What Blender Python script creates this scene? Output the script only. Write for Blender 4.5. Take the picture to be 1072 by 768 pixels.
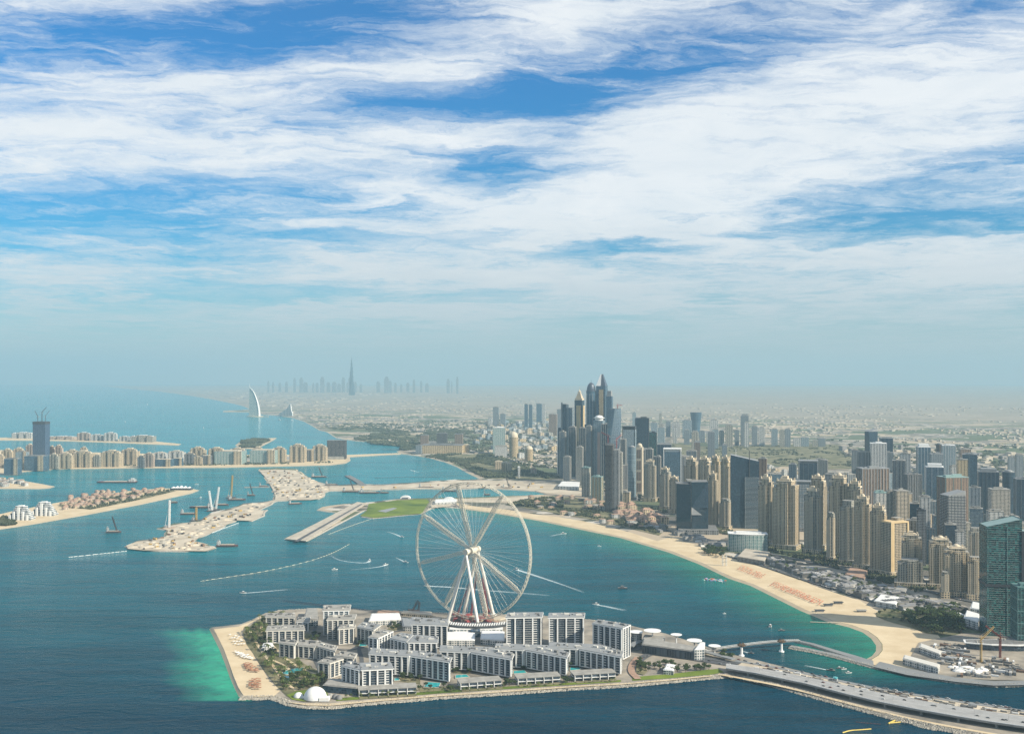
import bpy, math, random
import numpy as np
from mathutils import Vector, Matrix
from mathutils.geometry import tessellate_polygon
random.seed(7)
R = math.radians
F, CX, HZ, H = 1100.0, 536.0, 392.0, 440.0      # focal length and horizon of the view (in units of a 1072 wide picture), eye height in metres
SUN_AZ = 115.5                                    # degrees clockwise from +Y
SUN_EL = 33.0

# ---------------------------------------------------------------- camera, world, sun, exposure
scene = bpy.context.scene
for o in list(bpy.data.objects): bpy.data.objects.remove(o)
col = scene.collection
cam_d = bpy.data.cameras.new('camera'); cam = bpy.data.objects.new('camera', cam_d); col.objects.link(cam)
cam.location = (0, 0, H); cam.rotation_euler = (R(90), 0, 0)
cam_d.sensor_width = 36; cam_d.lens = 36 * F / 1072; cam_d.shift_y = (HZ - 384) / 1072
cam_d.clip_start = 1; cam_d.clip_end = 200000
scene.camera = cam
scene.render.engine = 'CYCLES'
scene.view_settings.view_transform = 'Standard'; scene.view_settings.look = 'None'
scene.view_settings.gamma = 1; scene.view_settings.use_curve_mapping = False
scene.view_settings.exposure = 0.80
cy = scene.cycles
cy.use_denoising = True
try:
    cy.denoiser = 'OPENIMAGEDENOISE'; cy.denoising_input_passes = 'RGB_ALBEDO_NORMAL'; cy.denoising_prefilter = 'NONE'
except Exception: pass
cy.max_bounces = 6; cy.diffuse_bounces = 2; cy.glossy_bounces = 3; cy.volume_bounces = 1; cy.transmission_bounces = 2
cy.caustics_reflective = False; cy.caustics_refractive = False
cy.use_adaptive_sampling = False
cy.sample_clamp_indirect = 4

sun_d = bpy.data.lights.new('sun', 'SUN'); sun = bpy.data.objects.new('sun', sun_d); col.objects.link(sun)
sun_d.energy = 5.0; sun_d.angle = R(0.5); sun_d.color = (1.0, 0.90, 0.74)
az, el = R(SUN_AZ), R(SUN_EL)
sdir = Vector((math.sin(az) * math.cos(el), math.cos(az) * math.cos(el), math.sin(el)))
sun.rotation_euler = sdir.to_track_quat('Z', 'Y').to_euler()
sun.location = (2000, -1000, 3000)

world = bpy.data.worlds.new('World'); scene.world = world; world.use_nodes = True
nt = world.node_tree; N = nt.nodes; L = nt.links
for n in list(N): N.remove(n)
def wn(t, **k):
    n = N.new(t)
    for a, b in k.items(): setattr(n, a, b)
    return n
def wmath(op, a, b=None, c=None, clamp=False):
    n = N.new('ShaderNodeMath'); n.operation = op; n.use_clamp = clamp
    for i, x in enumerate((a, b, c)):
        if x is None: continue
        if isinstance(x, (int, float)): n.inputs[i].default_value = x
        else: L.new(x, n.inputs[i])
    return n.outputs[0]
def wmix(fac, a, b, mode='MIX'):
    n = N.new('ShaderNodeMix'); n.data_type = 'RGBA'; n.blend_type = mode; n.clamp_factor = True
    for s, x in ((n.inputs[0], fac), (n.inputs[6], a), (n.inputs[7], b)):
        if isinstance(x, (int, float)): s.default_value = x
        elif isinstance(x, tuple): s.default_value = x
        else: L.new(x, s)
    return n.outputs[2]
sky = wn('ShaderNodeTexSky', sky_type='NISHITA'); sky.sun_disc = False
sky.sun_elevation = R(SUN_EL); sky.sun_rotation = R(SUN_AZ); sky.altitude = 0; sky.dust_density = 0.6; sky.ozone_density = 2.0; sky.air_density = 1.0
tc = wn('ShaderNodeTexCoord'); sep = wn('ShaderNodeSeparateXYZ'); L.new(tc.outputs['Generated'], sep.inputs[0])
dx, dy, dz = sep.outputs
ay = wmath('MAXIMUM', wmath('ABSOLUTE', dy), 0.05)
u = wmath('DIVIDE', dx, ay); w = wmath('DIVIDE', dz, ay)
wz = wmath('ADD', wmath('MAXIMUM', w, 0.0), 0.05)
comb = wn('ShaderNodeCombineXYZ'); L.new(wmath('DIVIDE', u, wz), comb.inputs[0]); L.new(wmath('DIVIDE', 1.0, wz), comb.inputs[1])
P = comb.outputs[0]
tan = wn('ShaderNodeCombineXYZ'); L.new(u, tan.inputs[0]); L.new(w, tan.inputs[1])
T = tan.outputs[0]
def noise(vec, scale, detail, rough, dist=0.0, rot=0.0, sc=(1, 1, 1), loc=(0, 0, 0), lac=2.0):
    m = wn('ShaderNodeMapping'); L.new(vec, m.inputs[0]); m.inputs[2].default_value = (0, 0, R(rot)); m.inputs[3].default_value = sc; m.inputs[1].default_value = loc
    n = wn('ShaderNodeTexNoise'); n.inputs['Scale'].default_value = scale; n.inputs['Detail'].default_value = detail
    n.inputs['Roughness'].default_value = rough; n.inputs['Distortion'].default_value = dist; n.inputs['Lacunarity'].default_value = lac
    L.new(m.outputs[0], n.inputs['Vector'])
    return n.outputs[0]
# cloud cover: bright banks (positive) and clear gaps (negative), as directions: azimuth and elevation tangents, half extents, tilt
def tb(px, py, ax, ay_, ang, v): return ((px - CX) / F, (HZ - py) / F, ax / F, ay_ / F, ang, v)
cover = [tb(90, 150, 330, 105, 4, .85), tb(400, 165, 230, 75, -4, .7), tb(230, 100, 260, 50, 2, .45), tb(560, 40, 260, 60, 22, .75),
         tb(470, 75, 200, 34, 8, .5), tb(880, 120, 380, 105, 15, 1.0), tb(650, 170, 160, 60, 15, .5), tb(700, 250, 520, 95, 2, .85), tb(440, 240, 240, 60, 4, .5),
         tb(1010, 100, 160, 90, 12, .5), tb(230, 235, 170, 26, 2, .4), tb(960, 14, 130, 26, 22, .6), tb(50, 40, 70, 24, 8, .3), tb(800, 20, 120, 26, 8, .25),
         tb(350, 285, 300, 36, 2, .3), tb(1010, 275, 260, 40, 0, .6), tb(60, 300, 300, 50, 0, .25), tb(720, 296, 560, 44, 0, .8), tb(480, 322, 500, 26, 1, .5),
         tb(110, 42, 260, 46, 3, -1.3), tb(330, 10, 220, 30, 4, -1.1), tb(290, 46, 150, 24, 3, -.9), tb(540, 100, 260, 44, 6, -.85), tb(400, 112, 200, 28, 5, -1.0),
         tb(770, 55, 300, 50, 10, -.7), tb(600, 140, 110, 45, 20, -.4), tb(1040, 6, 110, 34, 20, -.8), tb(525, 180, 130, 44, 8, -1.1), tb(120, 205, 270, 30, 3, -1.3),
         tb(345, 218, 140, 20, 0, -1.0), tb(110, 238, 150, 30, 4, -.8), tb(240, 266, 150, 50, 0, -1.1), tb(945, 236, 250, 36, 6, -1.6), tb(890, 203, 160, 20, 6, -1.3), tb(560, 8, 140, 20, 6, -.5),
         tb(1050, 165, 80, 26, 8, -.6), tb(370, 262, 60, 14, 0, -.4), tb(700, 256, 50, 14, 0, -.5), tb(330, 306, 320, 20, 1, -.7), tb(560, 310, 300, 18, 0, -.7), tb(640, 262, 120, 12, 3, -.7), tb(640, 170, 60, 14, 5, -.5)]
warp = wn('ShaderNodeVectorMath', operation='ADD'); L.new(T, warp.inputs[0])
wnz = wn('ShaderNodeTexNoise'); wnz.inputs['Scale'].default_value = 1.6; wnz.inputs['Detail'].default_value = 7; wnz.inputs['Roughness'].default_value = .62
L.new(P, wnz.inputs['Vector'])
wsub = wn('ShaderNodeVectorMath', operation='SUBTRACT'); L.new(wnz.outputs['Color'], wsub.inputs[0]); wsub.inputs[1].default_value = (.5, .5, .5)
wsc = wn('ShaderNodeVectorMath', operation='MULTIPLY'); L.new(wsub.outputs[0], wsc.inputs[0]); wsc.inputs[1].default_value = (.22, .055, 0)
L.new(wsc.outputs[0], warp.inputs[1])
acc = None
for (bx, bz, ax, ab, ang, v) in cover:
    m = wn('ShaderNodeMapping', vector_type='TEXTURE'); L.new(warp.outputs[0], m.inputs[0])
    m.inputs[1].default_value = (bx, bz, 0); m.inputs[2].default_value = (0, 0, R(ang)); m.inputs[3].default_value = (ax, ab, 1)
    g = wn('ShaderNodeTexGradient', gradient_type='SPHERICAL'); L.new(m.outputs[0], g.inputs[0])
    s = wmath('POWER', g.outputs[1], 0.8)
    acc = wmath('MULTIPLY_ADD', s, v, acc if acc is not None else 0.0)
n1 = noise(P, 1.1, 9, .62, .7, 8, (1, .8, 1))
n2 = noise(P, 2.6, 10, .66, 1.6, -12, (.45, .6, 1), (3, 1, 0))
n3 = noise(warp.outputs[0], 9, 10, .62, 1.1, -17, (.42, 3.4, 1), (1, 5, 0))          # wind-drawn streaks
n4 = noise(warp.outputs[0], 30, 8, .64, 1.6, -22, (.45, 3.4, 1), (2, 3, 0))
nn = wmath('ADD', wmath('MULTIPLY', n1, .35), wmath('ADD', wmath('MULTIPLY', n2, .5), wmath('ADD', wmath('MULTIPLY', n3, 1.35), wmath('MULTIPLY', n4, .55))))   # about 1.375
dens = wmath('ADD', wmath('MULTIPLY_ADD', acc, .52, -.07), wmath('MULTIPLY', wmath('SUBTRACT', nn, 1.375), 2.1))
cl = wn('ShaderNodeMapRange', interpolation_type='SMOOTHSTEP'); L.new(dens, cl.inputs[0])
cl.inputs[1].default_value = -.85; cl.inputs[2].default_value = .72
cloud = wmath('MULTIPLY_ADD', cl.outputs[0], .92, .05)
veil = wn('ShaderNodeMapRange', interpolation_type='SMOOTHSTEP'); L.new(w, veil.inputs[0])
veil.inputs[1].default_value = .0; veil.inputs[2].default_value = .115; veil.inputs[3].default_value = .85; veil.inputs[4].default_value = .0
cloud = wmath('ADD', wmath('MULTIPLY', cloud, wmath('SUBTRACT', 1.0, veil.outputs[0])), wmath('MULTIPLY', veil.outputs[0], .8))
skyt = wmix(1.0, sky.outputs[0], (.42, .98, 1.38, 1), 'MULTIPLY')
gx_ = wn('ShaderNodeMapRange'); L.new(w, gx_.inputs[0]); gx_.inputs[1].default_value = .06; gx_.inputs[2].default_value = .30
skyt = wmix(gx_.outputs[0], wmix(1.0, sky.outputs[0], (.36, .91, 1.18, 1), 'MULTIPLY'), skyt)
hs = wn('ShaderNodeHueSaturation'); L.new(skyt, hs.inputs['Color']); hs.inputs['Saturation'].default_value = 1.15; hs.inputs['Value'].default_value = .98
shade = noise(P, 2.2, 8, .62, .6, 5, (1, .6, 1), (7, 2, 0))
ccol = wmix(shade, (7.0, 7.9, 8.7, 1), (10.6, 10.6, 10.5, 1))
lowf = wn('ShaderNodeMapRange'); L.new(w, lowf.inputs[0]); lowf.inputs[1].default_value = .02; lowf.inputs[2].default_value = .16
ccol = wmix(lowf.outputs[0], (5.9, 6.5, 6.9, 1), ccol)
skyc = wmix(cloud, hs.outputs[0], ccol)
bg = wn('ShaderNodeBackground'); L.new(skyc, bg.inputs[0]); bg.inputs[1].default_value = 0.058
outw = wn('ShaderNodeOutputWorld'); L.new(bg.outputs[0], outw.inputs[0])
world.cycles.sampling_method = 'MANUAL'; world.cycles.sample_map_resolution = 512

# ---------------------------------------------------------------- helpers
def at(px, py, z=0.0):
    D = F * (H - z) / (py - HZ)
    return Vector(((px - CX) / F * D, D, z))
def dist(py, z=0.0): return F * (H - z) / (py - HZ)
def zof(py, D): return H - (py - HZ) * D / F
def xof(px, D): return (px - CX) / F * D

class MB:
    def __init__(s): s.v = []; s.f = []; s.uv = []; s.m = []
    def face(s, pts, uvs=None, m=0):
        b = len(s.v); s.v.extend([tuple(p) for p in pts]); s.f.append(tuple(range(b, b + len(pts)))); s.m.append(m)
        s.uv.extend(uvs if uvs else [(p[0] * .1, p[1] * .1) for p in pts])
    def prism(s, poly, z0, z1, m=0, mt=None, bay=4.0, fh=3.6, top=True, bottom=False, poly1=None):
        """poly counter-clockwise seen from above; sides carry UVs counted in window bays and floors"""
        p1 = poly1 or poly; n = len(poly)
        for i in range(n):
            a, b = poly[i], poly[(i + 1) % n]; c, d = p1[(i + 1) % n], p1[i]
            ln = math.hypot(b[0] - a[0], b[1] - a[1]); k = max(1, round(ln / bay))
            s.face([(a[0], a[1], z0), (b[0], b[1], z0), (c[0], c[1], z1), (d[0], d[1], z1)],
                   [(0, z0 / fh), (k, z0 / fh), (k, z1 / fh), (0, z1 / fh)], m)
        if mt is None: mt = m
        if top: s.cap(p1, z1, mt)
        if bottom: s.cap(poly, z0, mt, True)
    def cap(s, poly, z, m=0, flip=False):
        if len(poly) <= 4:
            pts = [(p[0], p[1], z) for p in poly]
            if flip: pts.reverse()
            s.face(pts, None, m); return
        tris = tessellate_polygon([[Vector((p[0], p[1], 0)) for p in poly]])
        for t in tris:
            q = [poly[i] for i in t]
            ar = (q[1][0] - q[0][0]) * (q[2][1] - q[0][1]) - (q[2][0] - q[0][0]) * (q[1][1] - q[0][1])
            if (ar < 0) != flip: q.reverse()
            s.face([(p[0], p[1], z) for p in q], None, m)
    def box(s, x0, x1, y0, y1, z0, z1, m=0, mt=None, **k):
        s.prism([(x0, y0), (x1, y0), (x1, y1), (x0, y1)], z0, z1, m, mt, **k)
    def tube(s, p, q, r, n=5, m=0, r2=None, cap=False):
        p, q = Vector(p), Vector(q); d = (q - p)
        if d.length < 1e-6: return
        d.normalize(); a = d.orthogonal().normalized(); b = d.cross(a); r2 = r if r2 is None else r2
        A = [p + (a * math.cos(2 * math.pi * i / n) + b * math.sin(2 * math.pi * i / n)) * r for i in range(n)]
        B = [q + (a * math.cos(2 * math.pi * i / n) + b * math.sin(2 * math.pi * i / n)) * r2 for i in range(n)]
        for i in range(n): s.face([A[i], A[(i + 1) % n], B[(i + 1) % n], B[i]], None, m)
        if cap: s.face(B, None, m); s.face(A[::-1], None, m)
    def dome(s, c, r, hz, n=20, k=6, m=0, full=False):
        rings = []
        a0 = 0 if not full else -math.pi / 2
        for j in range(k + 1):
            t = a0 + (math.pi / 2 - a0) * j / k
            rings.append([(c[0] + r * math.cos(t) * math.cos(2 * math.pi * i / n), c[1] + r * math.cos(t) * math.sin(2 * math.pi * i / n), c[2] + hz * math.sin(t)) for i in range(n)])
        for j in range(k):
            for i in range(n):
                s.face([rings[j][i], rings[j][(i + 1) % n], rings[j + 1][(i + 1) % n], rings[j + 1][i]], None, m)
    def clump(s, c, r, m=0, rz=None, rng=random):
        """one leafy clump: a jittered octahedron with extra faces"""
        rz = rz or r
        n = 5; pts = []
        for i in range(n):
            a = 2 * math.pi * (i + rng.random() * .6) / n; q = r * rng.uniform(.7, 1.15)
            pts.append((c[0] + q * math.cos(a), c[1] + q * math.sin(a), c[2] + rz * rng.uniform(-.25, .3)))
        t = (c[0] + rng.uniform(-.3, .3) * r, c[1] + rng.uniform(-.3, .3) * r, c[2] + rz * rng.uniform(.7, 1.1)); b = (c[0], c[1], c[2] - rz * .8)
        for i in range(n):
            s.face([pts[i], pts[(i + 1) % n], t], None, m); s.face([pts[(i + 1) % n], pts[i], b], None, m)
    def mesh(s, name, mats, smooth=False):
        me = bpy.data.meshes.new(name); me.from_pydata(s.v, [], s.f)
        for x in (mats if isinstance(mats, (list, tuple)) else [mats]): me.materials.append(x)
        me.polygons.foreach_set('material_index', s.m)
        ul = me.uv_layers.new(name='UVMap'); ul.data.foreach_set('uv', [c for q in s.uv for c in q])
        if smooth:
            import bmesh
            bm = bmesh.new(); bm.from_mesh(me); bmesh.ops.remove_doubles(bm, verts=bm.verts, dist=.001)
            for f in bm.faces: f.smooth = True
            bm.to_mesh(me); bm.free()
        me.update(); return me
    def build(s, name, mats, parent=None, smooth=False, loc=None, rz=0):
        o = bpy.data.objects.new(name, s.mesh(name, mats, smooth)); col.objects.link(o)
        if parent: o.parent = parent
        if loc is not None: o.location = loc
        if rz: o.rotation_euler = (0, 0, rz)
        return o
def tag(o, label=None, cat=None, group=None, kind=None):
    if label: o['label'] = label
    if cat: o['category'] = cat
    if group: o['group'] = group
    if kind: o['kind'] = kind
    return o
def thing(name, loc, label, cat, group=None, rz=0):
    o = bpy.data.objects.new(name, None); col.objects.link(o); o.location = loc; o.rotation_euler = (0, 0, rz)
    o.empty_display_size = 5
    return tag(o, label, cat, group)
def clone(o, loc, rz=0, sc=1.0, label=None):
    c = o.copy(); col.objects.link(c); c.location = loc; c.rotation_euler = (0, 0, rz); c.scale = (sc, sc, sc)
    if label: c['label'] = label
    for ch in KIDS.get(o.name, []):
        d = ch.copy(); col.objects.link(d); d.parent = c
    return c
KIDS = {}
def remember(o, kids): KIDS[o.name] = kids; return o
def circle(r, n=16, cx=0, cy=0, ry=None, a0=0): return [(cx + r * math.cos(a0 + 2 * math.pi * i / n), cy + (ry or r) * math.sin(a0 + 2 * math.pi * i / n)) for i in range(n)]
def ccw(poly):
    a = sum(poly[i][0] * poly[(i + 1) % len(poly)][1] - poly[(i + 1) % len(poly)][0] * poly[i][1] for i in range(len(poly)))
    return poly if a > 0 else poly[::-1]
def inside(p, poly):
    c = False; j = len(poly) - 1
    for i in range(len(poly)):
        if (poly[i][1] > p[1]) != (poly[j][1] > p[1]) and p[0] < (poly[j][0] - poly[i][0]) * (p[1] - poly[i][1]) / (poly[j][1] - poly[i][1]) + poly[i][0]: c = not c
        j = i
    return c
def sample(poly, n, rng=random):
    xs = [p[0] for p in poly]; ys = [p[1] for p in poly]; out = []
    t = 0
    while len(out) < n and t < n * 60:
        t += 1
        p = (rng.uniform(min(xs), max(xs)), rng.uniform(min(ys), max(ys)))
        if inside(p, poly): out.append(p)
    return out
def outset(poly, d):
    n = len(poly); out = []
    for i in range(n):
        a, b, c = Vector(poly[i - 1][:2]), Vector(poly[i][:2]), Vector(poly[(i + 1) % n][:2])
        e1 = (b - a).normalized(); e2 = (c - b).normalized(); nn_ = Vector((e1.y + e2.y, -e1.x - e2.x))
        if nn_.length < 1e-3: nn_ = Vector((e1.y, -e1.x))
        nn_.normalize(); dd = d(poly[i]) if callable(d) else d; out.append((b.x + nn_.x * dd, b.y + nn_.y * dd))
    return out
def dense(poly, step):
    out = []
    for i in range(len(poly)):
        a, b = poly[i], poly[(i + 1) % len(poly)]; k = max(1, int(math.hypot(b[0] - a[0], b[1] - a[1]) / step))
        for j in range(k): out.append((a[0] + (b[0] - a[0]) * j / k, a[1] + (b[1] - a[1]) * j / k))
    return out
def smooth_poly(poly, it=1, closed=True):
    for _ in range(it):
        out = []
        n = len(poly)
        for i in range(n if closed else n - 1):
            a, b = poly[i], poly[(i + 1) % n]
            out.append((a[0] * .75 + b[0] * .25, a[1] * .75 + b[1] * .25)); out.append((a[0] * .25 + b[0] * .75, a[1] * .25 + b[1] * .75))
        poly = out if closed else [poly[0]] + out + [poly[-1]]
    return poly

# ---------------------------------------------------------------- materials
def newmat(name):
    m = bpy.data.materials.new(name); m.use_nodes = True
    return m, m.node_tree.nodes, m.node_tree.links, m.node_tree.nodes['Principled BSDF']
def c4(c): return (c[0], c[1], c[2], 1)
KA = .80
def plain(name, c, rough=.7, spec=.3, var=.15, scale=.2, metal=0.0, c2=None, detail=6, bump=0.0, rand=0.0):
    c = [k * KA for k in c]; c2 = [k * KA for k in c2] if c2 else None
    m, n, l, b = newmat(name)
    t = n.new('ShaderNodeTexCoord'); z = n.new('ShaderNodeTexNoise'); z.inputs['Scale'].default_value = scale; z.inputs['Detail'].default_value = detail; z.inputs['Roughness'].default_value = .65
    l.new(t.outputs['Object'], z.inputs['Vector'])
    r = n.new('ShaderNodeMapRange'); l.new(z.outputs[0], r.inputs[0]); r.inputs[1].default_value = .3; r.inputs[2].default_value = .7
    x = n.new('ShaderNodeMix'); x.data_type = 'RGBA'; l.new(r.outputs[0], x.inputs[0])
    x.inputs[6].default_value = c4([k * (1 - var) for k in c]); x.inputs[7].default_value = c4(c2 if c2 else [min(1, k * (1 + var)) for k in c])
    out = x.outputs[2]
    if rand:
        oi = n.new('ShaderNodeObjectInfo'); rr = n.new('ShaderNodeMapRange'); l.new(oi.outputs['Random'], rr.inputs[0]); rr.inputs[3].default_value = 1 - rand; rr.inputs[4].default_value = 1 + rand
        mm = n.new('ShaderNodeVectorMath'); mm.operation = 'SCALE'; l.new(out, mm.inputs[0]); l.new(rr.outputs[0], mm.inputs['Scale']); out = mm.outputs[0]
    l.new(out, b.inputs['Base Color'])
    b.inputs['Roughness'].default_value = rough; b.inputs['Specular IOR Level'].default_value = spec; b.inputs['Metallic'].default_value = metal
    if bump:
        bb = n.new('ShaderNodeBump'); bb.inputs['Strength'].default_value = 1; bb.inputs['Distance'].default_value = bump; l.new(z.outputs[0], bb.inputs['Height']); l.new(bb.outputs[0], b.inputs['Normal'])
    return m
def facade(name, wall, glass, ww=.6, wh=.55, g2=None, rough=.12, spec=1.0, wrough=.6, gmetal=0.0, bandv=None, strips_=True):
    """window bays and floors counted by the UVs: glass cells with their own tint in a wall grid"""
    wall = [k * KA for k in wall]; glass = [k * .7 for k in glass]; g2 = [k * .8 for k in g2] if g2 else None; spec = spec * .6
    m, n, l, b = newmat(name)
    uv = n.new('ShaderNodeUVMap'); s = n.new('ShaderNodeSeparateXYZ'); l.new(uv.outputs[0], s.inputs[0])
    def M(op, a, b_=None, cl_=False):
        q = n.new('ShaderNodeMath'); q.operation = op; q.use_clamp = cl_
        for i, x in enumerate((a, b_)):
            if x is None: continue
            if isinstance(x, (int, float)): q.inputs[i].default_value = x
            else: l.new(x, q.inputs[i])
        return q.outputs[0]
    fu = M('ABSOLUTE', M('SUBTRACT', M('FRACT', s.outputs[0]), .5)); fv = M('ABSOLUTE', M('SUBTRACT', M('FRACT', s.outputs[1]), .5))
    mask = M('MULTIPLY', M('LESS_THAN', fu, ww / 2), M('LESS_THAN', fv, wh / 2))
    ins = M('LESS_THAN', M('FRACT', M('ADD', M('DIVIDE', s.outputs[0], 3.0), .001)), .333)
    strip = M('MULTIPLY', ins, M('MULTIPLY', M('LESS_THAN', fu, .46), M('LESS_THAN', fv, .42)))
    if strips_: mask = M('MAXIMUM', mask, strip)
    if bandv:
        mask = M('MULTIPLY', mask, M('GREATER_THAN', M('FRACT', M('DIVIDE', s.outputs[1], bandv)), 1.0 / bandv))
    cc = n.new('ShaderNodeCombineXYZ'); l.new(M('FLOOR', s.outputs[0]), cc.inputs[0]); l.new(M('FLOOR', s.outputs[1]), cc.inputs[1])
    oi = n.new('ShaderNodeObjectInfo'); l.new(oi.outputs['Random'], cc.inputs[2])
    wn_ = n.new('ShaderNodeTexWhiteNoise'); l.new(cc.outputs[0], wn_.inputs['Vector'])
    g = n.new('ShaderNodeMix'); g.data_type = 'RGBA'; l.new(M('POWER', wn_.outputs[0], 2.0), g.inputs[0]); g.inputs[6].default_value = c4(glass); g.inputs[7].default_value = c4(g2 if g2 else [min(1, x * 2.2 + .02) for x in glass])
    tcx = n.new('ShaderNodeTexCoord'); nz = n.new('ShaderNodeTexNoise'); nz.inputs['Scale'].default_value = .06; nz.inputs['Detail'].default_value = 6; l.new(tcx.outputs['Object'], nz.inputs['Vector'])
    wm = n.new('ShaderNodeMix'); wm.data_type = 'RGBA'; l.new(nz.outputs[0], wm.inputs[0]); wm.inputs[6].default_value = c4([x * .84 for x in wall]); wm.inputs[7].default_value = c4([min(1, x * 1.12) for x in wall])
    x = n.new('ShaderNodeMix'); x.data_type = 'RGBA'; l.new(mask, x.inputs[0]); l.new(wm.outputs[2], x.inputs[6]); l.new(g.outputs[2], x.inputs[7])
    l.new(x.outputs[2], b.inputs['Base Color'])
    rr = n.new('ShaderNodeMapRange'); l.new(mask, rr.inputs[0]); rr.inputs[3].default_value = wrough; rr.inputs[4].default_value = rough; l.new(rr.outputs[0], b.inputs['Roughness'])
    sp = n.new('ShaderNodeMapRange'); l.new(mask, sp.inputs[0]); sp.inputs[3].default_value = .3; sp.inputs[4].default_value = spec; l.new(sp.outputs[0], b.inputs['Specular IOR Level'])
    if gmetal: l.new(M('MULTIPLY', mask, gmetal), b.inputs['Metallic'])
    # recessed glass: a real change of depth in the shading
    bp = n.new('ShaderNodeBump'); bp.invert = True; bp.inputs['Distance'].default_value = .3; bp.inputs['Strength'].default_value = .6; l.new(mask, bp.inputs['Height']); l.new(bp.outputs[0], b.inputs['Normal'])
    return m
M_ = {}
def mk(k, v): M_[k] = v; v.name = k; return v
mk('cream_facade', facade('a', (.70, .57, .38), (.05, .058, .06), .56, .62, (.20, .18, .15)))
mk('gold_facade', facade('a', (.72, .56, .33), (.055, .06, .05), .55, .62, (.18, .15, .11)))
mk('greyish_facade', facade('a', (.54, .51, .42), (.04, .052, .055), .62, .66, (.15, .155, .15)))
mk('white_facade', facade('a', (.72, .71, .67), (.05, .08, .10), .6, .55, (.2, .24, .26)))
mk('dark_glass', facade('a', (.035, .06, .085), (.02, .05, .085), .9, .82, (.06, .12, .17), .08, 1.0, .3, .25))
mk('blue_glass', facade('a', (.11, .17, .22), (.03, .085, .14), .86, .78, (.10, .2, .28), .08, 1.0, .4, .3))
mk('teal_glass', facade('a', (.035, .085, .085), (.004, .04, .045), .9, .70, (.05, .24, .22), .08, 1.0, .4, .2))
mk('pale_glass', facade('a', (.42, .48, .5), (.09, .17, .22), .84, .7, (.22, .32, .38), .1, 1.0, .5, .2))
mk('band_glass', facade('a', (.5, .52, .52), (.03, .08, .12), 1.1, .6, (.06, .14, .2), .08, 1.0, .5, .2))
mk('brown_facade', facade('a', (.42, .30, .21), (.05, .045, .05), .5, 1.1, (.12, .1, .09)))
mk('concrete_shell', facade('a', (.16, .155, .15), (.015, .018, .022), .8, .74, (.09, .08, .07), .7, .2, .8))
mk('pink_facade', facade('a', (.56, .46, .37), (.08, .07, .07), .5, .5, (.2, .15, .13)))
mk('resort_facade', facade('a', (.46, .43, .36), (.02, .028, .03), .76, .68, (.10, .10, .09)))
mk('slat_facade', facade('a', (.30, .31, .31), (.03, .04, .05), .7, .6, (.12, .12, .12)))
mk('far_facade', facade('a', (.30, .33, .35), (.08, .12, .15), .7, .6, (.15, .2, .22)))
mk('roof_grey', plain('a', (.20, .20, .195), .8, .2, .3, .12))
mk('roof_pale', plain('a', (.34, .33, .30), .8, .2, .25, .1))
mk('roof_blue', plain('a', (.29, .30, .30), .55, .3, .12, .06))
mk('off_white', plain('a', (.66, .64, .58), .6, .3, .08, .2))
mk('white_paint', plain('a', (.84, .84, .81), .5, .4, .06, .3))
mk('dark_trim', plain('a', (.05, .055, .06), .5, .4, .2, .5))
mk('shaded_glass', facade('a', (.07, .09, .115), (.012, .03, .05), .8, .7, (.08, .12, .155), .08, 1.0, .3))
mk('balcony_white', facade('a', (.78, .78, .76), (.06, .10, .13), .95, .5, (.16, .2, .22)))
mk('steel_white', plain('a', (.78, .76, .70), .45, .4, .06, .2))
mk('steel_cream', plain('a', (.78, .72, .58), .5, .4, .12, .5))
mk('red_steel', plain('a', (.30, .06, .06), .5, .4, .2, .5))
mk('yellow_steel', plain('a', (.50, .34, .12), .5, .4, .15, .5))
mk('sand', plain('a', (.62, .49, .31), .95, .1, .10, .02, c2=(.72, .60, .41), bump=.3))
mk('wet_sand', plain('a', (.50, .41, .27), .6, .3, .10, .02, c2=(.58, .48, .33)))
mk('work_sand', plain('a', (.52, .44, .33), .95, .1, .25, .012, c2=(.70, .62, .49), detail=12, bump=2))
mk('grass', plain('a', (.10, .19, .035), .95, .1, .4, .008, c2=(.24, .30, .05), detail=10))
mk('park_green', plain('a', (.06, .10, .045), .95, .1, .5, .015, c2=(.34, .30, .18), detail=12))
mk('rock', plain('a', (.42, .39, .33), .95, .1, .4, .25, detail=12, bump=1.5))
mk('asphalt', plain('a', (.10, .105, .11), .8, .3, .2, .05))
mk('deck_grey', plain('a', (.36, .36, .35), .8, .3, .18, .04, detail=10))
mk('road_pale', plain('a', (.24, .25, .25), .8, .3, .12, .03))
mk('paving', plain('a', (.48, .43, .35), .9, .2, .2, .05, c2=(.6, .54, .44)))
mk('island_paving', plain('a', (.20, .19, .17), .9, .2, .35, .02, c2=(.50, .44, .35), detail=12))  # asphalt mix, darkened further to stand in for shadows between the buildings
mk('leaves', plain('a', (.030, .058, .024), .9, .1, .5, .5, c2=(.085, .115, .045), rand=.4))
mk('far_leaves', plain('a', (.045, .068, .038), .95, .05, .4, .01, c2=(.12, .125, .075)))
mk('palm_leaves', plain('a', (.05, .09, .025), .85, .15, .4, .8, c2=(.14, .17, .05), rand=.35))
mk('bark', plain('a', (.16, .11, .07), .95, .1, .2, 2))
mk('pool_water', plain('a', (.04, .42, .44), .1, .6, .12, .1))
mk('coral_cloth', plain('a', (.60, .16, .08), .9, .1, .1, 1, rand=.25))
mk('brown_cloth', plain('a', (.36, .17, .10), .9, .1, .15, .5, rand=.2))
mk('terracotta', plain('a', (.40, .27, .20), .9, .1, .25, .1))
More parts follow.
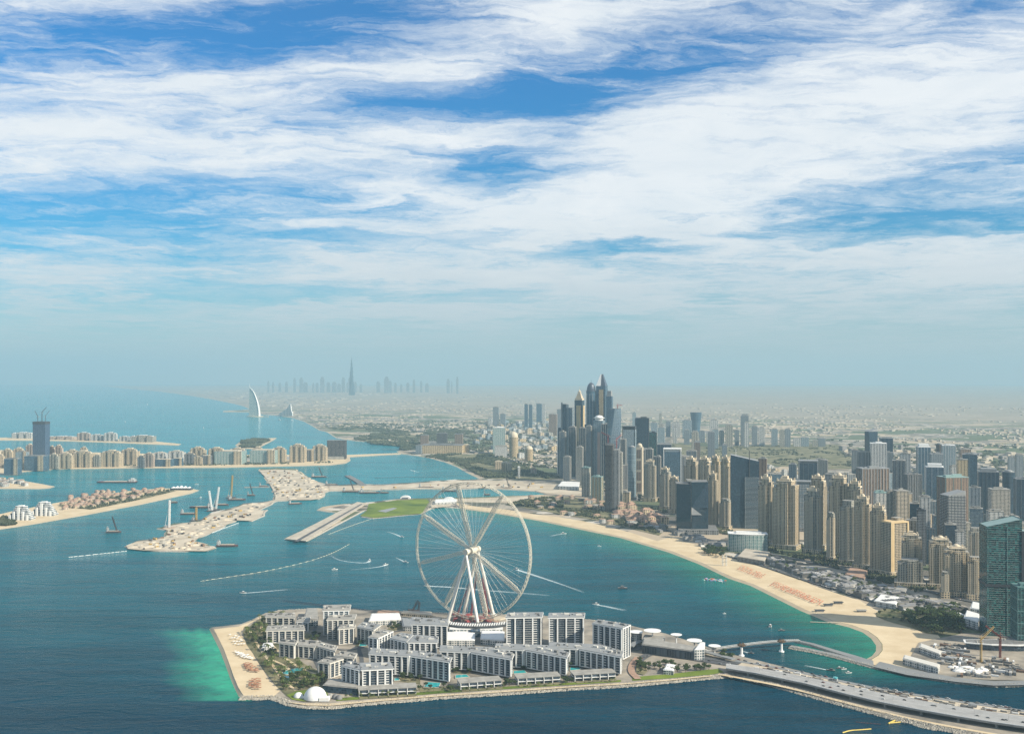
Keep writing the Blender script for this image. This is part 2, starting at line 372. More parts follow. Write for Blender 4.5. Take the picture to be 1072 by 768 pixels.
def foam_mat():
    m, n, l, b = newmat('foam'); b.inputs['Base Color'].default_value = (.62, .72, .74, 1); b.inputs['Roughness'].default_value = .9
    t = n.new('ShaderNodeNewGeometry'); z = n.new('ShaderNodeTexNoise'); z.inputs['Scale'].default_value = .5; z.inputs['Detail'].default_value = 6; l.new(t.outputs['Position'], z.inputs['Vector'])
    uv = n.new('ShaderNodeUVMap'); s = n.new('ShaderNodeSeparateXYZ'); l.new(uv.outputs[0], s.inputs[0])
    r = n.new('ShaderNodeMath'); r.operation = 'MULTIPLY_ADD'; l.new(z.outputs[0], r.inputs[0]); r.inputs[1].default_value = 1.8; r.inputs[2].default_value = -.25; r.use_clamp = True
    e = n.new('ShaderNodeMath'); e.operation = 'MULTIPLY'; e.use_clamp = True; l.new(r.outputs[0], e.inputs[0]); l.new(s.outputs[0], e.inputs[1])
    l.new(e.outputs[0], b.inputs['Alpha']); return m
mk('foam', foam_mat())
mk('boom_yellow', plain('a', (.70, .52, .12), .7, .3, .1, .5))
mk('boom_float', plain('a', (.58, .56, .44), .7, .3, .1, .5))
mk('inflatable_purple', plain('a', (.30, .20, .50), .5, .4, .1, 1))
mk('hull_dark', plain('a', (.07, .06, .06), .6, .4, .3, .2))
mk('hull_red', plain('a', (.25, .07, .05), .6, .4, .3, .2))
mk('shop_wall', plain('a', (.30, .29, .27), .8, .2, .2, .05, rand=.6))
mk('shop_roof', plain('a', (.25, .25, .25), .85, .2, .3, .08, rand=.75))
mk('house_wall', plain('a', (.62, .56, .46), .85, .2, .15, .02, rand=.3))

# ---------------------------------------------------------------- coast lines, in the view's ground coordinates
def G(pts, z=0.0): return [tuple(at(x, y, z)[:2]) for x, y in pts]
beach_px = [(700, 578), (731, 590), (762, 605), (786, 613), (810, 625), (838, 639), (867, 651), (888, 656), (903, 661.5), (912, 668), (917, 675), (917, 681), (913, 686), (906, 690)]
coast_a = [(1700, 800), (1300, 738), (1150, 722), (1072, 718), (1040, 718.5), (1000, 714.5), (975, 711), (950, 706), (930, 701), (912, 697), (906, 690)]
west_px = [(480, 532), (517, 537), (564, 545), (600, 552.5), (650, 563), (700, 578)]
peninsula_px = [(475, 531.5), (462, 531), (452, 532.5), (441, 538), (419, 540), (390, 543), (378, 541), (383, 534), (322, 566.5), (297, 564), (352, 537), (340, 535.5), (331, 534), (336, 531), (344, 529.5), (363, 527.5),
                (384, 526), (416, 522.5), (447, 521.5), (487, 521), (524, 519.5), (548, 519), (572, 517.5), (560, 514.5), (540, 513), (520, 512), (500, 511.5), (460, 512), (430, 512), (400, 513), (360, 514), (344, 514.5),
                (341, 516), (340, 520), (334, 522.5), (325, 523.5), (304, 524), (292, 524.5), (284, 528), (271, 534), (281, 533.5), (277, 540), (263, 545.5), (248, 545), (223, 557), (203, 566), (215, 569.5), (229, 573), (215, 577.3), (150, 576.4), (133, 574.6), (130, 571), (142, 566),
                (162, 564), (172, 561), (174, 555), (165, 553), (180, 548.5), (209, 545), (221, 536.6), (242, 532), (254, 527), (275, 525.5), (286, 523), (287, 519), (284, 512), (278, 501), (270, 491), (290, 490), (309, 491), (319, 497), (333, 504.5),
                (344, 508), (381, 506.5), (400, 507.5), (420, 506), (450, 503.5), (478, 502)]
north_px = [(503, 501.5), (490, 495.5), (478, 488.5), (465, 483.5), (450, 479.5), (435, 476.8), (420, 475), (415, 472.5), (424, 469.5), (415, 466), (395, 463.5), (372, 461.5), (352, 458.5), (345, 454), (341, 451.7), (334, 450.2), (328, 446.5), (318, 441),
            (305, 437), (290, 434.8), (276, 434), (262, 431.4), (233, 431), (234, 430), (262, 428.6), (255, 425), (240, 421.5), (225, 418.5), (205, 415), (185, 412), (160, 409), (130, 406.5)]
def closed(px): return G(px)
main_g = G(coast_a) + G(list(reversed(beach_px))[1:]) + G(list(reversed(west_px))[1:]) + G(peninsula_px[1:]) + G(north_px)
main_g = main_g + [(-16500, 42000), (42000, 42000), (42000, -3000), (3000, -3000)]
main_g = ccw(main_g)
island_px = [(219, 658), (224, 668), (230, 680), (235, 693), (240, 707), (245, 719), (250, 729), (262, 731), (285, 731), (291, 733), (303, 738), (322, 741), (345, 741.5), (372, 738.5), (400, 736), (470, 730.5), (540, 726), (600, 721.5), (650, 719), (700, 714.5), (745, 710), (770, 708),
             (800, 716), (830, 724), (880, 738), (940, 754), (1000, 767), (1072, 780), (1200, 805), (1200, 766), (1072, 744), (1040, 738.5), (1000, 733), (960, 727), (920, 721), (880, 713), (840, 703), (790, 690.5), (770, 686), (750, 680), (738, 676), (700, 664),
             (660, 655), (600, 647), (560, 645), (520, 643.5), (440, 641.5), (400, 639.5), (330, 637.5), (290, 639.5), (275, 642.5), (262, 649), (250, 654)]
island_g = ccw(G(island_px))
palm_px = [(-160, 510), (-60, 500), (0, 496), (60, 491), (140, 490), (230, 489.5), (290, 488.3), (345, 487), (362, 485), (367, 482), (366, 478.5), (400, 476.4), (420, 475.5), (420, 474.3), (364, 476), (200, 476), (120, 474), (0, 471), (-160, 468)]
frond_px = [(-80, 504), (0, 501.5), (25, 503), (45, 506.5), (58, 509), (52, 511), (40, 511.8), (0, 511.5), (-80, 514)]
isle_px = [(-160, 565), (-60, 548), (0, 538), (12, 535), (60, 526), (95, 519.5), (130, 514.5), (165, 511.5), (200, 511), (209, 513), (200, 516.5), (150, 527.5), (90, 539), (30, 549.5), (0, 554), (-80, 569), (-160, 590)]
crescent_px = [(-160, 458.5), (-20, 458), (60, 458), (120, 459), (165, 462), (190, 464.5), (187, 466.2), (120, 463.5), (60, 461.5), (-20, 460.6), (-160, 461)]
woods_px = [(246, 466), (252, 461.5), (266, 459.3), (290, 458.4), (286, 461), (278, 465.2), (268, 470), (252, 469.4)]
spit_px = [(-10, 508), (0, 507.5)]
breakwater_px = [(834, 671), (852, 674.5), (875, 681.5), (898, 688), (915, 693.5), (915, 699.5), (894, 694), (868, 687), (845, 682), (826, 678.6), (828, 676.6), (846, 679.5), (872, 685), (893, 690.3), (870, 683.2), (850, 676.6), (834, 672.6)]
breakwater_g = ccw(G(breakwater_px))

# ---------------------------------------------------------------- water: one sheet to the horizon, with the shallows' own colour carried by its points
def seg_dist(X, Y, line):
    best = np.full(X.shape, 1e9)
    for (ax, ay_), (bx, by) in zip(line[:-1], line[1:]):
        vx, vy = bx - ax, by - ay_; l2 = vx * vx + vy * vy + 1e-9
        t = np.clip(((X - ax) * vx + (Y - ay_) * vy) / l2, 0, 1)
        best = np.minimum(best, np.hypot(X - ax - t * vx, Y - ay_ - t * vy))
    return best
azs = np.concatenate([np.linspace(-180, -34, 30)[:-1], np.linspace(-34, 34, 430), np.linspace(34, 180, 30)[1:]]) * math.pi / 180
ys = np.concatenate([np.linspace(1500, 820, 20)[:-1], np.linspace(820, 480, 230), np.linspace(479, 404, 60)[0:], np.array([402.8])])
rr_ = F * H / (ys - HZ); rr_[-1] = 47000; 
A_, R_ = np.meshgrid(azs, rr_); k_ = 1 / np.maximum(np.cos(np.clip(A_, -.6, .6)), .3)
X_ = R_ * k_ * np.sin(A_); Y_ = R_ * k_ * np.cos(A_)
far = R_[:, 0] > 40000
gx = X_.ravel(); gy = Y_.ravel()
PXs = CX + F * gx / np.maximum(gy, 1); PYs = HZ + F * H / np.maximum(gy, 1)
main_beach = G(west_px) + G(beach_px)
d1 = seg_dist(gx, gy, main_beach)
wv = np.interp(gy, [1700, 2300, 2900, 3300], [1.0, .95, .8, .6])
turq = np.clip(1 - d1 / 175, 0, 1) ** 1.6 * wv
lag = G([(917, 676), (900, 680), (888, 676)]); turq = np.maximum(turq, .80 * np.clip(1 - seg_dist(gx, gy, lag) / 100, 0, 1) ** 1.1)
poolw = G([(842, 676.5), (866, 682.5)]); turq = np.maximum(turq, .9 * np.clip(1 - seg_dist(gx, gy, poolw) / 22, 0, 1) ** .7)
isl_beach = G([(219, 657), (224, 668), (230, 680), (235, 693), (240, 707), (245, 719), (252, 731)])
d2 = seg_dist(gx, gy, isl_beach); sw = G([(216, 655), (150, 652)]); 
# the submerged breakwater bounds the shallows on the south, the spit line on the north
line_y = 733.5 + (250 - PXs) * .015; line_n = 656.5 + (218 - PXs) * .015
side = np.clip((line_y - PYs) / 1.6, 0, 1) * np.clip((PYs - line_n + np.sin(PXs * .4) * 1.2) / 7, 0, 1)
wob = np.sin(PYs * .35) * 6 + np.sin(PYs * .13 + 1) * 9
t2 = np.clip(1.12 - (d2 + wob * np.clip(d2 / 40, 0, 1)) / 78, 0, 1) ** 1.2 * side * (PXs < 262)
mid = np.zeros_like(gx)
for line, wd, v in ((G([(345, 517), (400, 517), (470, 516), (560, 516)]), 170, .8), (G([(300, 536), (340, 526), (345, 518)]), 330, .75), (G([(230, 575), (260, 552), (300, 540)]), 230, .6), (G([(366, 465), (400, 467)]), 300, .3),
                    (G([(130, 577), (215, 579), (235, 574)]), 90, .35), (G([(160, 560), (210, 547), (250, 530)]), 120, .45), (G([(400, 470), (330, 462)]), 300, .25), (G([(503, 502), (478, 490)]), 160, .45), (G([(60, 509), (75, 508)]), 110, .4), (G([(208, 514), (100, 541), (0, 556)]), 70, .35), (G([(0, 497), (340, 489)]), 60, .25)):
    mid = np.maximum(mid, v * np.clip(1 - seg_dist(gx, gy, line) / wd, 0, 1) ** 1.1)
green = np.clip(np.maximum(turq, 0), 0, 1); bright = np.clip(t2, 0, 1); pale = mid
nr, nc = A_.shape
me = bpy.data.meshes.new('water')
idx = np.arange(nr * nc).reshape(nr, nc)
q = np.stack([idx[:-1, :-1], idx[:-1, 1:], idx[1:, 1:], idx[1:, :-1]], -1).reshape(-1, 4)
verts = np.stack([gx, gy, np.zeros_like(gx)], -1)
cidx = len(verts); verts = np.vstack([verts, [[0, 0, 0]]])
faces = [tuple(r[::-1]) for r in q.tolist()] + [(cidx, int(idx[0, i + 1]), int(idx[0, i])) for i in range(nc - 1)]
me.from_pydata(verts.tolist(), [], faces)
ca = me.color_attributes.new('seabed', 'FLOAT_COLOR', 'POINT')
cd = np.zeros((len(verts), 4), np.float32); cd[:-1, 0] = green; cd[:-1, 1] = bright; cd[:-1, 2] = pale; cd[:, 3] = 1
ca.data.foreach_set('color', cd.ravel())
wm_, n, l, b = newmat('sea_water')
at_ = n.new('ShaderNodeVertexColor'); at_.layer_name = 'seabed'; sp_ = n.new('ShaderNodeSeparateColor'); l.new(at_.outputs[0], sp_.inputs[0])
geo = n.new('ShaderNodeNewGeometry')
def nz(scale, detail, rough, sx=1, sy=1, rot=0, dist_=0):
    m = n.new('ShaderNodeMapping'); l.new(geo.outputs['Position'], m.inputs[0]); m.inputs[3].default_value = (sx, sy, 1); m.inputs[2].default_value = (0, 0, R(rot))
    z = n.new('ShaderNodeTexNoise'); z.inputs['Scale'].default_value = scale; z.inputs['Detail'].default_value = detail; z.inputs['Roughness'].default_value = rough; z.inputs['Distortion'].default_value = dist_
    l.new(m.outputs[0], z.inputs['Vector']); return z.outputs[0]
def mixc(f, a, c, mode='MIX'):
    x = n.new('ShaderNodeMix'); x.data_type = 'RGBA'; x.blend_type = mode
    for s, k in ((x.inputs[0], f), (x.inputs[6], a), (x.inputs[7], c)):
        if isinstance(k, (int, float)): s.default_value = k
        elif isinstance(k, tuple): s.default_value = k
        else: l.new(k, s)
    return x.outputs[2]
big = nz(.0016, 5, .6, 1, 2.2, 6, .5)
mr = n.new('ShaderNodeMapRange'); l.new(big, mr.inputs[0]); mr.inputs[1].default_value = .35; mr.inputs[2].default_value = .65
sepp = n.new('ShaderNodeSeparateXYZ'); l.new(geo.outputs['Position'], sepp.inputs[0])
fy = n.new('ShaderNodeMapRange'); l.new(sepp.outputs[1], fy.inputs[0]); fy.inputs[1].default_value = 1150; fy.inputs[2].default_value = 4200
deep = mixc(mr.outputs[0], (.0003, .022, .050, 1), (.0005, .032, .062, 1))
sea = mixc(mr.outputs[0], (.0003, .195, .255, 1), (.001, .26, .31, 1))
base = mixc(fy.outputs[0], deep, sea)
base = mixc(sp_.outputs[2], base, (.03, .27, .30, 1))
base = mixc(sp_.outputs[0], base, (.008, .22, .15, 1))
shn = n.new('ShaderNodeMath'); shn.operation = 'MULTIPLY'; shn.use_clamp = True; l.new(sp_.outputs[1], shn.inputs[0]); shr = n.new('ShaderNodeMapRange'); l.new(nz(.03, 7, .65, 1, 1, 0, 1.0), shr.inputs[0]); shr.inputs[1].default_value = .3; shr.inputs[2].default_value = .62; shr.inputs[3].default_value = .55; shr.inputs[4].default_value = 1.15; l.new(shr.outputs[0], shn.inputs[1])
stk = n.new('ShaderNodeMapRange'); l.new(nz(.006, 8, .68, .35, 3.2, 8, .4), stk.inputs[0]); stk.inputs[1].default_value = .32; stk.inputs[2].default_value = .68; stk.inputs[3].default_value = .72; stk.inputs[4].default_value = 1.28
svv = n.new('ShaderNodeVectorMath'); svv.operation = 'SCALE'; l.new(base, svv.inputs[0]); l.new(stk.outputs[0], svv.inputs['Scale']); base = svv.outputs[0]
base = mixc(shn.outputs[0], base, (.035, .40, .25, 1))
sc_ = n.new('ShaderNodeVectorMath'); sc_.operation = 'SCALE'; l.new(base, sc_.inputs[0]); sc_.inputs['Scale'].default_value = .72; l.new(sc_.outputs[0], b.inputs['Base Color'])
b.inputs['Roughness'].default_value = .12; b.inputs['IOR'].default_value = 1.33; b.inputs['Specular IOR Level'].default_value = .04
w1 = nz(.045, 6, .62, 1, 2.0, 20, .6); w2 = nz(.010, 4, .6, 1, 2.6, 10, .8)
hsum = n.new('ShaderNodeMath'); hsum.operation = 'MULTIPLY_ADD'; l.new(w2, hsum.inputs[0]); hsum.inputs[1].default_value = 2.4; l.new(w1, hsum.inputs[2])
bp = n.new('ShaderNodeBump'); bp.inputs['Distance'].default_value = 2.8; bp.inputs['Strength'].default_value = 1; l.new(hsum.outputs[0], bp.inputs['Height']); l.new(bp.outputs[0], b.inputs['Normal'])
me.materials.append(wm_); water = bpy.data.objects.new('water', me); col.objects.link(water); tag(water, kind='structure')

# ---------------------------------------------------------------- land
def px_of(p): return (CX + F * p[0] / max(p[1], 1), HZ + F * H / max(p[1], 1))
def land(name, poly, z, slope, top_m, side_m, base_z=-2.0, seed=1, jitter=0, step=None, kind='structure', beach=None, bslope=22, rough=None):
    if step: poly = dense(poly, step)
    if jitter:
        rg = random.Random(seed); poly = [(p[0] + rg.uniform(-jitter, jitter), p[1] + rg.uniform(-jitter, jitter)) for p in poly]
    isb = (lambda p: beach and beach(*px_of(p))) ; poly = [(p[0] + rj.uniform(-5, 5), p[1] + rj.uniform(-14, 14)) if rough and rough(*px_of(p)) else p for rj in [random.Random(3)] for p in (dense(poly, 45) if rough else poly)] ; mb = MB(); inner = outset(poly, lambda p: -(bslope if isb(p) else slope))
    n = len(poly)
    for i in range(n):
        a, b_ = poly[i], poly[(i + 1) % n]; c, d = inner[(i + 1) % n], inner[i]
        mb.face([(a[0], a[1], 0 + .02), (b_[0], b_[1], .02), (c[0], c[1], z), (d[0], d[1], z)], None, 2 if isb(a) and isb(b_) else 1)
        mb.face([(a[0] , a[1], base_z), (b_[0], b_[1], base_z), (b_[0], b_[1], .02), (a[0], a[1], .02)], None, 1)
    mb.cap(inner, z, 0)
    o = mb.build(name, [top_m, side_m, M_['wet_sand']]); tag(o, kind=kind); return o
# city ground: sand lots, asphalt blocks, pale roofs too small to tell apart and dusty green
cm, n, l, b = newmat('city_ground')
geo = n.new('ShaderNodeNewGeometry')
def vor(scale, feat='F1', out='Color', rot=0, sx=1, sy=1):
    m = n.new('ShaderNodeMapping'); l.new(geo.outputs['Position'], m.inputs[0]); m.inputs[2].default_value = (0, 0, R(rot)); m.inputs[3].default_value = (sx, sy, 1)
    v = n.new('ShaderNodeTexVoronoi'); v.feature = feat; v.distance = 'CHEBYCHEV'; v.inputs['Scale'].default_value = scale; l.new(m.outputs[0], v.inputs['Vector']); return v.outputs[out]
vs = n.new('ShaderNodeSeparateColor'); l.new(vor(.022, rot=17), vs.inputs[0])
vb = n.new('ShaderNodeSeparateColor'); l.new(vor(.0035, rot=17, sx=1, sy=1.6), vb.inputs[0])
ramp = n.new('ShaderNodeValToRGB'); l.new(vs.outputs[0], ramp.inputs[0]); ramp.color_ramp.interpolation = 'CONSTANT'
el_ = ramp.color_ramp.elements; el_[0].position = 0; el_[0].color = (.16, .15, .13, 1); el_[1].position = .25; el_[1].color = (.30, .26, .21, 1)
for p_, c_ in ((.45, (.10, .11, .085, 1)), (.6, (.42, .38, .31, 1)), (.8, (.22, .21, .19, 1)), (.9, (.58, .54, .47, 1))):
    e = el_.new(p_); e.color = c_
sandc = mixc(nz(.004, 8, .6), (.40, .33, .24, 1), (.56, .47, .35, 1))
greenc = mixc(nz(.01, 8, .65), (.06, .10, .05, 1), (.20, .21, .13, 1))
gt = n.new('ShaderNodeMath'); gt.operation = 'GREATER_THAN'; l.new(vb.outputs[0], gt.inputs[0]); gt.inputs[1].default_value = .66
gt2 = n.new('ShaderNodeMath'); gt2.operation = 'GREATER_THAN'; l.new(vb.outputs[1], gt2.inputs[0]); gt2.inputs[1].default_value = .70
cc_ = mixc(gt.outputs[0], ramp.outputs[0], sandc); cc_ = mixc(gt2.outputs[0], cc_, greenc)
# beyond the city the desert plain
fy2 = n.new('ShaderNodeMapRange'); spx = n.new('ShaderNodeSeparateXYZ'); l.new(geo.outputs['Position'], spx.inputs[0])
ex = n.new('ShaderNodeMath'); ex.operation = 'MULTIPLY_ADD'; l.new(spx.outputs[0], ex.inputs[0]); ex.inputs[1].default_value = .55; l.new(spx.outputs[1], ex.inputs[2])
l.new(ex.outputs[0], fy2.inputs[0]); fy2.inputs[1].default_value = 10500; fy2.inputs[2].default_value = 13000
desert = mixc(nz(.0009, 9, .65, 1, 1.5), (.22, .20, .17, 1), (.50, .42, .32, 1))
dm = n.new('ShaderNodeMath'); dm.operation = 'MULTIPLY'; l.new(fy2.outputs[0], dm.inputs[0]); dm.inputs[1].default_value = .85
cc_ = mixc(dm.outputs[0], cc_, desert)
sc2 = n.new('ShaderNodeVectorMath'); sc2.operation = 'SCALE'; l.new(cc_, sc2.inputs[0]); sc2.inputs['Scale'].default_value = .78; l.new(sc2.outputs[0], b.inputs['Base Color']); b.inputs['Roughness'].default_value = .95; b.inputs['Specular IOR Level'].default_value = .1
mainland = land('mainland_ground', main_g, 2.2, 5, cm, M_['rock'], beach=lambda x, y: 478 < x < 919 and 530 < y < 691 or y < 505, bslope=9, rough=lambda x, y: x < 345 and 488 < y < 580 and not (295 < x < 345 and y > 526) or 345 < x < 560 and 500 < y < 516)
tag(mainland, kind='structure')
island = land('island_ground', island_g, 3.2, 7, M_['island_paving'], M_['rock'], beach=lambda x, y: x < 252 and y > 655 and y < 730, bslope=5)
palm = land('palm_shore_ground', ccw(G(palm_px)), 2.4, 16, M_['sand'], M_['wet_sand'])
land('frond_sand', ccw(G(frond_px)), 2, 16, M_['sand'], M_['wet_sand'])
land('villa_isle_ground', ccw(G(isle_px)), 2.4, 10, M_['sand'], M_['wet_sand'])
land('crescent_ground', ccw(G(crescent_px)), 2.4, 20, M_['sand'], M_['wet_sand'])
land('wooded_isle_ground', ccw(G(woods_px)), 2.4, 20, M_['sand'], M_['wet_sand'])
brk = land('breakwater_ground', breakwater_g, 3, 1.2, M_['road_pale'], M_['rock'])
def patch(name, px, z, mat, it=0, jit=0, seed=3):
    g = G(px, z)
    if it: g = smooth_poly(g, it)
    mb = MB(); mb.cap(ccw(g), z, 0); o = mb.build(name, [mat]); tag(o, kind='structure'); return o
# overlays of the mainland: beach sand, works, lawn, parks, plaza, roads
beach_in = [(1005, 712), (985, 706), (968, 690), (962, 676), (985, 668), (975, 655), (940, 648), (920, 640), (900, 628), (880, 622), (850, 612), (835, 604), (812, 596), (790, 588), (764, 581), (740, 573), (715, 566), (705, 561), (688, 566), (660, 557), (640, 552), (610, 545), (585, 541), (560, 538), (530, 533), (500, 530), (476, 526)]
bl = [Vector(p) for p in G(west_px + beach_px[1:])]; bo = []
for i, p in enumerate(bl):
    e = (bl[min(i + 1, len(bl) - 1)] - bl[max(i - 1, 0)]).normalized(); bo.append((p.x - e.y * 10, p.y + e.x * 10))
mb = MB(); mb.cap(ccw(bo + G([(915, 695.5), (950, 703.5), (990, 711)] + beach_in, 2.25)), 2.25, 0); o = mb.build('beach_sand', [M_['sand']]); tag(o, kind='structure')
patch('reclaimed_sand', [(x, y) for x, y in [(345, 513.3), (400, 512), (430, 511), (460, 511), (500, 510.5), (520, 511), (560, 513.5), (572, 516), (600, 519), (620, 512), (585, 506), (540, 503), (503, 502.5), (478, 503), (450, 504.5), (420, 507), (400, 508.3), (381, 507.5), (345, 509)]], 2.6, M_['work_sand'])
patch('works_island_sand', [(x, y) for x, y in [(271, 492), (290, 491), (309, 492), (318, 497.5), (332, 505), (343, 509), (343, 513.5), (340, 516), (338, 520), (333, 522), (325, 523), (304, 523.3), (289, 523.5), (270, 533), (276, 534.5), (274, 539.5), (262, 544.7), (247, 544.3), (222, 556), (201, 566), (215, 570.2), (226, 573), (215, 576.6), (150, 575.7), (134, 574), (132, 571), (143, 566.5), (163, 564.5), (174, 561), (176, 555), (170, 553), (181, 549.3), (210, 545.5), (223, 537.3), (243, 532.8), (255, 527.8), (275, 526), (288, 523), (288.5, 519), (285.5, 512), (279.5, 501)]], 2.6, M_['work_sand'])
patch('lawn', [(386, 527), (416, 523.2), (447, 522.3), (450, 526), (445, 534), (441, 537.2), (419, 539), (392, 541.8), (377, 539.5), (384, 534)], 2.7, M_['grass'])
patch('lawn_pond', [(395, 534.5), (412, 531), (416, 531.8), (404, 536)], 3.0, M_['roof_blue'])
patch('peninsula_sand', [(450, 522.5), (487, 521.7), (524, 520.2), (560, 519.4), (600, 521), (640, 527), (640, 535), (600, 530), (560, 528), (520, 526), (478, 525), (470, 530), (452, 531.5)], 2.9, M_['work_sand'])
patch('hotel_gardens', [(545, 523), (560, 520.5), (600, 520), (640, 528), (670, 540), (700, 552), (690, 560), (660, 553), (630, 545), (600, 540), (565, 534), (530, 528)], 3.1, M_['park_green'])
patch('palm_gardens', [(444, 477), (470, 474.5), (520, 476), (540, 484), (560, 492), (590, 500), (570, 502), (540, 501.5), (508, 500.5), (492, 493), (480, 486), (462, 480.5)], 2.9, M_['park_green'])
patch('golf_course', [(690, 462), (740, 468), (800, 465), (870, 464), (900, 470), (930, 476), (920, 486), (880, 492), (820, 488), (770, 482), (720, 480), (680, 475)], 3.2, M_['park_green'], 1)
patch('coast_gardens', [(330, 446), (380, 442), (420, 446), (400, 450), (352, 450)], 3.4, M_['park_green'], 1)
patch('coast_gardens.001', [(365, 459), (400, 453), (450, 456), (440, 466), (420, 468)], 3.2, M_['park_green'], 1)
patch('beach_park', [(914, 643), (925, 636), (960, 636), (1005, 632), (1012, 650), (1005, 664), (975, 664), (950, 655), (930, 650)], 3.0, M_['park_green'], 1)
patch('works_ground', [(962, 672), (1010, 662), (1072, 664), (1150, 672), (1150, 712), (1072, 712), (1010, 710), (975, 704), (957, 699), (954, 686)], 2.9, M_['island_paving'])  # dark ground colour stands in for the yard's shadows and dark structures
patch('quay_path', [(915, 697.5), (950, 706), (1000, 713), (1040, 717), (1072, 716.5), (1150, 720), (1150, 715), (1072, 712), (1040, 712.5), (1000, 708.5), (955, 700), (921, 692)], 3.3, M_['road_pale'])
# the pier
mb = MB(); g = ccw(G([(299, 565.8), (320.5, 567.8), (384, 528), (374, 526.5)], 0)); 
mb.prism(outset(g, -1), 2.3, 5.0, 0, 0, bottom=True)
pier = mb.build('pier_deck', [M_['paving']]); tag(pier, kind='structure')
mb = MB(); a, b2, c, d = G([(308, 566.2), (312, 566.6), (379.5, 527.4), (378, 527.1)], 5)
mb.face([(a[0], a[1], 5.2), (b2[0], b2[1], 5.2), (c[0], c[1], 5.2), (d[0], d[1], 5.2)]); o = mb.build('pier_roadway', [M_['asphalt']]); tag(o, kind='structure')
# Palm streets, villa isle green
patch('palm_street', [(-40, 486), (100, 482), (250, 482), (355, 480), (355, 477.5), (200, 478), (0, 475)], 2.8, M_['roof_pale'])
patch('isle_garden', [(60, 530), (100, 522), (150, 514.5), (185, 513.5), (150, 522), (95, 533)], 2.8, M_['park_green'])
patch('wood_floor', [(x, y) for x, y in [(250, 466), (254, 462.3), (267, 460.3), (284, 459.6), (277, 463.5), (267, 468.5), (254, 468.3)]], 2.8, M_['park_green'])
# island surface: beach, gardens, roads, verge
patch('island_beach', [(224, 658.2), (229, 668), (234.7, 680), (239.6, 693), (244.5, 707), (249.5, 719), (255, 727.8), (270, 728.8), (287, 728), (294, 722), (282, 712), (275, 700), (268, 690), (262, 678), (255, 668), (252, 661), (262, 652), (272, 647), (276, 643.5), (262, 650.5), (250, 655.2)], 3.5, M_['sand'])
patch('island_garden', [(254, 661), (268, 650), (282, 642), (300, 641), (300, 652), (280, 664), (300, 680), (320, 695), (340, 705), (344, 722), (320, 732), (300, 728), (288, 716), (277, 702), (268, 688), (258, 674)], 3.7, M_['park_green'])
patch('dome_lawn', [(300, 727), (310, 723), (326, 721), (342, 722), (344, 729), (334, 733), (318, 733.5), (306, 731.5)], 3.9, M_['grass'])
patch('sea_verge', [(352, 733.2), (400, 729.8), (470, 724.5), (540, 720), (600, 716), (650, 713.2), (650, 711), (600, 713.7), (540, 717.5), (470, 721.8), (400, 726.8), (352, 730.2)], 3.6, M_['grass'])
patch('sea_verge.001', [(662, 712), (700, 709.5), (745, 705.5), (758, 703), (752, 699.5), (735, 701), (700, 705.2), (662, 708)], 3.6, M_['grass'])
patch('promenade', [(300, 734.5), (322, 737.8), (345, 738.2), (400, 733), (470, 727.5), (540, 723), (600, 718.7), (650, 716), (700, 711.8), (745, 707.4), (745, 706.3), (700, 710.7), (650, 714.5), (600, 717.2), (540, 721.4), (470, 725.8), (400, 731), (345, 736), (322, 735.6)], 3.8, M_['sand'])
def ribbon(pts_px, wid, z, z0=None, it=2):
    pts = [at(x, y, z) for x, y in pts_px]; pts = [Vector(p) for p in smooth_poly([tuple(p[:2]) for p in pts], it, False)] if it else pts
    Lf, Rt = [], []
    for i, p in enumerate(pts):
        a = pts[max(0, i - 1)]; c = pts[min(len(pts) - 1, i + 1)]; t = Vector((c[0] - a[0], c[1] - a[1])).normalized(); nn_ = Vector((-t.y, t.x))
        Lf.append((p[0] + nn_.x * wid / 2, p[1] + nn_.y * wid / 2)); Rt.append((p[0] - nn_.x * wid / 2, p[1] - nn_.y * wid / 2))
    return ccw(Lf + Rt[::-1])
def road(name, pts, wid, z, mat, thick=0, it=2, **k):
    poly = ribbon(pts, wid, z, it=it); mb = MB()
    if thick: mb.prism(poly, z - thick, z, 0, 0, bottom=True)
    else: mb.cap(poly, z, 0)
    o = mb.build(name, [mat]); tag(o, kind='structure'); return o
road('island_road', [(664, 700), (668, 690), (684, 682), (700, 685), (730, 690), (770, 696)], 15, 4.0, M_['asphalt'])
road('island_road.001', [(663, 680), (672, 676), (690, 677), (700, 682), (730, 687), (775, 694)], 13, 4.4, M_['asphalt'])
road('ramp', [(660, 676), (666, 671), (680, 669.5), (700, 672), (730, 679), (768, 689)], 10, 9, M_['road_pale'], 1.4)
road('orange_path', [(668, 687), (662, 694), (660, 702), (668, 710)], 10, 4.6, M_['terracotta'])
patch('site_green', [(666, 704), (666, 694), (671, 690), (678, 702), (674, 706)], 4.3, M_['park_green'])
# highway behind the marina, its lanes, and streets near the towers
for i, (pts, wd) in enumerate([([(1400, 600), (1150, 560), (1000, 525), (900, 507), (800, 492), (700, 480), (600, 470), (480, 456), (400, 446)], 60), ([(1300, 660), (1080, 640), (1000, 626), (930, 606), (860, 590), (790, 576), (740, 564), (690, 553)], 16),
                               ([(760, 581), (800, 592), (840, 606), (880, 618), (915, 630), (960, 640), (1010, 655), (1060, 668)], 9), ([(400, 470), (470, 470), (560, 478), (640, 500), (700, 520)], 24), ([(1072, 520), (960, 490), (900, 476)], 30)]):
    road('city_road' + ('.%03d' % i if i else ''), pts, wd, 3.6 + .2 * i, M_['asphalt'])

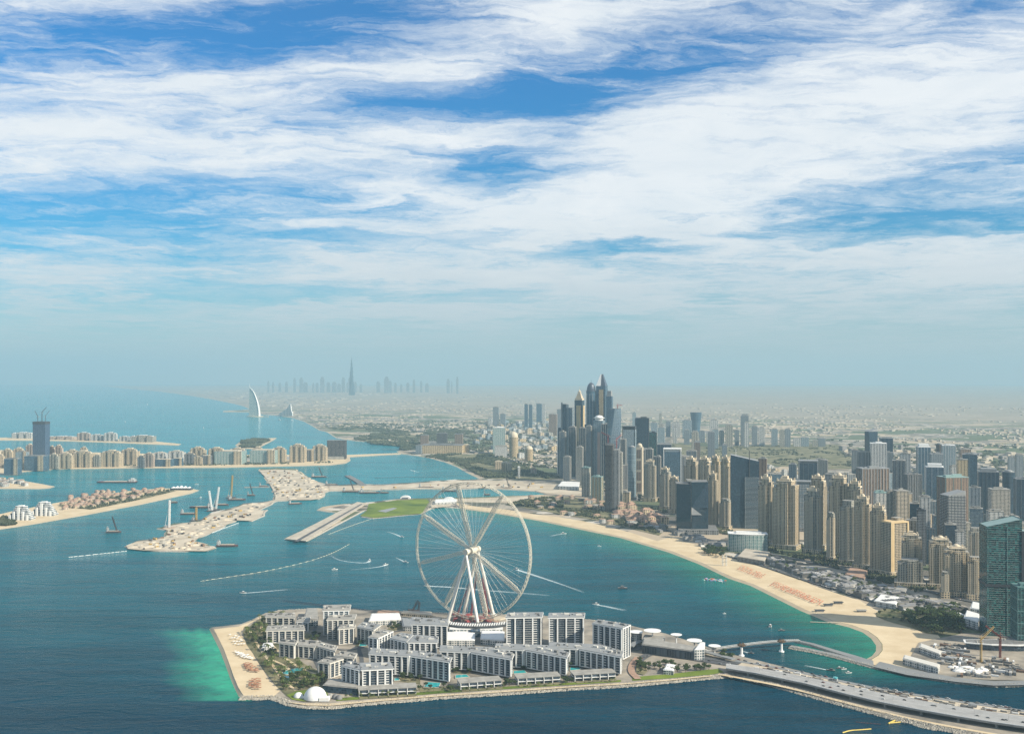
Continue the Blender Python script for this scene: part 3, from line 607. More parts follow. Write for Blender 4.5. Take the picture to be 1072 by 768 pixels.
# ---------------------------------------------------------------- causeway: embankment path, viaduct deck, work strip
deck_lo = [(760, 699), (790, 704), (843, 715), (888, 726.5), (920, 734), (960, 742), (1000, 749), (1040, 755.5), (1072, 760), (1200, 777)]
deck_mid = [(760, 694), (800, 699.5), (850, 709), (900, 720), (950, 730), (1000, 738.5), (1040, 744.5), (1072, 749), (1200, 766)]
Z = 11.0
def onz(pts, z): return [tuple(at(x, y, z)[:2]) for x, y in pts]
mb = MB(); poly = ccw(onz(deck_lo, Z) + onz(deck_mid, Z)[::-1]); mb.prism(poly, Z - 2.2, Z, 0, 1, bottom=True)
# parapet
lo = onz(deck_lo, Z)
for a, c in zip(lo[:-1], lo[1:]):
    mb.tube((a[0], a[1], Z + .5), (c[0], c[1], Z + .5), .55, 4, 2)
dk = mb.build('causeway_viaduct', [M_['roof_pale'], M_['deck_grey'], M_['white_paint']])
tag(dk, 'long grey road viaduct on pale piers leading right from the island', 'viaduct')
mb = MB()
pier_pts = [(784, 708), (820, 715), (856, 723), (892, 733), (928, 741.5), (966, 749), (1005, 756), (1045, 762.5)]
for (x, y) in pier_pts:
    p = at(x, y, 3.2); 
    m1 = MB(); m1.prism(circle(1.8, 10, 0, 0), 0, Z - 2.2 - 3.2 - .02, 0); o = m1.build('viaduct_pier', [M_['roof_pale']], dk, loc=(p.x, p.y + 5, 3.2))
# lane lines on the deck
mb = MB()
for t in (.18, .5, .82):
    for i in range(len(deck_mid) - 1):
        pa = Vector(onz([deck_lo[i]], Z)[0]).lerp(Vector(onz([deck_mid[i]], Z)[0]), t); pb = Vector(onz([deck_lo[min(i + 1, len(deck_lo) - 1)]], Z)[0]).lerp(Vector(onz([deck_mid[i + 1]], Z)[0]), t)
        d = (pb - pa); ln = d.length; d.normalize(); nn_ = Vector((-d.y, d.x)) * .18
        k = int(ln // 12)
        for j in range(k):
            s0 = pa + d * (j * 12); s1 = s0 + d * (6 if t != .5 else 12)
            mb.face([(s0.x - nn_.x, s0.y - nn_.y, Z + .05), (s1.x - nn_.x, s1.y - nn_.y, Z + .05), (s1.x + nn_.x, s1.y + nn_.y, Z + .05), (s0.x + nn_.x, s0.y + nn_.y, Z + .05)])
mb.build('lane_marking', [M_['white_paint']], dk)['kind'] = 'stuff'
patch('works_strip', [(772, 692), (800, 696), (850, 705), (900, 716), (950, 725.5), (1000, 733.5), (1072, 744), (1190, 764), (1190, 772), (1072, 750), (1000, 741), (950, 733), (900, 723), (850, 712), (800, 702), (770, 697)], 3.5, M_['work_sand'])
road('quay_road', [(770, 691), (810, 697.5), (860, 708), (910, 718.5), (960, 727), (1010, 734.5), (1072, 743.5), (1190, 762)], 9, 3.8, M_['road_pale'])
road('embankment_path', [(752, 705), (780, 710), (830, 720), (880, 733.5), (940, 749), (1000, 761), (1072, 773), (1190, 797)], 7, 3.8, M_['sand'])

# ================================================================ the observation wheel
def wheel():
    Rw = 120.0; zc = 128.5; D = 1862.0; cx = xof(494, D); psi = R(-31)
    w = thing('observation_wheel', (cx, D, 3.2), 'giant white observation wheel with truss spokes rising above the island flats', 'ferris wheel', rz=psi)
    C = Vector((0, 0, zc - 3.2)); 
    inv = Matrix.Rotation(-psi, 3, 'Z')
    def loc(v): return inv @ (Vector(v) - Vector((cx, D, 3.2)))
    cream, white = M_['steel_cream'], M_['steel_white']
    # rim: four chords and lattice
    mb = MB(); n = 96
    def rp(i, r, y): a = 2 * math.pi * i / n; return C + Vector((r * math.cos(a), y, r * math.sin(a)))
    ch = [(Rw + 1.2, -2.0), (Rw + 1.2, 2.0), (Rw - 2.4, 0)]
    for i in range(n):
        for r, y in ch: mb.tube(rp(i, r, y), rp(i + 1, r, y), .55, 5)
        mb.tube(rp(i, *ch[0]), rp(i + 1, *ch[1]), .26, 3); mb.tube(rp(i, *ch[0]), rp(i + .5, *ch[2]), .26, 3); mb.tube(rp(i + .5, *ch[2]), rp(i + 1, *ch[0]), .26, 3)
        mb.tube(rp(i, *ch[1]), rp(i + .5, *ch[2]), .26, 3); mb.tube(rp(i + .5, *ch[2]), rp(i + 1, *ch[1]), .26, 3); mb.tube(rp(i, *ch[0]), rp(i, *ch[1]), .26, 3)
    mb.build('rim', [cream], w)
    # spokes: square lattice masts
    for ang in (58, 105, 152, 196, 241, 285, 327):
        mb = MB(); a = R(ang); d = Vector((math.cos(a), 0, math.sin(a))); s = Vector((-math.sin(a), 0, math.cos(a))); y = Vector((0, 1, 0)); L0, L1, k = 8, Rw - 3, 22
        def q(i, sx, sy):
            t = i / k; hw = 3.1 if 2 < i < k - 1 else 1.9
            return C + d * (L0 + (L1 - L0) * t) + s * sx * hw + y * sy * hw
        cs = [(1, 1), (1, -1), (-1, -1), (-1, 1)]
        for i in range(k):
            for c in cs: mb.tube(q(i, *c), q(i + 1, *c), .5, 4)
            for j in range(4):
                c1, c2 = cs[j], cs[(j + 1) % 4]
                mb.tube(q(i, *c1), q(i + 1, *c2), .24, 3); mb.tube(q(i, *c2), q(i + 1, *c1), .24, 3); mb.tube(q(i, *c1), q(i, *c2), .24, 3)
        mb.build('spoke', [cream], w)
    mc = MB(); mc.tube((5, -9, 0), (Rw - 3, 0, 0), .15, 3); cm_ = mc.mesh('cable', [white]); mc = MB(); mc.tube((5, 9, 0), (Rw - 3, 0, 0), .15, 3); cm2 = mc.mesh('cable', [white])
    for i in range(96):
        o = bpy.data.objects.new('cable', cm_ if i % 2 else cm2); col.objects.link(o); o.parent = w; o.location = C; o.rotation_euler = (0, -2 * math.pi * (i + .5) / 96, 0)
    mb = MB(); mb.tube(C + Vector((0, -19, 0)), C + Vector((0, 19, 0)), 4.2, 16, cap=True); mb.tube(C + Vector((0, -8, 0)), C + Vector((0, 8, 0)), 6.5, 20, cap=True)
    for y_ in (-19, 19): mb.tube(C + Vector((0, y_ - 2.5, 0)), C + Vector((0, y_ + 2.5, 0)), 5.5, 16, cap=True)
    mb.build('hub', [cream], w)
    for k, (px, py) in enumerate([(468.5, 651.5), (501, 657.5), (485, 643.5), (516.5, 643.5)]):
        f = loc(at(px, py, 3.2)); top = C + Vector((0, -19 if k < 2 else 19, -2))
        mb = MB(); m_ = f.lerp(top, .5); mb.tube(f, m_, 2.9, 14, r2=2.9); mb.tube(m_, top, 2.9, 14, r2=2.1); mb.prism(circle(6, 12, f.x, f.y), 0, 2.5, 0)
        mb.build('leg', [white], w, smooth=False)
    return w
wheel()
# boarding hall under the wheel
D = dist(661, 3.2)
t = thing('boarding_hall', at(499, 664, 3.2), 'low white terminal hall with a striped curved canopy under the big wheel', 'hall')
mb = MB(); s = 1.55
mb.box(-46, 44, 0, 34, 0, 9, 0, 1, bay=6, fh=4.5); mb.box(-38, -12, -10, 0, 0, 6, 0, 1, bay=5, fh=3); mb.box(6, 40, -12, 0, 0, 7, 0, 1, bay=5, fh=3.5)
mb.build('wall', [M_['white_facade'], M_['white_paint']], t)
mb = MB(); mb.box(-9, 6, -16, 0, 0, 10, 0); mb.build('entrance', [M_['dark_glass']], t)
mb = MB()
for i in range(24):
    x0 = -50 + i * 4.1; yy = 8 + .006 * (x0 + 2) ** 2; mb.prism([(x0, yy), (x0 + 2.2, yy), (x0 + 3.4, yy + 17), (x0 + 1.2, yy + 17)], 12.2, 13.2, 0, bottom=True)
cf = mb.build('canopy_fin', [M_['white_paint']], t); tag(cf, kind='stuff')
mb = MB(); mb.prism([(-52, 6 + 14), (-30, 8), (0, 4), (30, 8), (50, 6 + 14), (50, 38), (-52, 38)], 9.1, 12, 0); mb.build('canopy', [M_['dark_trim']], t)
# works clutter round the wheel feet
rg = random.Random(21)
mb = MB(); mb.prism(ccw([(-60, -8), (-30, -22), (10, -24), (46, -18), (60, -2), (30, 14), (-30, 14)]), 0, 2.2, 0)
o = mb.build('wheel_platform', [M_['work_sand']], loc=at(497, 646.5, 3.2)); tag(o, 'low sandy works platform beneath the wheel between its feet', 'platform')
def lattice(mb, p, q_, w_, m=0, r=.28):
    p, q_ = Vector(p), Vector(q_); d = (q_ - p); k = max(2, int(d.length / (w_ * 1.3))); dn = d.normalized(); a = dn.orthogonal().normalized(); b_ = dn.cross(a)
    cs = [(a + b_) * w_ / 2, (a - b_) * w_ / 2, (-a - b_) * w_ / 2, (b_ - a) * w_ / 2]
    for c in cs: mb.tube(p + c, q_ + c, r, 4, m)
    for i in range(k):
        s0 = p + d * i / k; s1 = p + d * (i + 1) / k
        for j in range(4): mb.tube(s0 + cs[j], s1 + cs[(j + 1) % 4], r * .6, 3, m)
def crawler(px, py, lean, ln, lab, az_=0, mat='red_steel', z=3.2):
    t = thing('crawler_crane', at(px, py, z), lab, 'crane', rz=az_)
    mb = MB(); mb.box(-5, 5, -4.5, -2.5, 0, 2); mb.box(-5, 5, 2.5, 4.5, 0, 2); mb.build('track', [M_['hull_dark']], t)
    mb = MB(); mb.box(-7, 4, -2.4, 2.4, 2.02, 5.5); mb.build('body', [M_[mat]], t)
    mb = MB(); e = (2 + ln * math.cos(R(lean)), 0, 4 + ln * math.sin(R(lean))); lattice(mb, (2, 0, 4), e, 2.4, 0, .4); mb.build('boom', [M_[mat]], t)
    mb = MB(); mb.tube((-6, 0, 5.5), (-3, 0, 22), .3, 4); mb.tube((-3, 0, 22), e, .15, 3); mb.build('stay', [M_[mat]], t)
    return t
crawler(478, 644, 68, 62, 'red crawler crane leaning right between the left wheel legs', 0)
crawler(492, 645, 82, 78, 'tall red crawler crane standing upright behind the front wheel leg', .3)
crawler(508, 646, 76, 40, 'short red crawler crane among the wheel feet on the right', 2.6)
crawler(512, 641, 80, 60, 'red crawler crane with its boom up beside the far right wheel leg', 2.9)
crawler(431, 640.5, 60, 20, 'small dark crane on the shore left of the wheel', .2, 'hull_dark')
crawler(437, 641, 84, 16, 'small dark crane standing upright close to the shore left of the wheel', .2, 'hull_dark')
cols = ['red_steel', 'red_steel', 'hull_dark', 'terracotta', 'roof_pale', 'red_steel']
for i in range(46):
    px = rg.uniform(474, 521); py = rg.uniform(646, 655.5); a = rg.uniform(3, 8); c_ = rg.uniform(2, 4); hh = rg.uniform(1.5, 6)
    mb = MB(); mb.box(-a, a, -c_, c_, 0, hh * .5); mb.box(-a * .8, a * .3, -c_ * .7, c_ * .7, hh * .5, hh); 
    for k in range(3): mb.tube((a * (k - 1) * .8, -c_, 0), (a * (k - 1) * .8, c_, hh + 1), .35, 4)
    o = mb.build('machinery_stack', [M_[cols[i % 6]]], loc=at(px, py, 3.2 if py > 651 else 5.4), rz=rg.uniform(0, 3)); tag(o, 'stack of red steel machinery in the works yard under the wheel', 'machinery', 'steel stacks under the wheel')

# ================================================================ island flats
def topz(base_z, hgt): return base_z + hgt
def rect_(x0, x1, y0, y1): return [(x0, y0), (x1, y0), (x1, y1), (x0, y1)]
def wing(parent, quad_px, zt, zb, wallm, roofm='roof_grey', bays=None, over=1.6, front_bays=True, fh=3.5, glass='shaded_glass', white='white_paint', part_windows=True, groove=True):
    """one wing from the four roof corners seen in the photo (front left, front right, back right, back left)"""
    o0 = Vector(parent.location)
    g = [at(x, y, zt) for x, y in quad_px]; p = [(v.x - o0.x, v.y - o0.y) for v in g]; p = ccw(p)
    z1 = zt - o0.z; z0 = zb - o0.z
    mb = MB(); body = outset(p, -2.2)
    mb.prism(body, z0, z1 - 2.2, 0, 0, bay=3.6, fh=fh); mb.build('wall', [M_[wallm]], parent)
    mb = MB(); mb.prism(outset(p, over * .2), z1 - 1.9, z1 - 1.0, 1, 1, bottom=True); q = outset(p, over * .2 - .8); mb.prism(q, z1 - .98, z1 - .1, 0, 0)
    # roof plant
    c0 = Vector((sum(a[0] for a in p) / 4, sum(a[1] for a in p) / 4)); rgx = random.Random(int(abs(c0.x * 7 + c0.y)))
    e = (Vector(p[1]) - Vector(p[0])); ln = e.length; e.normalize(); nn_ = Vector((-e.y, e.x))
    dpt = (Vector(p[3]) - Vector(p[0])).length
    rf = mb.build('roof', [M_[roofm], M_[white]], parent)
    mb = MB()
    for k in range(max(2, int(ln / 16))):
        s = (k + .5) / max(2, int(ln / 16)); c = Vector(p[0]).lerp(Vector(p[1]), s).lerp(Vector(p[3]).lerp(Vector(p[2]), s), rgx.uniform(.4, .65)); a = rgx.uniform(2, 5); b_ = min(rgx.uniform(1.2, 2.2), dpt * .22)
        quad = [(c.x - e.x * a - nn_.x * b_, c.y - e.y * a - nn_.y * b_), (c.x + e.x * a - nn_.x * b_, c.y + e.y * a - nn_.y * b_), (c.x + e.x * a + nn_.x * b_, c.y + e.y * a + nn_.y * b_), (c.x - e.x * a + nn_.x * b_, c.y - e.y * a + nn_.y * b_)]
        mb.prism(ccw(quad), z1 - .08, z1 + rgx.uniform(1.2, 3.2), rgx.randrange(2))
    for k in range(int(ln / 5)):
        s = rgx.random(); c = Vector(p[0]).lerp(Vector(p[1]), s).lerp(Vector(p[3]).lerp(Vector(p[2]), s), rgx.uniform(.15, .85)); a = rgx.uniform(.6, 1.5); mb.prism(rect_(c.x - a, c.x + a, c.y - a * .7, c.y + a * .7), z1 - .07, z1 + rgx.uniform(.8, 1.8), rgx.randrange(3))
    mb.build('plant', [M_['roof_grey'], M_['off_white'], M_['dark_trim']], rf)['kind'] = 'stuff'
    # front: white frame, piers and glazed bays, each bay a part with its balconies
    for side in (0, 1, 3):
        a, b_ = Vector(body[side]), Vector(body[(side + 1) % 4]); e = b_ - a; ln = e.length; e.normalize(); out = Vector((e.y, -e.x))
        mid_ = (a + b_) / 2 + Vector((o0.x, o0.y))
        if out.dot(Vector((-mid_.x, -mid_.y)).normalized()) < .12: continue
        nb = max(1, round(ln / 9.5)) if bays is None or side != 0 else bays
        bw = ln / nb; zA, zB = z0 + 1.0, z1 - 2.3
        mbf = MB()
        def slab(s0, s1, d0, d1, za, zb_, m, M=mbf):
            P_ = [a + e * s0 + out * d0, a + e * s0 + out * d1, a + e * s1 + out * d1, a + e * s1 + out * d0]
            M.prism(ccw([(v.x, v.y) for v in P_]), za, zb_, m, m, bottom=True)
        for k in range(nb + 1):
            wd = 1.1 if 0 < k < nb else .8
            s = min(max(k * bw, wd), ln - wd); slab(s - wd, s + wd, .02, 1.9, zA, zB, 0)
        slab(0, ln, .05, 2.1, zB, zB + .5, 0); slab(0, ln, .05, 2.0, zA - .6, zA, 0)
        mbf.build('facade_frame', [M_[white]], parent)
        for k in range(nb):
            mbw = MB(); s0 = k * bw + 1.3; s1 = (k + 1) * bw - 1.3
            if s1 - s0 < 1.5: continue
            nf = max(1, round((zB - zA) / fh)); st = (zB - zA) / nf; kind_ = (k * 7 + side * 3 + int(abs(c0.x))) % 3
            def sl(x0, x1, d0, d1, za, zb_, m): slab(x0, x1, d0, d1, za, zb_, m, mbw)
            # glass face
            pa, pb = a + e * s0 + out * .25, a + e * s1 + out * .25; kk = max(1, round((s1 - s0) / 1.8))
            mbw.face([(pa.x, pa.y, zA + .02), (pb.x, pb.y, zA + .02), (pb.x, pb.y, zB - .02), (pa.x, pa.y, zB - .02)], [(0, 0), (kk, 0), (kk, nf), (0, nf)], 0)
            for f in range(nf):
                zf = zA + f * st
                if kind_ == 0: sl(s0 + .02, s1 - .02, .28, 1.5, zf + .05, zf + .3, 1); sl(s0 + .02, s1 - .02, 1.38, 1.5, zf + .3, zf + 1.1, 2)
                elif kind_ == 1: sl(s0 + .02, (s0 + s1) / 2, .28, 1.2, zf + .05, zf + .9, 1)
                else: sl(s0 + .02, s1 - .02, .28, .7, zf + .05, zf + .45, 2)
            mbw.build('window_bay', [M_[glass], M_[white], M_['roof_blue']], parent)
def flats(base_px, label, wings, zt, zb=3.4, wallm='balcony_white', roofm='roof_blue', name='apartment_block', **k):
    b0 = at(base_px[0], base_px[1], 3.2); t = thing(name, (b0.x, b0.y, 3.2), label, 'building')
    for q_ in wings: wing(t, q_, zt, zb, wallm, roofm, **k)
    return t
# each quad: front left, front right, back right, back left of the roof, in photo pixels
flats((392, 716), 'white two-sided apartment block with grey roof standing nearest the domes', [[(378, 700.5), (412.5, 698.8), (409, 692.2), (376, 693)], [(357, 695.8), (377.4, 700.3), (375.4, 693), (367, 690.8)]], 35, 5)
flats((440, 706), 'long L-shaped apartment block whose end stands over the turquoise pool left of the villa row', [[(385.5, 683.5), (428, 686), (446, 681), (389, 677.5)], [(429, 685.5), (471.5, 692), (473.5, 687), (447, 681.2)]], 35, 6)
flats((515, 706), 'L-shaped white and glass apartment block in the middle of the sea-front row', [[(460, 680.5), (491, 682), (516, 676.8), (461, 674.5)], [(492.5, 682), (536, 689.2), (538.5, 683.6), (517.5, 677)]], 33, 6)
flats((570, 706), 'L-shaped white and glass apartment block between the middle and right ends of the sea-front row', [[(518, 678.3), (548, 679.6), (574, 674.6), (519, 672.6)], [(549.5, 679.6), (594, 687.6), (596.5, 682.4), (575.5, 674.8)]], 33, 6)
flats((625, 704), 'rightmost L-shaped apartment block of the sea-front row, beside the orange path', [[(574, 677), (604, 678.6), (630, 674), (575, 671.2)], [(605.5, 678.6), (651, 686.8), (653, 681.2), (631, 674.2)]], 32, 6)
flats((432, 694), 'two-part grey-roofed apartment block directly behind the long block left of centre', [[(426.5, 671.5), (458.5, 671.8), (459, 665.5), (434, 663.5)], [(407.8, 667.2), (425.6, 671.3), (433, 663.4), (419, 661.5)]], 36, 5)
flats((449, 676), 'wide glass-fronted apartment block standing left of the wheel leg', [[(430, 652.5), (469.5, 654), (469.8, 647.5), (431, 645)]], 42, 5)
flats((548, 676), 'tall white-framed tower block just right of the wheel, first of three', [[(529, 645.8), (567.8, 645), (569, 640), (531, 640.6)]], 54, 4, bays=4)
flats((592, 676), 'tall white-framed tower block in the middle of the three right of the wheel', [[(573.5, 645.8), (612, 645.4), (612.5, 640.6), (574.5, 640.8)]], 54, 4, bays=4)
flats((640, 687), 'tall tower block with a bright white right side, last of three right of the wheel', [[(619.6, 651.8), (651.8, 657), (660.4, 653), (626, 647.6)]], 53, 4)
res = dict(glass='shaded_glass', white='off_white', wallm='resort_facade', roofm='roof_pale')
def resort(base, lab, wings, zt, zb=3.6, **k):
    kk = dict(res); kk.update(k); return flats(base, lab, wings, zt, zb, name='resort_block', **kk)
resort((292, 656), 'grey resort block at the back of the beach, nearest the island tip', [[(277.5, 645), (309.5, 645.5), (308.5, 640.8), (279, 641)]], 22)
resort((298, 671), 'long grey resort block in the second row from the back of the beach', [[(278, 659.5), (319.5, 658.5), (318, 653.2), (280, 654.2)]], 25)
resort((300, 688), 'small white-gridded resort block beside the palm garden behind the beach', [[(291.5, 672), (309, 674), (312, 669.6), (294.5, 668.4)]], 26)
resort((325, 686), 'white resort block with rounded front joined behind the palm garden', [[(311, 674.5), (330, 676), (336, 670), (314, 669)]], 24)
resort((338, 690), 'dark-sided resort block with sloping pale roof above the pool court', [[(330.5, 675.5), (351, 681), (353.5, 675.5), (336, 671)]], 24)
resort((345, 710), 'white-gridded resort block right of the swimming pool and behind the domes', [[(332, 692), (345, 693.5), (360, 688.5), (343, 686.5)]], 27)
resort((362, 702), 'low dark resort block linking the pool court to the white flats', [[(350, 685.5), (371, 688), (374, 683), (358, 680.5)]], 21)
resort((353, 650), 'tallest resort block with a white glazed top at the back of the island', [[(337.5, 638.5), (366.5, 638), (367.5, 632), (339, 632.8)]], 46, glass='pale_glass', white='white_paint')
resort((355, 665), 'tall dark-banded resort block in front of the tallest one', [[(341.5, 648.2), (371.5, 647.4), (373.5, 642), (345, 642.8)]], 38)
resort((364, 672), 'narrow white resort block in the court left of the grey sloping roof', [[(353.5, 657.8), (371.5, 656.2), (372.5, 652.6), (356, 653)]], 30)
resort((384, 672), 'dark resort block with a long grey sloping roof, left of the white tents', [[(373, 655.5), (391, 659), (399, 653.2), (380, 650.2)]], 30, roofm='roof_blue')
resort((395, 682), 'cream resort block with white roof edge behind the long white flats', [[(385, 665.8), (396, 667.2), (412, 659.5), (400, 658)]], 36, white='white_paint')
resort((314, 660), 'pale low hotel wing with blank white walls behind the second resort row', [[(310, 650), (324, 650.5), (325, 645), (312, 645)]], 20, white='white_paint')
# white annexes, tents and sheds
def lowbuild(name, quad, h, lab, cat='building', wall='white_facade', roof='white_paint', zb=3.4, grp=None, fh=3.5):
    g = [at(x, y, zb) for x, y in quad]; c = sum(g, Vector()) / len(g); p = ccw([(v.x - c.x, v.y - c.y) for v in g])
    t = thing(name, (c.x, c.y, zb), lab, cat, grp); mb = MB(); mb.prism(p, 0, h, 0, 0, bay=4, fh=fh); mb.build('wall', [M_[wall]], t)
    mb = MB(); mb.prism(outset(p, .5), h + .02, h + .5, 0, bottom=True); q = outset(p, -2); mb.prism(q, h + .52, h + 1.4, 0); mb.build('roof', [M_[roof]], t); return t
lowbuild('exhibition_shed', [(386, 655), (420, 653), (418, 646.5), (389, 647)], 8, 'white flat-roofed shed with a patched roof behind the resort blocks')
lowbuild('exhibition_shed', [(422, 660), (440, 661), (436, 652), (420, 651)], 7, 'white low shed left of the wide glass-fronted flats', roof='roof_blue')
lowbuild('hotel_annexe', [(318, 655), (333, 655), (332, 643), (321, 643)], 11, 'pale annexe with a flat sand-coloured roof left of the tallest resort block', roof='roof_pale')
lowbuild('site_shed', [(394, 645), (418, 645.5), (418, 641.5), (396, 641)], 4, 'low pinkish shed on the back shore of the island', wall='pink_facade', roof='terracotta')
lowbuild('site_shed', [(420, 644), (452, 646.5), (452, 642.8), (422, 641.4)], 4, 'long sand-coloured works shed on the back shore, left of the wheel', wall='cream_facade', roof='paving')
lowbuild('beach_club', [(274, 681.5), (287, 680.5), (285, 676), (276, 676.5)], 5, 'small white beach club pavilion among the garden paths')
lowbuild('podium_block', [(338, 724), (374, 727.5), (375, 719), (345, 717)], 9, 'dark low podium wing in front of the nearest white block, right of the big dome', wall='dark_glass', roof='roof_pale')
lowbuild('arena_block', [(529, 676), (566, 676), (566, 668), (530, 668)], 6, 'white low podium beneath the first tower block right of the wheel', roof='roof_pale')
lowbuild('plaza_pavilion', [(462, 676), (497, 676.5), (497, 668), (464, 667)], 9, 'white pavilion roof in front of the wheel boarding hall, on the left')
lowbuild('plaza_pavilion', [(503, 674), (528, 676), (528, 666), (504, 665)], 8, 'white pavilion roof in front of the wheel boarding hall, on the right')
# villa terraces along the promenade
def villas(x0, x1, y0, y1, lab, n=5):
    a, b_ = at(x0, y0, 3.8), at(x1, y1, 3.8); e = (b_ - a); ln = e.length; e.normalize(); t = thing('villa_terrace', (a.x, a.y, 3.8), lab, 'terrace', rz=math.atan2(e.y, e.x))
    mb = MB(); mb.box(0, ln, 3, 24, 0, 8.2, 0, 0, bay=3, fh=4.1); mb.build('wall', [M_['balcony_white']], t)
    mb = MB(); mb.box(-.8, ln + .8, 1.5, 24.5, 8.22, 8.9, 0); mb.build('roof', [M_['roof_pale']], t)
    for k in range(n):
        s0 = ln * k / n + 1; s1 = ln * (k + 1) / n - 1; m = MB(); m.box(s0, s1, 2.2, 2.9, .5, 7.6, 0, bay=2, fh=3.5, bottom=True); m.build('window_bay', [M_['shaded_glass']], t)
        m = MB(); m.box(s0 - .8, s0, -1, 2.8, 0, 8, 0); m.box(s0 - .8, s1, -.9, 2.1, 4.0, 4.4, 0, bottom=True); m.build('porch', [M_['white_paint']], t)
    mb = MB()
    for k in range(n): mb.box(ln * k / n + .6, ln * (k + 1) / n - .6, -9, -1.6, .02, .5, 0)
    mb.build('garden', [M_['park_green']], t)
villas(375.5, 436, 729, 726, 'white two-storey villa terrace in front of the nearest white block', 6)
villas(482, 525.5, 721.5, 718.3, 'white two-storey villa terrace left of centre on the promenade', 5)
villas(542, 587, 716.4, 713.8, 'white two-storey villa terrace in the middle of the promenade', 5)
villas(601.5, 645, 712.8, 710.2, 'white two-storey villa terrace at the right end of the promenade', 5)
def pool(pts, lab, z=4.2):
    g = [at(x, y, z) for x, y in pts]; c = sum(g, Vector()) / len(g); p = ccw([(v.x - c.x, v.y - c.y) for v in g])
    t = thing('swimming_pool', (c.x, c.y, z), lab, 'pool'); mb = MB(); mb.prism(outset(p, 1.6), -.4, .2, 0); mb.build('rim', [M_['paving']], t); mb = MB(); mb.prism(p, .2, .3, 0); mb.build('water', [M_['pool_water']], t)
pool([(296, 703), (302, 701), (310, 699), (318, 698.5), (316, 701.5), (308, 704), (300, 705.5), (297, 704.8)], 'large free-form turquoise pool in the palm garden')
pool([(297, 711.5), (302, 711.8), (303, 707.5), (298, 707)], 'small square turquoise pool below the large free-form one')
pool([(444, 718.5), (459, 719), (461, 714.5), (447, 713.6)], 'turquoise pool beneath the end of the long L-shaped block')
pool([(477, 709.3), (491, 708), (488, 705.6), (477, 706.4)], 'turquoise pool behind the left-centre villa terrace')
pool([(538, 704.6), (551, 703.8), (549, 701.4), (538, 702)], 'turquoise pool behind the middle villa terrace')
pool([(597, 701.2), (608, 700.2), (606, 698), (597, 698.6)], 'turquoise pool behind the right villa terrace')
pool([(376, 676), (384, 675.5), (383, 672.8), (377, 673)], 'round teal pool in the resort court')
pool([(413, 712), (418, 711.5), (417, 708.5), (413, 709)], 'tiny turquoise plunge pool right of the nearest white block')
# domes
def dome(px, py, r, lab):
    t = thing('white_dome', at(px, py, 3.9), lab, 'dome'); mb = MB(); mb.dome((0, 0, 0), r, r * .98, 28, 9); mb.build('shell', [M_['white_paint']], t, smooth=True)
    mb = MB(); mb.prism(circle(r * 1.04, 28), 0, .8, 0); mb.build('plinth', [M_['roof_pale']], t)
    mb = MB(); mb.box(r * .5, r * 1.35, -r * .95, -r * .3, 0, r * .3, 0); mb.build('entrance', [M_['white_paint']], t)
dome(330, 730.2, 15.5, 'large white dome on the green lawn at the island corner'); dome(312.5, 729.2, 6.6, 'small white dome left of the large one on the lawn')
for i, (px, py) in enumerate([(346, 729.5), (351, 730), (355, 731)]):
    mb = MB(); mb.dome((0, 0, 0), 4.5, 5.5, 12, 5); o = mb.build('tent_dome', [M_['roof_grey'] if i else M_['roof_pale']], loc=at(px, py, 3.9), smooth=True); tag(o, 'little grey tent beside the large white dome', 'tent', 'tents beside the big dome')
# shopping hall, disc canopies
lowbuild('shopping_hall', [(672, 683.5), (727, 691), (733, 686), (674, 676.5)], 13, 'long dark-glazed shopping hall with pale roof on the right of the island', wall='shaded_glass', roof='roof_pale', fh=13)
lowbuild('shopping_hall_end', [(727, 691), (737.5, 690.5), (738, 683), (733, 683)], 16, 'white cubic end block of the shopping hall', wall='white_facade', fh=4)
lowbuild('transit_station', [(672, 677), (694, 679.5), (696, 674), (675, 672)], 12, 'grey flat-topped station block behind the shopping hall', wall='pale_glass', roof='roof_pale')
lowbuild('gate_house', [(694.5, 705.5), (705, 706.5), (707, 700), (698, 699)], 6, 'little white gate house beside the island road', wall='white_facade')
lowbuild('corner_pavilion', [(661, 671), (672, 672), (672, 667), (662, 666.5)], 12, 'grey-white pavilion right behind the last tower block', wall='white_facade', roof='roof_pale')
for px, py, r, hh, lab in [(683, 674, 14, 22, 'largest round white disc canopy behind the shopping hall'), (708, 677, 9, 20, 'smaller round white disc canopy in the middle behind the hall'), (727, 682, 12, 18, 'round white disc canopy nearest the hall end'), (748, 683, 9.5, 11, 'low round disc canopy beside the footbridge'), (666, 672, 11, 17, 'grey round canopy next to the last tower block')]:
    t = thing('disc_canopy', at(px, py, 3.4), lab, 'canopy'); mb = MB(); n_ = 24
    for i in range(n_):
        a0, a1 = 2 * math.pi * i / n_, 2 * math.pi * (i + 1) / n_
        mb.face([(1 * math.cos(a0), 1 * math.sin(a0), hh - 4), (1 * math.cos(a1), 1 * math.sin(a1), hh - 4), (r * math.cos(a1), r * math.sin(a1), hh), (r * math.cos(a0), r * math.sin(a0), hh)])
    mb.prism(circle(r, n_), hh + .02, hh + .5, 0, bottom=True); mb.build('disc', [M_['white_paint']], t)
    mb = MB(); mb.tube((0, 0, 0), (0, 0, hh - 3.5), 1.2, 10, r2=.9); mb.build('stem', [M_['white_paint']], t)
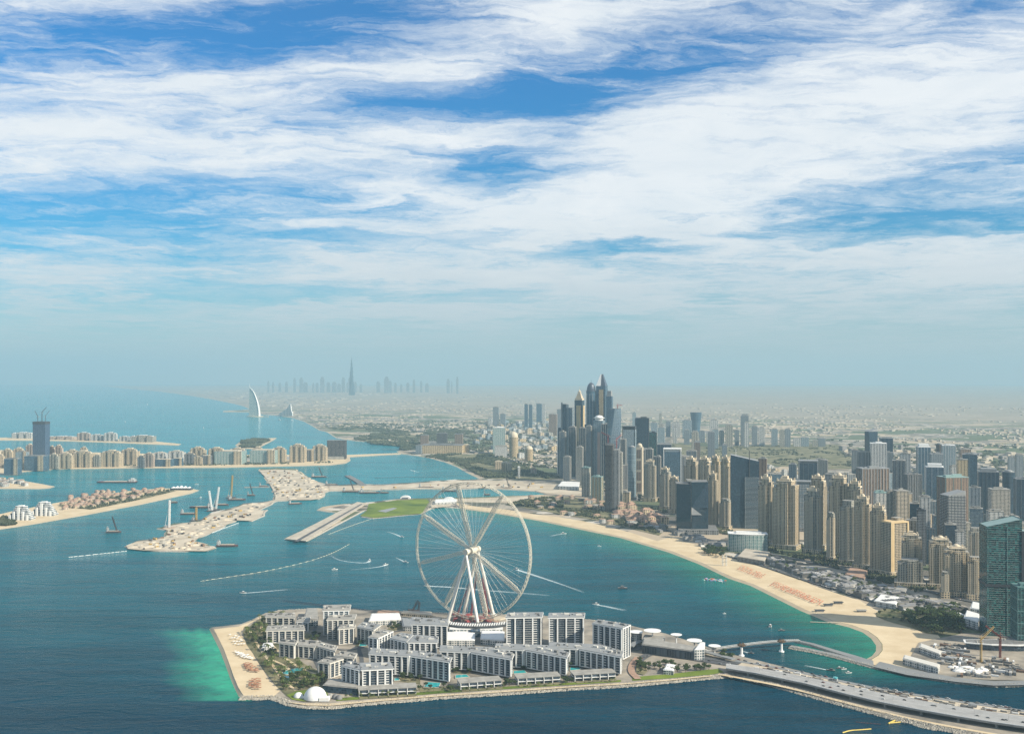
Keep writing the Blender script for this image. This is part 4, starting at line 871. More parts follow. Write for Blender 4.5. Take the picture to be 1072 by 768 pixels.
# footbridge
t = thing('footbridge', at(790, 676, 0), 'slender curved white footbridge from the island to the breakwater', 'bridge'); o0 = Vector(t.location)
bp_ = [(738, 681), (752, 678.4), (768, 676), (785, 673.8), (802, 671.8), (818, 670.8), (828, 670.2), (837, 670)]
poly = ribbon(bp_, 6, 9); mb = MB(); mb.prism([(x - o0.x, y - o0.y) for x, y in poly], 7.6, 9.2, 0, bottom=True); dkk = mb.build('deck', [M_['roof_grey']], t)
for off in (1, -1):
    mb = MB(); pts = smooth_poly([tuple(at(x, y, 9)[:2]) for x, y in bp_], 2, False)
    for a, c in zip(pts[:-1], pts[1:]):
        e = Vector((c[0] - a[0], c[1] - a[1])).normalized(); nx = Vector((-e.y, e.x)) * 2.8 * off; mb.tube((a[0] - o0.x + nx.x, a[1] - o0.y + nx.y, 10.2), (c[0] - o0.x + nx.x, c[1] - o0.y + nx.y, 10.2), .3, 4)
    mb.build('railing', [M_['white_paint']], t)
for px, py in [(776.3, 686), (818, 681.8)]:
    p = at(px, py, 0); m1 = MB(); m1.tube((0, 0, -2), (0, 0, 1.6), 5, 14, r2=4.2, cap=True); m1.tube((0, 0, 1.6), (0, 0, 16), 2.2, 12, r2=1.7); m1.build('pylon', [M_['white_paint']], t, loc=p - o0)
    m2 = MB(); m2.prism(circle(6.5, 12), 16.02, 17.2, 0, bottom=True); 
    for k in range(8): a = k * math.pi / 4; m2.tube((2 * math.cos(a), 2 * math.sin(a), 14), (7.5 * math.cos(a), 7.5 * math.sin(a), 18), .35, 4); m2.tube((5 * math.cos(a), 5 * math.sin(a), 17), (3 * math.cos(a + .3), 3 * math.sin(a + .3), 20.5), .6, 4)
    m2.build('pylon_head', [M_['bark']], t, loc=p - o0)
mk('cream_trim', plain('a', (.64, .55, .41), .8, .2, .1, .05))
mk('gold_trim', plain('a', (.66, .50, .28), .7, .2, .1, .05))
mk('dark_metal', plain('a', (.10, .12, .15), .3, .8, .15, .1, metal=.4))
mk('pink_stone', plain('a', (.56, .40, .33), .7, .2, .1, .05))
mk('band_blue', facade('a', (.28, .32, .35), (.03, .08, .13), 1.1, .65, (.07, .15, .2), .1, 1.0, .5, .2))
mk('slab_concrete', plain('a', (.24, .23, .22), .9, .2, .25, .2))
mk('teal_roof', plain('a', (.26, .38, .36), .5, .4, .1, .05))
mk('cube_glass', facade('a', (.03, .05, .07), (.012, .035, .055), .95, .9, (.03, .07, .10), .06, 1.0, .3, .25))
mk('band_grey', facade('a', (.40, .43, .44), (.025, .06, .085), 1.1, .62, (.05, .1, .14), .1, 1.0, .5, .2))
mk('hotel_glass', facade('a', (.55, .60, .56), (.05, .16, .17), .8, .62, (.12, .26, .26), .1, 1.0, .5))
mk('gold_grid', facade('a', (.56, .46, .32), (.05, .055, .05), .7, .66, (.14, .13, .11)))
mk('teal_trim', plain('a', (.14, .26, .25), .4, .5, .1, .1))
mk('band_cream', facade('a', (.60, .52, .40), (.06, .07, .07), 1.1, .5, (.14, .13, .11)))
mk('band_dark', facade('a', (.36, .37, .37), (.02, .03, .04), 1.1, .6, (.05, .06, .07), .15, .8, .5))
mk('grid_white', facade('a', (.68, .63, .54), (.04, .05, .06), .72, .72, (.15, .14, .12)))

# ================================================================ towers
def foot(x0, x1, yb, yaw, ratio, z=2.5):
    D0 = dist(yb, z); cxp = (x0 + x1) / 2; phi = math.atan((cxp - CX) / F); Wm = (x1 - x0) / F * D0; a = yaw + phi
    w = Wm / (math.cos(a) + ratio * abs(math.sin(a))) ; d = w * ratio
    Dc = D0 + (w * abs(math.sin(a)) + d * math.cos(a)) / 2
    return w * Dc / D0, d, Vector((xof(cxp, Dc), Dc, z)), Dc
def rect(x0, x1, y0, y1): return [(x0, y0), (x1, y0), (x1, y1), (x0, y1)]
def piers(mb, w, d, z0, z1, step, m=1, dep=.7, wd=.5):
    for (a, b_, ax) in ((-w / 2, w / 2, 'y'), (-d / 2, d / 2, 'x')):
        k = max(2, round((b_ - a) / step))
        for i in range(k + 1):
            s = a + (b_ - a) * i / k; s = min(max(s, a + wd), b_ - wd)
            if ax == 'y': mb.box(s - wd, s + wd, -d / 2 - dep, -d / 2 - .01, z0, z1, m)
            else: mb.box(w / 2 + .01, w / 2 + dep, s - wd, s + wd, z0, z1, m); mb.box(-w / 2 - dep, -w / 2 - .01, s - wd, s + wd, z0, z1, m)
def roofplant(mb, w, d, z, rg, m=0, n=3):
    for _ in range(n):
        a, b_ = rg.uniform(.1, .24) * w, rg.uniform(.1, .2) * d; x, y = rg.uniform(-.25, .25) * w, rg.uniform(-.25, .25) * d
        mb.box(x - a, x + a, y - b_, y + b_, z, z + rg.uniform(2, 5), m)
TW = {}
def tower(style, x0, x1, yt, yb, label, fac='cream_facade', yaw=-35, ratio=.75, cat='tower', name=None, group=None, **k):
    if 583 < x0 < 655 and yt < 475 and yb > 480: x0 -= .5; x1 += .7
    w, d, p, Dc = foot(x0, x1, yb, R(yaw), ratio); h = zof(yt, Dc) - 2.5; rg = random.Random(int(x0 * 13 + yt * 7))
    t = thing(name or {'jbr': 'apartment_tower', 'glass': 'glass_tower', 'slab': 'office_tower'}.get(style, 'tower'), p, label, cat, group, R(yaw))
    STY[style](t, w, d, h, rg, fac, **k); return t
def s_jbr(t, w, d, h, rg, fac, step=True, mirror=False, crown=True, wings=True):
    mat = [M_[fac], M_['cream_trim'], M_['roof_pale']]; s = -1 if mirror else 1
    mb = MB(); core = .97 if crown else 1
    mb.prism(rect(-w * .34, w * .34, -d * .42, d * .42), 0, h * .95, 0, 2, bay=3.4)
    if wings:
        lo, hi = (h * rg.uniform(.80, .9), h * rg.uniform(.86, .93))
        mb.prism(rect(-w * .5, -w * .1, -d * .5, d * .28) if s > 0 else rect(w * .1, w * .5, -d * .5, d * .28), 0, lo, 0, 2, bay=3.4)
        mb.prism(rect(w * .12, w * .5, -d * .36, d * .5) if s > 0 else rect(-w * .5, -w * .12, -d * .36, d * .5), 0, hi, 0, 2, bay=3.4)
        mb.prism(rect(-w * .12, w * .2, -d * .56, -d * .3), 0, h * rg.uniform(.86, .94), 0, 2, bay=3.2)
    else: mb.prism(rect(-w * .5, w * .5, -d * .5, d * .5), 0, h * .9, 0, 2, bay=3.4)
    wl = mb.build('wall', mat, t)
    mb = MB()
    for (xa, y, hh) in [(-.48, -.5, .8), (-.38, -.5, .8), (-.28, -.5, .8), (-.19, -.5, .8), (-.08, -.56, .85), (.02, -.56, .86), (.12, -.56, .86), (.24, -.36, .85), (.34, -.36, .85), (.44, -.36, .85)]:
        xx = xa * w * s; mb.box(xx - .55, xx + .55, y * d - .9, y * d - .02, 0, h * hh, 0)
    for yy in (-.3, -.16, -.02, .12, .26, .4): mb.box(w * .5 + .02, w * .5 + .8, yy * d - .5, yy * d + .5, 0, h * .84, 0)
    mb.build('pier', [M_['cream_trim']], t)['kind'] = 'stuff'
    if crown:
        mb = MB(); z = h * .95; r = w * .26
        mb.prism(rect(-w * .37, w * .37, -d * .45, d * .45), z + .02, z + 1.4, 0); mb.prism(rect(-w * .22, w * .22, -d * .26, d * .26), z + 1.42, h * .985, 0)
        for sx in (-1, 1):
            for sy in (-1, 1): mb.box(sx * w * .3 - 1.6, sx * w * .3 + 1.6, sy * d * .37 - 1.6, sy * d * .37 + 1.6, z + 1.42, z + h * .03 + 2, 0)
        (mb.dome((0, 0, h * .985), min(w, d) * .2, h * .02 + 2.5, 12, 4) if rg.random() < .3 else mb.prism(rect(-w * .14, w * .1, -d * .12, d * .14), h * .985 + .02, h * 1.01 + 2, 0)); mb.prism(rect(-w * .5, -w * .22, -d * .47, d * .2) if s > 0 else rect(w * .22, w * .5, -d * .47, d * .2), h * .905, h * .925, 0)
        mb.build('crown', [M_['cream_trim']], t)
    mb = MB(); mb.prism(rect(-w * .62, w * .62, -d * .68, d * .6), -.3, 9 + rg.uniform(0, 5), 0, 1, bay=5, fh=4.5); mb.build('podium', [M_['cream_facade'], M_['roof_pale']], t)
def s_glass(t, w, d, h, rg, fac, top='flat', fins=6, bands=0, trim='roof_blue', chamfer=0, taper=0):
    mb = MB(); base = rect(-w / 2, w / 2, -d / 2, d / 2)
    if chamfer: c = chamfer; base = [(-w / 2 + c, -d / 2), (w / 2 - c, -d / 2), (w / 2, -d / 2 + c), (w / 2, d / 2 - c), (w / 2 - c, d / 2), (-w / 2 + c, d / 2), (-w / 2, d / 2 - c), (-w / 2, -d / 2 + c)]
    if top == 'round': base = circle(w / 2, 24, ry=d / 2)
    zt = h * (.94 if top in ('slant', 'slantl', 'crown', 'frame') else 1.0)
    if taper: mb.prism(base, 0, zt, 0, 1, bay=2.6, poly1=[(x * (1 - taper), y * (1 - taper)) for x, y in base])
    else: mb.prism(base, 0, zt, 0, 1, bay=2.6)
    mb.build('wall', [M_[fac], M_['roof_grey']], t)
    if top not in ('round',) and not taper:
        mb = MB(); 
        if fins: piers(mb, w, d, 0, zt - .5, w / fins, 0, .5, .3)
        for i in range(bands): z = h * (i + 1) / (bands + 1); mb.prism(outset(base, .55), z, z + 1.6, 0, bottom=True)
        if fins or bands: 
            o = mb.build('fin', [M_[trim]], t); o['kind'] = 'stuff'
    mb = MB()
    if top == 'flat': mb.prism(outset(base, .3), zt + .02, zt + 1.5, 0); roofplant(mb, w, d, zt + 1.52, rg)
    elif top in ('slant', 'slantl'):
        s = 1 if top == 'slant' else -1; a, b_ = (h, zt + .1) if s > 0 else (zt + .1, h)
        V = [(-w / 2, -d / 2), (w / 2, -d / 2), (w / 2, d / 2), (-w / 2, d / 2)]; zz = [a, b_, b_, a]
        mb.face([(x, y, z) for (x, y), z in zip(V, zz)]); 
        for i in range(4):
            j = (i + 1) % 4; mb.face([(V[i][0], V[i][1], zt), (V[j][0], V[j][1], zt), (V[j][0], V[j][1], zz[j]), (V[i][0], V[i][1], zz[i])])
    elif top == 'crown':
        mb.prism(rect(-w * .38, w * .38, -d * .38, d * .38), zt + .02, h, 0); mb.prism(outset(base, .4), zt - 1, zt + 1.2, 0)
    elif top == 'frame':
        for sx in (-1, 1): mb.box(sx * w * .47 - 1.2, sx * w * .47 + 1.2, -d / 2 - .5, d / 2, zt * .3, h, 0)
        mb.box(-w * .5, w * .5, -d / 2 - .6, d / 2, h - 2.5, h + .4, 0, bottom=True); mb.box(-w * .4, w * .4, -d * .4, d * .4, zt + .02, h - 2.6, 0)
    elif top == 'round': mb.prism(circle(w * .42, 20, ry=d * .42), zt + .02, zt + 3, 0); mb.dome((0, 0, zt + 3), w * .3, w * .12, 16, 4)
    mb.build('crown', [M_[trim]], t)
    if h > 60:
        mb = MB(); mb.prism(rect(-w * .65, w * .65, -d * .7, d * .6), -.3, 10, 0, 1, bay=4, fh=5); mb.build('podium', [M_['slat_facade'], M_['roof_grey']], t)
def s_slab(t, w, d, h, rg, fac, cap=None, roof='roof_pale', strips=0):
    mb = MB(); mb.prism(rect(-w / 2, w / 2, -d / 2, d / 2), 0, h, 0, 1, bay=3.4); mb.build('wall', [M_[fac], M_[roof]], t)
    mb = MB(); mb.prism(outset(rect(-w / 2, w / 2, -d / 2, d / 2), .6), h + .02, h + 2.2, 0, bottom=True); roofplant(mb, w, d, h + 2.22, rg); mb.build('roof', [M_[cap or roof]], t)
    if strips:
        mb = MB(); piers(mb, w, d, 0, h, w / strips, 0, 1.0, .8); o = mb.build('pier', [M_[cap or roof]], t); o['kind'] = 'stuff'
STY = {'jbr': s_jbr, 'glass': s_glass, 'slab': s_slab}
C, GR, DG, BG, TG, PG, BND, WF, BR, CS, SL, GD = 'cream_facade', 'greyish_facade', 'dark_glass', 'blue_glass', 'teal_glass', 'pale_glass', 'band_glass', 'white_facade', 'brown_facade', 'concrete_shell', 'slat_facade', 'gold_facade'
T = tower
# --- the dense group of supertall towers left of centre
def s_twin(t, w, d, h, rg, fac):      # split dark tower with stepped left slab
    mb = MB(); mb.prism(rect(-w * .22, w * .1, -d / 2, d / 2), 0, h, 0, 1, bay=3); mb.prism(rect(w * .1 + .02, w * .5, -d * .42, d * .42), 0, h * .95, 2, 1, bay=4); mb.prism(rect(-w * .5, -w * .22 - .02, -d * .45, d * .45), 0, h * .66, 0, 1); mb.build('wall', [M_[DG], M_['roof_grey'], M_[BND]], t)
    mb = MB(); mb.prism([(-w * .22, -d / 2), (w * .1, -d / 2), (w * .1, d / 2), (-w * .22, d / 2)], h + .02, h + 2, 0); mb.box(-w * .24, -w * .14, -d * .52, -d * .4, h * .6, h + 9, 0); mb.build('crown', [M_['roof_blue']], t)
    mb = MB(); mb.box(-w * .5 - 1, -w * .5 + 2, -d * .45 - 1, -d * .45 + 3, 0, h * .66, 0); mb.build('edge_strip', [M_['white_paint']], t)
STY['twin'] = s_twin
T('twin', 584, 600.5, 423, 496, 'dark blue split tower with a lower slab on its left, leftmost of the supertall cluster', yaw=-18)
def s_spire(t, w, d, h, rg, fac):     # dark shoulders, warm centre, tiered lantern and spire
    z = h * .84
    mb = MB(); mb.prism(rect(-w * .5, w * .5, -d * .5, d * .5), 0, z * .58, 1, 2, bay=3); mb.prism(rect(-w * .42, w * .42, -d * .42, d * .42), z * .58 + .02, z, 0, 2, bay=3); mb.build('wall', [M_[DG], M_[GR], M_['roof_grey']], t)
    mb = MB(); mb.box(-w * .2, w * .22, -d * .5 - .8, -d * .42 - .02, z * .45, z * .93, 0); mb.box(w * .42 + .02, w * .5, -d * .2, d * .25, z * .4, z * .93, 0); mb.build('panel', [M_['gold_trim']], t)
    mb = MB(); a = .40
    for i in range(4): mb.prism(rect(-w * a, w * a, -d * a, d * a), z + .02 + i * h * .024, z + (i + 1) * h * .024, 0); a *= .72
    mb.dome((0, 0, z + h * .096), w * .12, h * .02, 10, 4); mb.tube((0, 0, z + h * .1), (0, 0, h * 1.0), .9, 6, r2=.2); mb.build('crown', [M_['cream_trim']], t)
STY['spire'] = s_spire
T('spire', 601, 612, 404, 497, 'tower with tiered gold lantern and spire between dark glass shoulders, second in the supertall cluster', yaw=-22, ratio=.9)
def s_dome(t, w, d, h, rg, fac):
    z = h * .90
    mb = MB(); mb.prism(rect(-w * .5, w * .5, -d * .5, d * .5), 0, h * .55, 0, 1, bay=3); mb.prism(circle(w * .47, 20, ry=d * .47), h * .55 + .02, z, 0, 1, bay=3); mb.build('wall', [M_[BG], M_['roof_grey']], t)
    mb = MB(); piers(mb, w, d, 0, h * .55, w / 5, 0, .8, .6); 
    for a in (-.3, 0, .3): mb.box(w * a - .6, w * a + .6, -d * .5 - .5, -d * .44, h * .5, z * .97, 0)
    mb.build('fin', [M_['roof_blue']], t)['kind'] = 'stuff'
    mb = MB(); mb.prism(circle(w * .5, 20, ry=d * .5), z + .02, z + 3, 0, bottom=True); mb.dome((0, 0, z + 3), w * .42, h * .085, 18, 6); mb.tube((0, 0, z + h * .085), (0, 0, h * 1.02), .6, 6); mb.build('crown', [M_['dark_metal']], t)
STY['dome'] = s_dome
T('dome', 612.5, 625, 399.5, 499, 'dark tower topped by a grey metal dome, left neighbour of the pointed tower', yaw=-22, ratio=.95)
def s_point(t, w, d, h, rg, fac):
    z = h * .885
    mb = MB(); mb.prism(rect(-w * .5, w * .5, -d * .5, d * .5), 0, z, 0, 1, bay=3); mb.build('wall', [M_[BG], M_['roof_grey']], t)
    mb = MB(); mb.box(-w * .2, w * .3, -d * .5 - 1.2, -d * .5 - .02, 0, z * .96, 0, bay=3); mb.build('panel', [M_[GD]], t)
    mb = MB(); 
    for sx in (-1, 1):
        mb.prism([(0 if sx > 0 else -w * .5, -d * .5), (w * .5 if sx > 0 else -.02, -d * .5), (w * .5 if sx > 0 else -.02, d * .5), (0 if sx > 0 else -w * .5, d * .5)], z + .02, h, 0 if sx > 0 else 1,
                 poly1=[(.5 if sx > 0 else -w * .12, -d * .12), (w * .12 if sx > 0 else -.6, -d * .12), (w * .12 if sx > 0 else -.6, d * .12), (.5 if sx > 0 else -w * .12, d * .12)])
    mb.build('crown', [M_['dark_metal'], M_['white_paint']], t)
STY['point'] = s_point
T('point', 624.5, 635.5, 391.5, 499, 'tallest tower of the cluster, with a pointed faceted crown and gold-grey front', yaw=-20, ratio=.95)
T('glass', 635, 641, 409, 500, 'slender glass tower with a small pale cap just behind the pointed tower', BG, yaw=-20, ratio=1, top='crown', fins=0)
def s_cap(t, w, d, h, rg, fac):
    mb = MB(); mb.prism(rect(-w * .5, w * .5, -d * .5, d * .5), 0, h * .92, 0, 1, bay=3); mb.build('wall', [M_[PG], M_['roof_grey']], t)
    mb = MB(); mb.box(-w * .05, w * .25, -d * .5 - 1, -d * .5 - .02, 0, h * .74, 0); mb.build('panel', [M_['pink_stone']], t)
    mb = MB(); mb.prism(circle(w * .42, 18), h * .92 + .02, h * .955, 0); mb.prism(circle(w * .56, 18), h * .957, h * .965, 0, bottom=True); mb.dome((0, 0, h * .966), w * .4, h * .034, 16, 5); mb.build('crown', [M_['white_paint']], t)
STY['cap'] = s_cap
T('cap', 621.5, 632.5, 434.5, 502, 'pale glass tower with a round white cap and pink stripe before the pointed tower', yaw=-22)
def s_twist(t, w, d, h, rg, fac):
    n = 26; mb = MB()
    def ring(i): a = R(-45 + 90 * i / n); s = 1 - .12 * i / n; return [((x * math.cos(a) - y * math.sin(a)) * s, (x * math.sin(a) + y * math.cos(a)) * s) for x, y in rect(-w * .4, w * .4, -d * .4, d * .4)]
    for i in range(n): mb.prism(ring(i), h * i / n, h * (i + 1) / n, 0, 1, bay=3, top=(i == n - 1), poly1=ring(i + 1))
    mb.build('wall', [M_['band_blue'], M_['roof_grey']], t)
STY['twist'] = s_twist
tw = T('twist', 635.5, 650, 427.5, 507, 'grey-blue twisted tower widening towards its foot, right in the supertall cluster', yaw=0, ratio=1)
def tower_crane(px, py, zb, hh, jib, lab, mat='red_steel', az_=0.3, up=0.0, D=None):
    D = D or dist(py, zb); t = thing('tower_crane', (xof(px, D), D, zb), lab, 'crane', rz=az_)
    mb = MB(); lattice(mb, (0, 0, 0), (0, 0, hh), 2.2, 0, .45); mb.build('mast', [M_[mat]], t)
    mb = MB(); e = (jib * math.cos(up), 0, hh + 1 + jib * math.sin(up)); lattice(mb, (-jib * .25 if up < .3 else -2, 0, hh + 1), e, 1.8, 0, .38); mb.tube((0, 0, hh + 9), e, .15, 3); mb.tube((0, 0, hh + 9), (-jib * .24, 0, hh + 1.5), .15, 3); mb.tube((0, 0, hh + 1), (0, 0, hh + 9), .5, 4); mb.build('jib', [M_[mat]], t)
    mb = MB(); mb.box(-jib * .27, -jib * .2, -1.5, 1.5, hh - 2, hh + 1); mb.box(1.5, 3.6, -1, 1, hh - 2.5, hh - .2); mb.build('cab', [M_['roof_pale']], t); return t
Dtw = tw.location.y
tower_crane(646.5, 0, zof(427.5, Dtw), 12, 22, 'red tower crane perched on the twisted tower', az_=.4, D=Dtw)
def s_shell(t, w, d, h, rg, fac):
    mb = MB(); mb.prism(rect(-w * .5, w * .08, -d / 2, d / 2), 0, h * .97, 0, 1, bay=4); mb.build('wall', [M_[CS], M_['roof_grey']], t)
    mb = MB(); mb.prism(rect(w * .08 + .02, w * .5, -d * .44, d * .5), 0, h * .90, 0, 1, bay=4); mb.build('side_wall', [M_['slat_facade'], M_['roof_pale']], t)
    mb = MB(); n = int(h / 4)
    for i in range(n): mb.box(-w * .5 - 1, w * .08 - .5, -d / 2 - 1.3, -d / 2 - .03, i * 4 + 3.6, i * 4 + 4.1, 0, bottom=True)
    mb.build('floor_edge', [M_['slab_concrete']], t)['kind'] = 'stuff'
    mb = MB()
    for i in range(14): x = rg.uniform(-.48, .06) * w; y = rg.uniform(-.45, .45) * d; mb.box(x - .6, x + .6, y - .6, y + .6, h * .97, h * .97 + rg.uniform(2, 7), 0)
    mb.build('column_stub', [M_['roof_grey']], t)['kind'] = 'stuff'
STY['shell'] = s_shell
ts = T('shell', 634, 648.5, 463, 536, 'raw dark concrete tower under construction standing closest to the beach', yaw=-14, ratio=.95)
Dts = ts.location.y
tower_crane(636.5, 0, zof(464, Dts), 22, 26, 'red crane on the left corner of the raw concrete tower', az_=2.7, up=.5, D=Dts)
tower_crane(645.5, 0, zof(469, Dts), 26, 24, 'red crane on the right corner of the raw concrete tower', az_=.5, up=.7, D=Dts)
T('slab', 646.5, 651.5, 474, 531, 'slim pale concrete tower leaning against the right side of the raw concrete one', GR, yaw=-14, ratio=2)
T('glass', 652, 665.5, 446, 503, 'dark-framed tower with two pale glass panels in its upper half', PG, yaw=-14, top='frame', trim='dark_trim', fins=0)
T('glass', 665, 679.5, 437.5, 497, 'broad dark blue office tower with a thin mast, tallest right of the pale panelled one', DG, yaw=-12, fins=7, trim='dark_trim')
T('glass', 677.5, 687.5, 452.5, 496, 'dark teal flat-topped tower stepped down behind the broad dark blue one', TG, yaw=-12, fins=4, trim='dark_trim')
T('glass', 656.5, 666.5, 468, 523, 'pale blue rounded tower with a bright white edge in front of the marina', PG, yaw=-20, top='round')
def s_arch(t, w, d, h, rg, fac):
    mb = MB(); mb.prism(rect(-w / 2, w / 2, -d / 2, d / 2), 0, h * .93, 0, 1, bay=3.5); mb.build('wall', [M_['cream_trim'], M_['roof_pale']], t)
    for i in range(4):
        mb = MB(); mb.box(-w * .3, w * .3, -d / 2 - .8, -d / 2 - .02, h * (.05 + i * .22), h * (.22 + i * .22), 0, bay=3); mb.build('window_panel', [M_[BR]], t)
    mb = MB(); mb.prism(circle(w * .42, 16, ry=d * .42), h * .93 + .02, h * .955, 0); mb.dome((0, 0, h * .955), w * .4, h * .05, 14, 5); mb.build('crown', [M_['cream_trim']], t)
STY['arch'] = s_arch
T('arch', 665.5, 673.5, 464, 517, 'cream tower with stacked brown panels and a rounded arch top', yaw=-18)
T('jbr', 674, 687, 481, 525, 'pale beige tower with a small dark-edged crown, between the arch-topped one and the twin-stepped one', GR, yaw=-22)
T('slab', 609, 618.5, 489.5, 520, 'beige hotel block with a sloped teal roof at the foot of the supertall cluster', GR, yaw=-22, cap='teal_roof')
T('slab', 619, 631.5, 499, 526, 'golden beachfront hotel with teal roof left of the raw concrete tower', GD, yaw=-20, cap='teal_roof', strips=3)
T('slab', 651, 660.5, 515, 529, 'low cream block between the raw concrete tower and the red-roofed resort', C, yaw=-20, ratio=1)
T('jbr', 690.5, 702.5, 489, 534, 'beige apartment tower, taller of the stepped pair left of the dark glass cubes', GR)
T('jbr', 700, 711.5, 498, 537, 'beige apartment tower, lower of the stepped pair left of the dark glass cubes', C, mirror=True)
T('glass', 694.5, 713.5, 469, 524, 'blue-grey office tower outlined with a white bent frame behind the dark glass cubes', BG, yaw=-10, top='frame', trim='white_paint', fins=0)
# --- dark faceted glass pair
def s_facet(t, w, d, h, rg, fac):
    mb = MB(); a = [(-w * .5, -d * .4), (-w * .05, -d * .55), (-w * .05, d * .4), (-w * .5, d * .5)]; b_ = [(-w * .03, -d * .55), (w * .5, -d * .38), (w * .5, d * .5), (-w * .03, d * .4)]
    mb.prism(a, 0, h * .96, 0, 1, bay=3); mb.prism(b_, 0, h * .5, 0, 1, bay=3, poly1=[(-w * .03, -d * .55), (w * .5, -d * .5), (w * .5, d * .5), (-w * .03, d * .4)]); mb.prism([(-w * .03, -d * .5), (w * .5, -d * .56), (w * .5, d * .5), (-w * .03, d * .4)], h * .5 + .02, h, 0, 1, bay=3, poly1=b_)
    mb.build('wall', [M_['cube_glass'], M_['roof_grey']], t)
    mb = MB(); mb.prism([(-w * .03, -d * .6), (w * .3, -d * .55), (w * .1, -d * .5)], h * .36, h * .5, 0, poly1=[(-w * .03, -d * .6), (-w * .0, -d * .56), (-w * .02, -d * .5)]); mb.build('facet', [M_['roof_blue']], t)
    mb = MB(); roofplant(mb, w * .5, d * .7, h + .02, rg, 0, 6); mb.build('plant', [M_['roof_pale']], t)
    mb = MB(); mb.prism(rect(-w * .45, w * .8, -d * .85, d * .7), -.3, 12, 0, 1, bay=6, fh=6); mb.build('podium', [M_['slat_facade'], M_['roof_grey']], t)
STY['facet'] = s_facet
T('facet', 707, 741, 503, 558, 'pair of joined dark glass cubes with folded facets near the beach', yaw=-6, ratio=.8)
# --- long beachfront rows of cream towers
T('jbr', 716, 731, 478, 532, 'cream tower with a many-stepped top, left of the close pair behind the dark glass cubes', C)
T('jbr', 730, 746, 478, 534, 'cream tower with a many-stepped top, right of the close pair behind the dark glass cubes', C, mirror=True)
T('jbr', 744, 754.5, 476, 540, 'golden tower, left one of two touching the slanted dark glass tower on its left', GD)
T('jbr', 754, 765.5, 477, 542, 'golden tower whose wall touches the left edge of the slanted dark glass tower', GD, mirror=True)
T('jbr', 740.5, 752, 494, 553, 'slim cream tower rising right beside the dark glass cubes', C, yaw=-32)
T('jbr', 753, 765, 520, 554, 'shorter grey-fronted tower at the foot of the slanted dark glass tower, on its left', GR, crown=False)
def s_slantg(t, w, d, h, rg, fac):
    mb = MB(); V = rect(-w / 2, w / 2, -d / 2, d / 2); zl, zr = h * .97, h * .89
    mb.prism(rect(-w / 2, -.02, -d / 2, d / 2), 0, h * .85, 0, 1, bay=3); mb.prism(rect(0, w / 2, -d * .56, d / 2), 0, h * .68, 2, 1, bay=40); mb.prism(rect(0.01, w / 2, -d * .5, d / 2), h * .68 + .02, h * .85, 0, 1, bay=3)
    zz = [zl, zr, zr, zl]
    for i in range(4):
        j = (i + 1) % 4; L_ = math.hypot(V[j][0] - V[i][0], V[j][1] - V[i][1]); k = round(L_ / 3)
        mb.face([(V[i][0], V[i][1], h * .85 + .02), (V[j][0], V[j][1], h * .85 + .02), (V[j][0], V[j][1], zz[j]), (V[i][0], V[i][1], zz[i])], [(0, h * .85 / 3.6), (k, h * .85 / 3.6), (k, zz[j] / 3.6), (0, zz[i] / 3.6)], 0)
    mb.face([(V[i][0], V[i][1], zz[i] - .5) for i in range(4)], None, 1)
    mb.build('wall', [M_[DG], M_['roof_blue'], M_['band_grey']], t)
    mb = MB(); mb.tube((w * .16, -d * .5 - 1.3, h * .68), (w * .16, -d * .5 - 1.3, h * 1.03), 1.1, 6); mb.build('mast', [M_['dark_trim']], t)
    mb = MB(); mb.tube((-w * .3, 0, h * .9), (-w * .3, 0, h * 1.04), .5, 5); mb.build('antenna', [M_['white_paint']], t)
STY['slantg'] = s_slantg
T('slantg', 764.5, 794, 473, 553, 'huge dark glass tower with a slanting roofline, mast and pale striped lower right half', yaw=-10, ratio=.8)
def s_curved(t, w, d, h, rg, fac):
    f = [(-w / 2 + w * i / 10, -d * .5 - d * .25 * math.sin(math.pi * i / 10)) for i in range(11)]; poly = f + [(w / 2, d * .4), (-w / 2, d * .5)]
    mb = MB(); mb.prism(poly, 0, h, 0, 1, bay=4); mb.build('wall', [M_['hotel_glass'], M_['roof_pale']], t)
    mb = MB(); mb.prism(outset(poly, .8), h + .02, h + 1.6, 0, bottom=True); mb.prism(rect(-w * .3, w * .35, -d * .3, d * .2), h + 1.62, h + 5, 0); mb.build('roof', [M_['white_paint']], t)
STY['curved'] = s_curved
T('curved', 762, 803, 558, 577.5, 'low curved hotel with green-tinted glass front and white roof line by the beach', yaw=-8, ratio=.4, cat='hotel', name='beach_hotel')
T('jbr', 794, 810, 497.5, 570, 'tall cream tower touching the right edge of the slanted dark glass tower', C)
T('jbr', 809, 836.5, 499.5, 575, 'broad cream tower with a round-topped crown and a lower golden right wing', C, yaw=-33)
T('glass', 833, 849, 503, 556, 'blue glass tower with white horizontal fins squeezed between two cream towers', BND, yaw=-14, top='frame', trim='roof_blue', fins=0, bands=6)
T('jbr', 847, 865.5, 496.5, 575, 'cream tower with a wide drum crown, back one of the overlapping pair', C, mirror=True)
T('jbr', 842, 860, 510, 581, 'grey-fronted cream tower, front one of the overlapping pair right of the blue finned tower', GR)
T('jbr', 868, 889, 496, 583, 'tallest cream tower of the beachfront row, with a square two-stage crown', C, yaw=-33)
T('jbr', 865.5, 874, 533, 587, 'narrow grey wing tower at the left foot of the tallest cream tower', GR, crown=False, ratio=1.1)
T('jbr', 887, 903, 502, 585, 'cream tower with twin pale chimneys, right behind the tallest cream one', C, mirror=True)
T('jbr', 879.5, 896, 520, 591, 'grey-fronted tower stepping down right of the tallest cream tower', GR, crown=False)
T('jbr', 894.5, 912, 518, 596, 'dense cream tower with a dark recessed top, left of the golden-edged one', C)
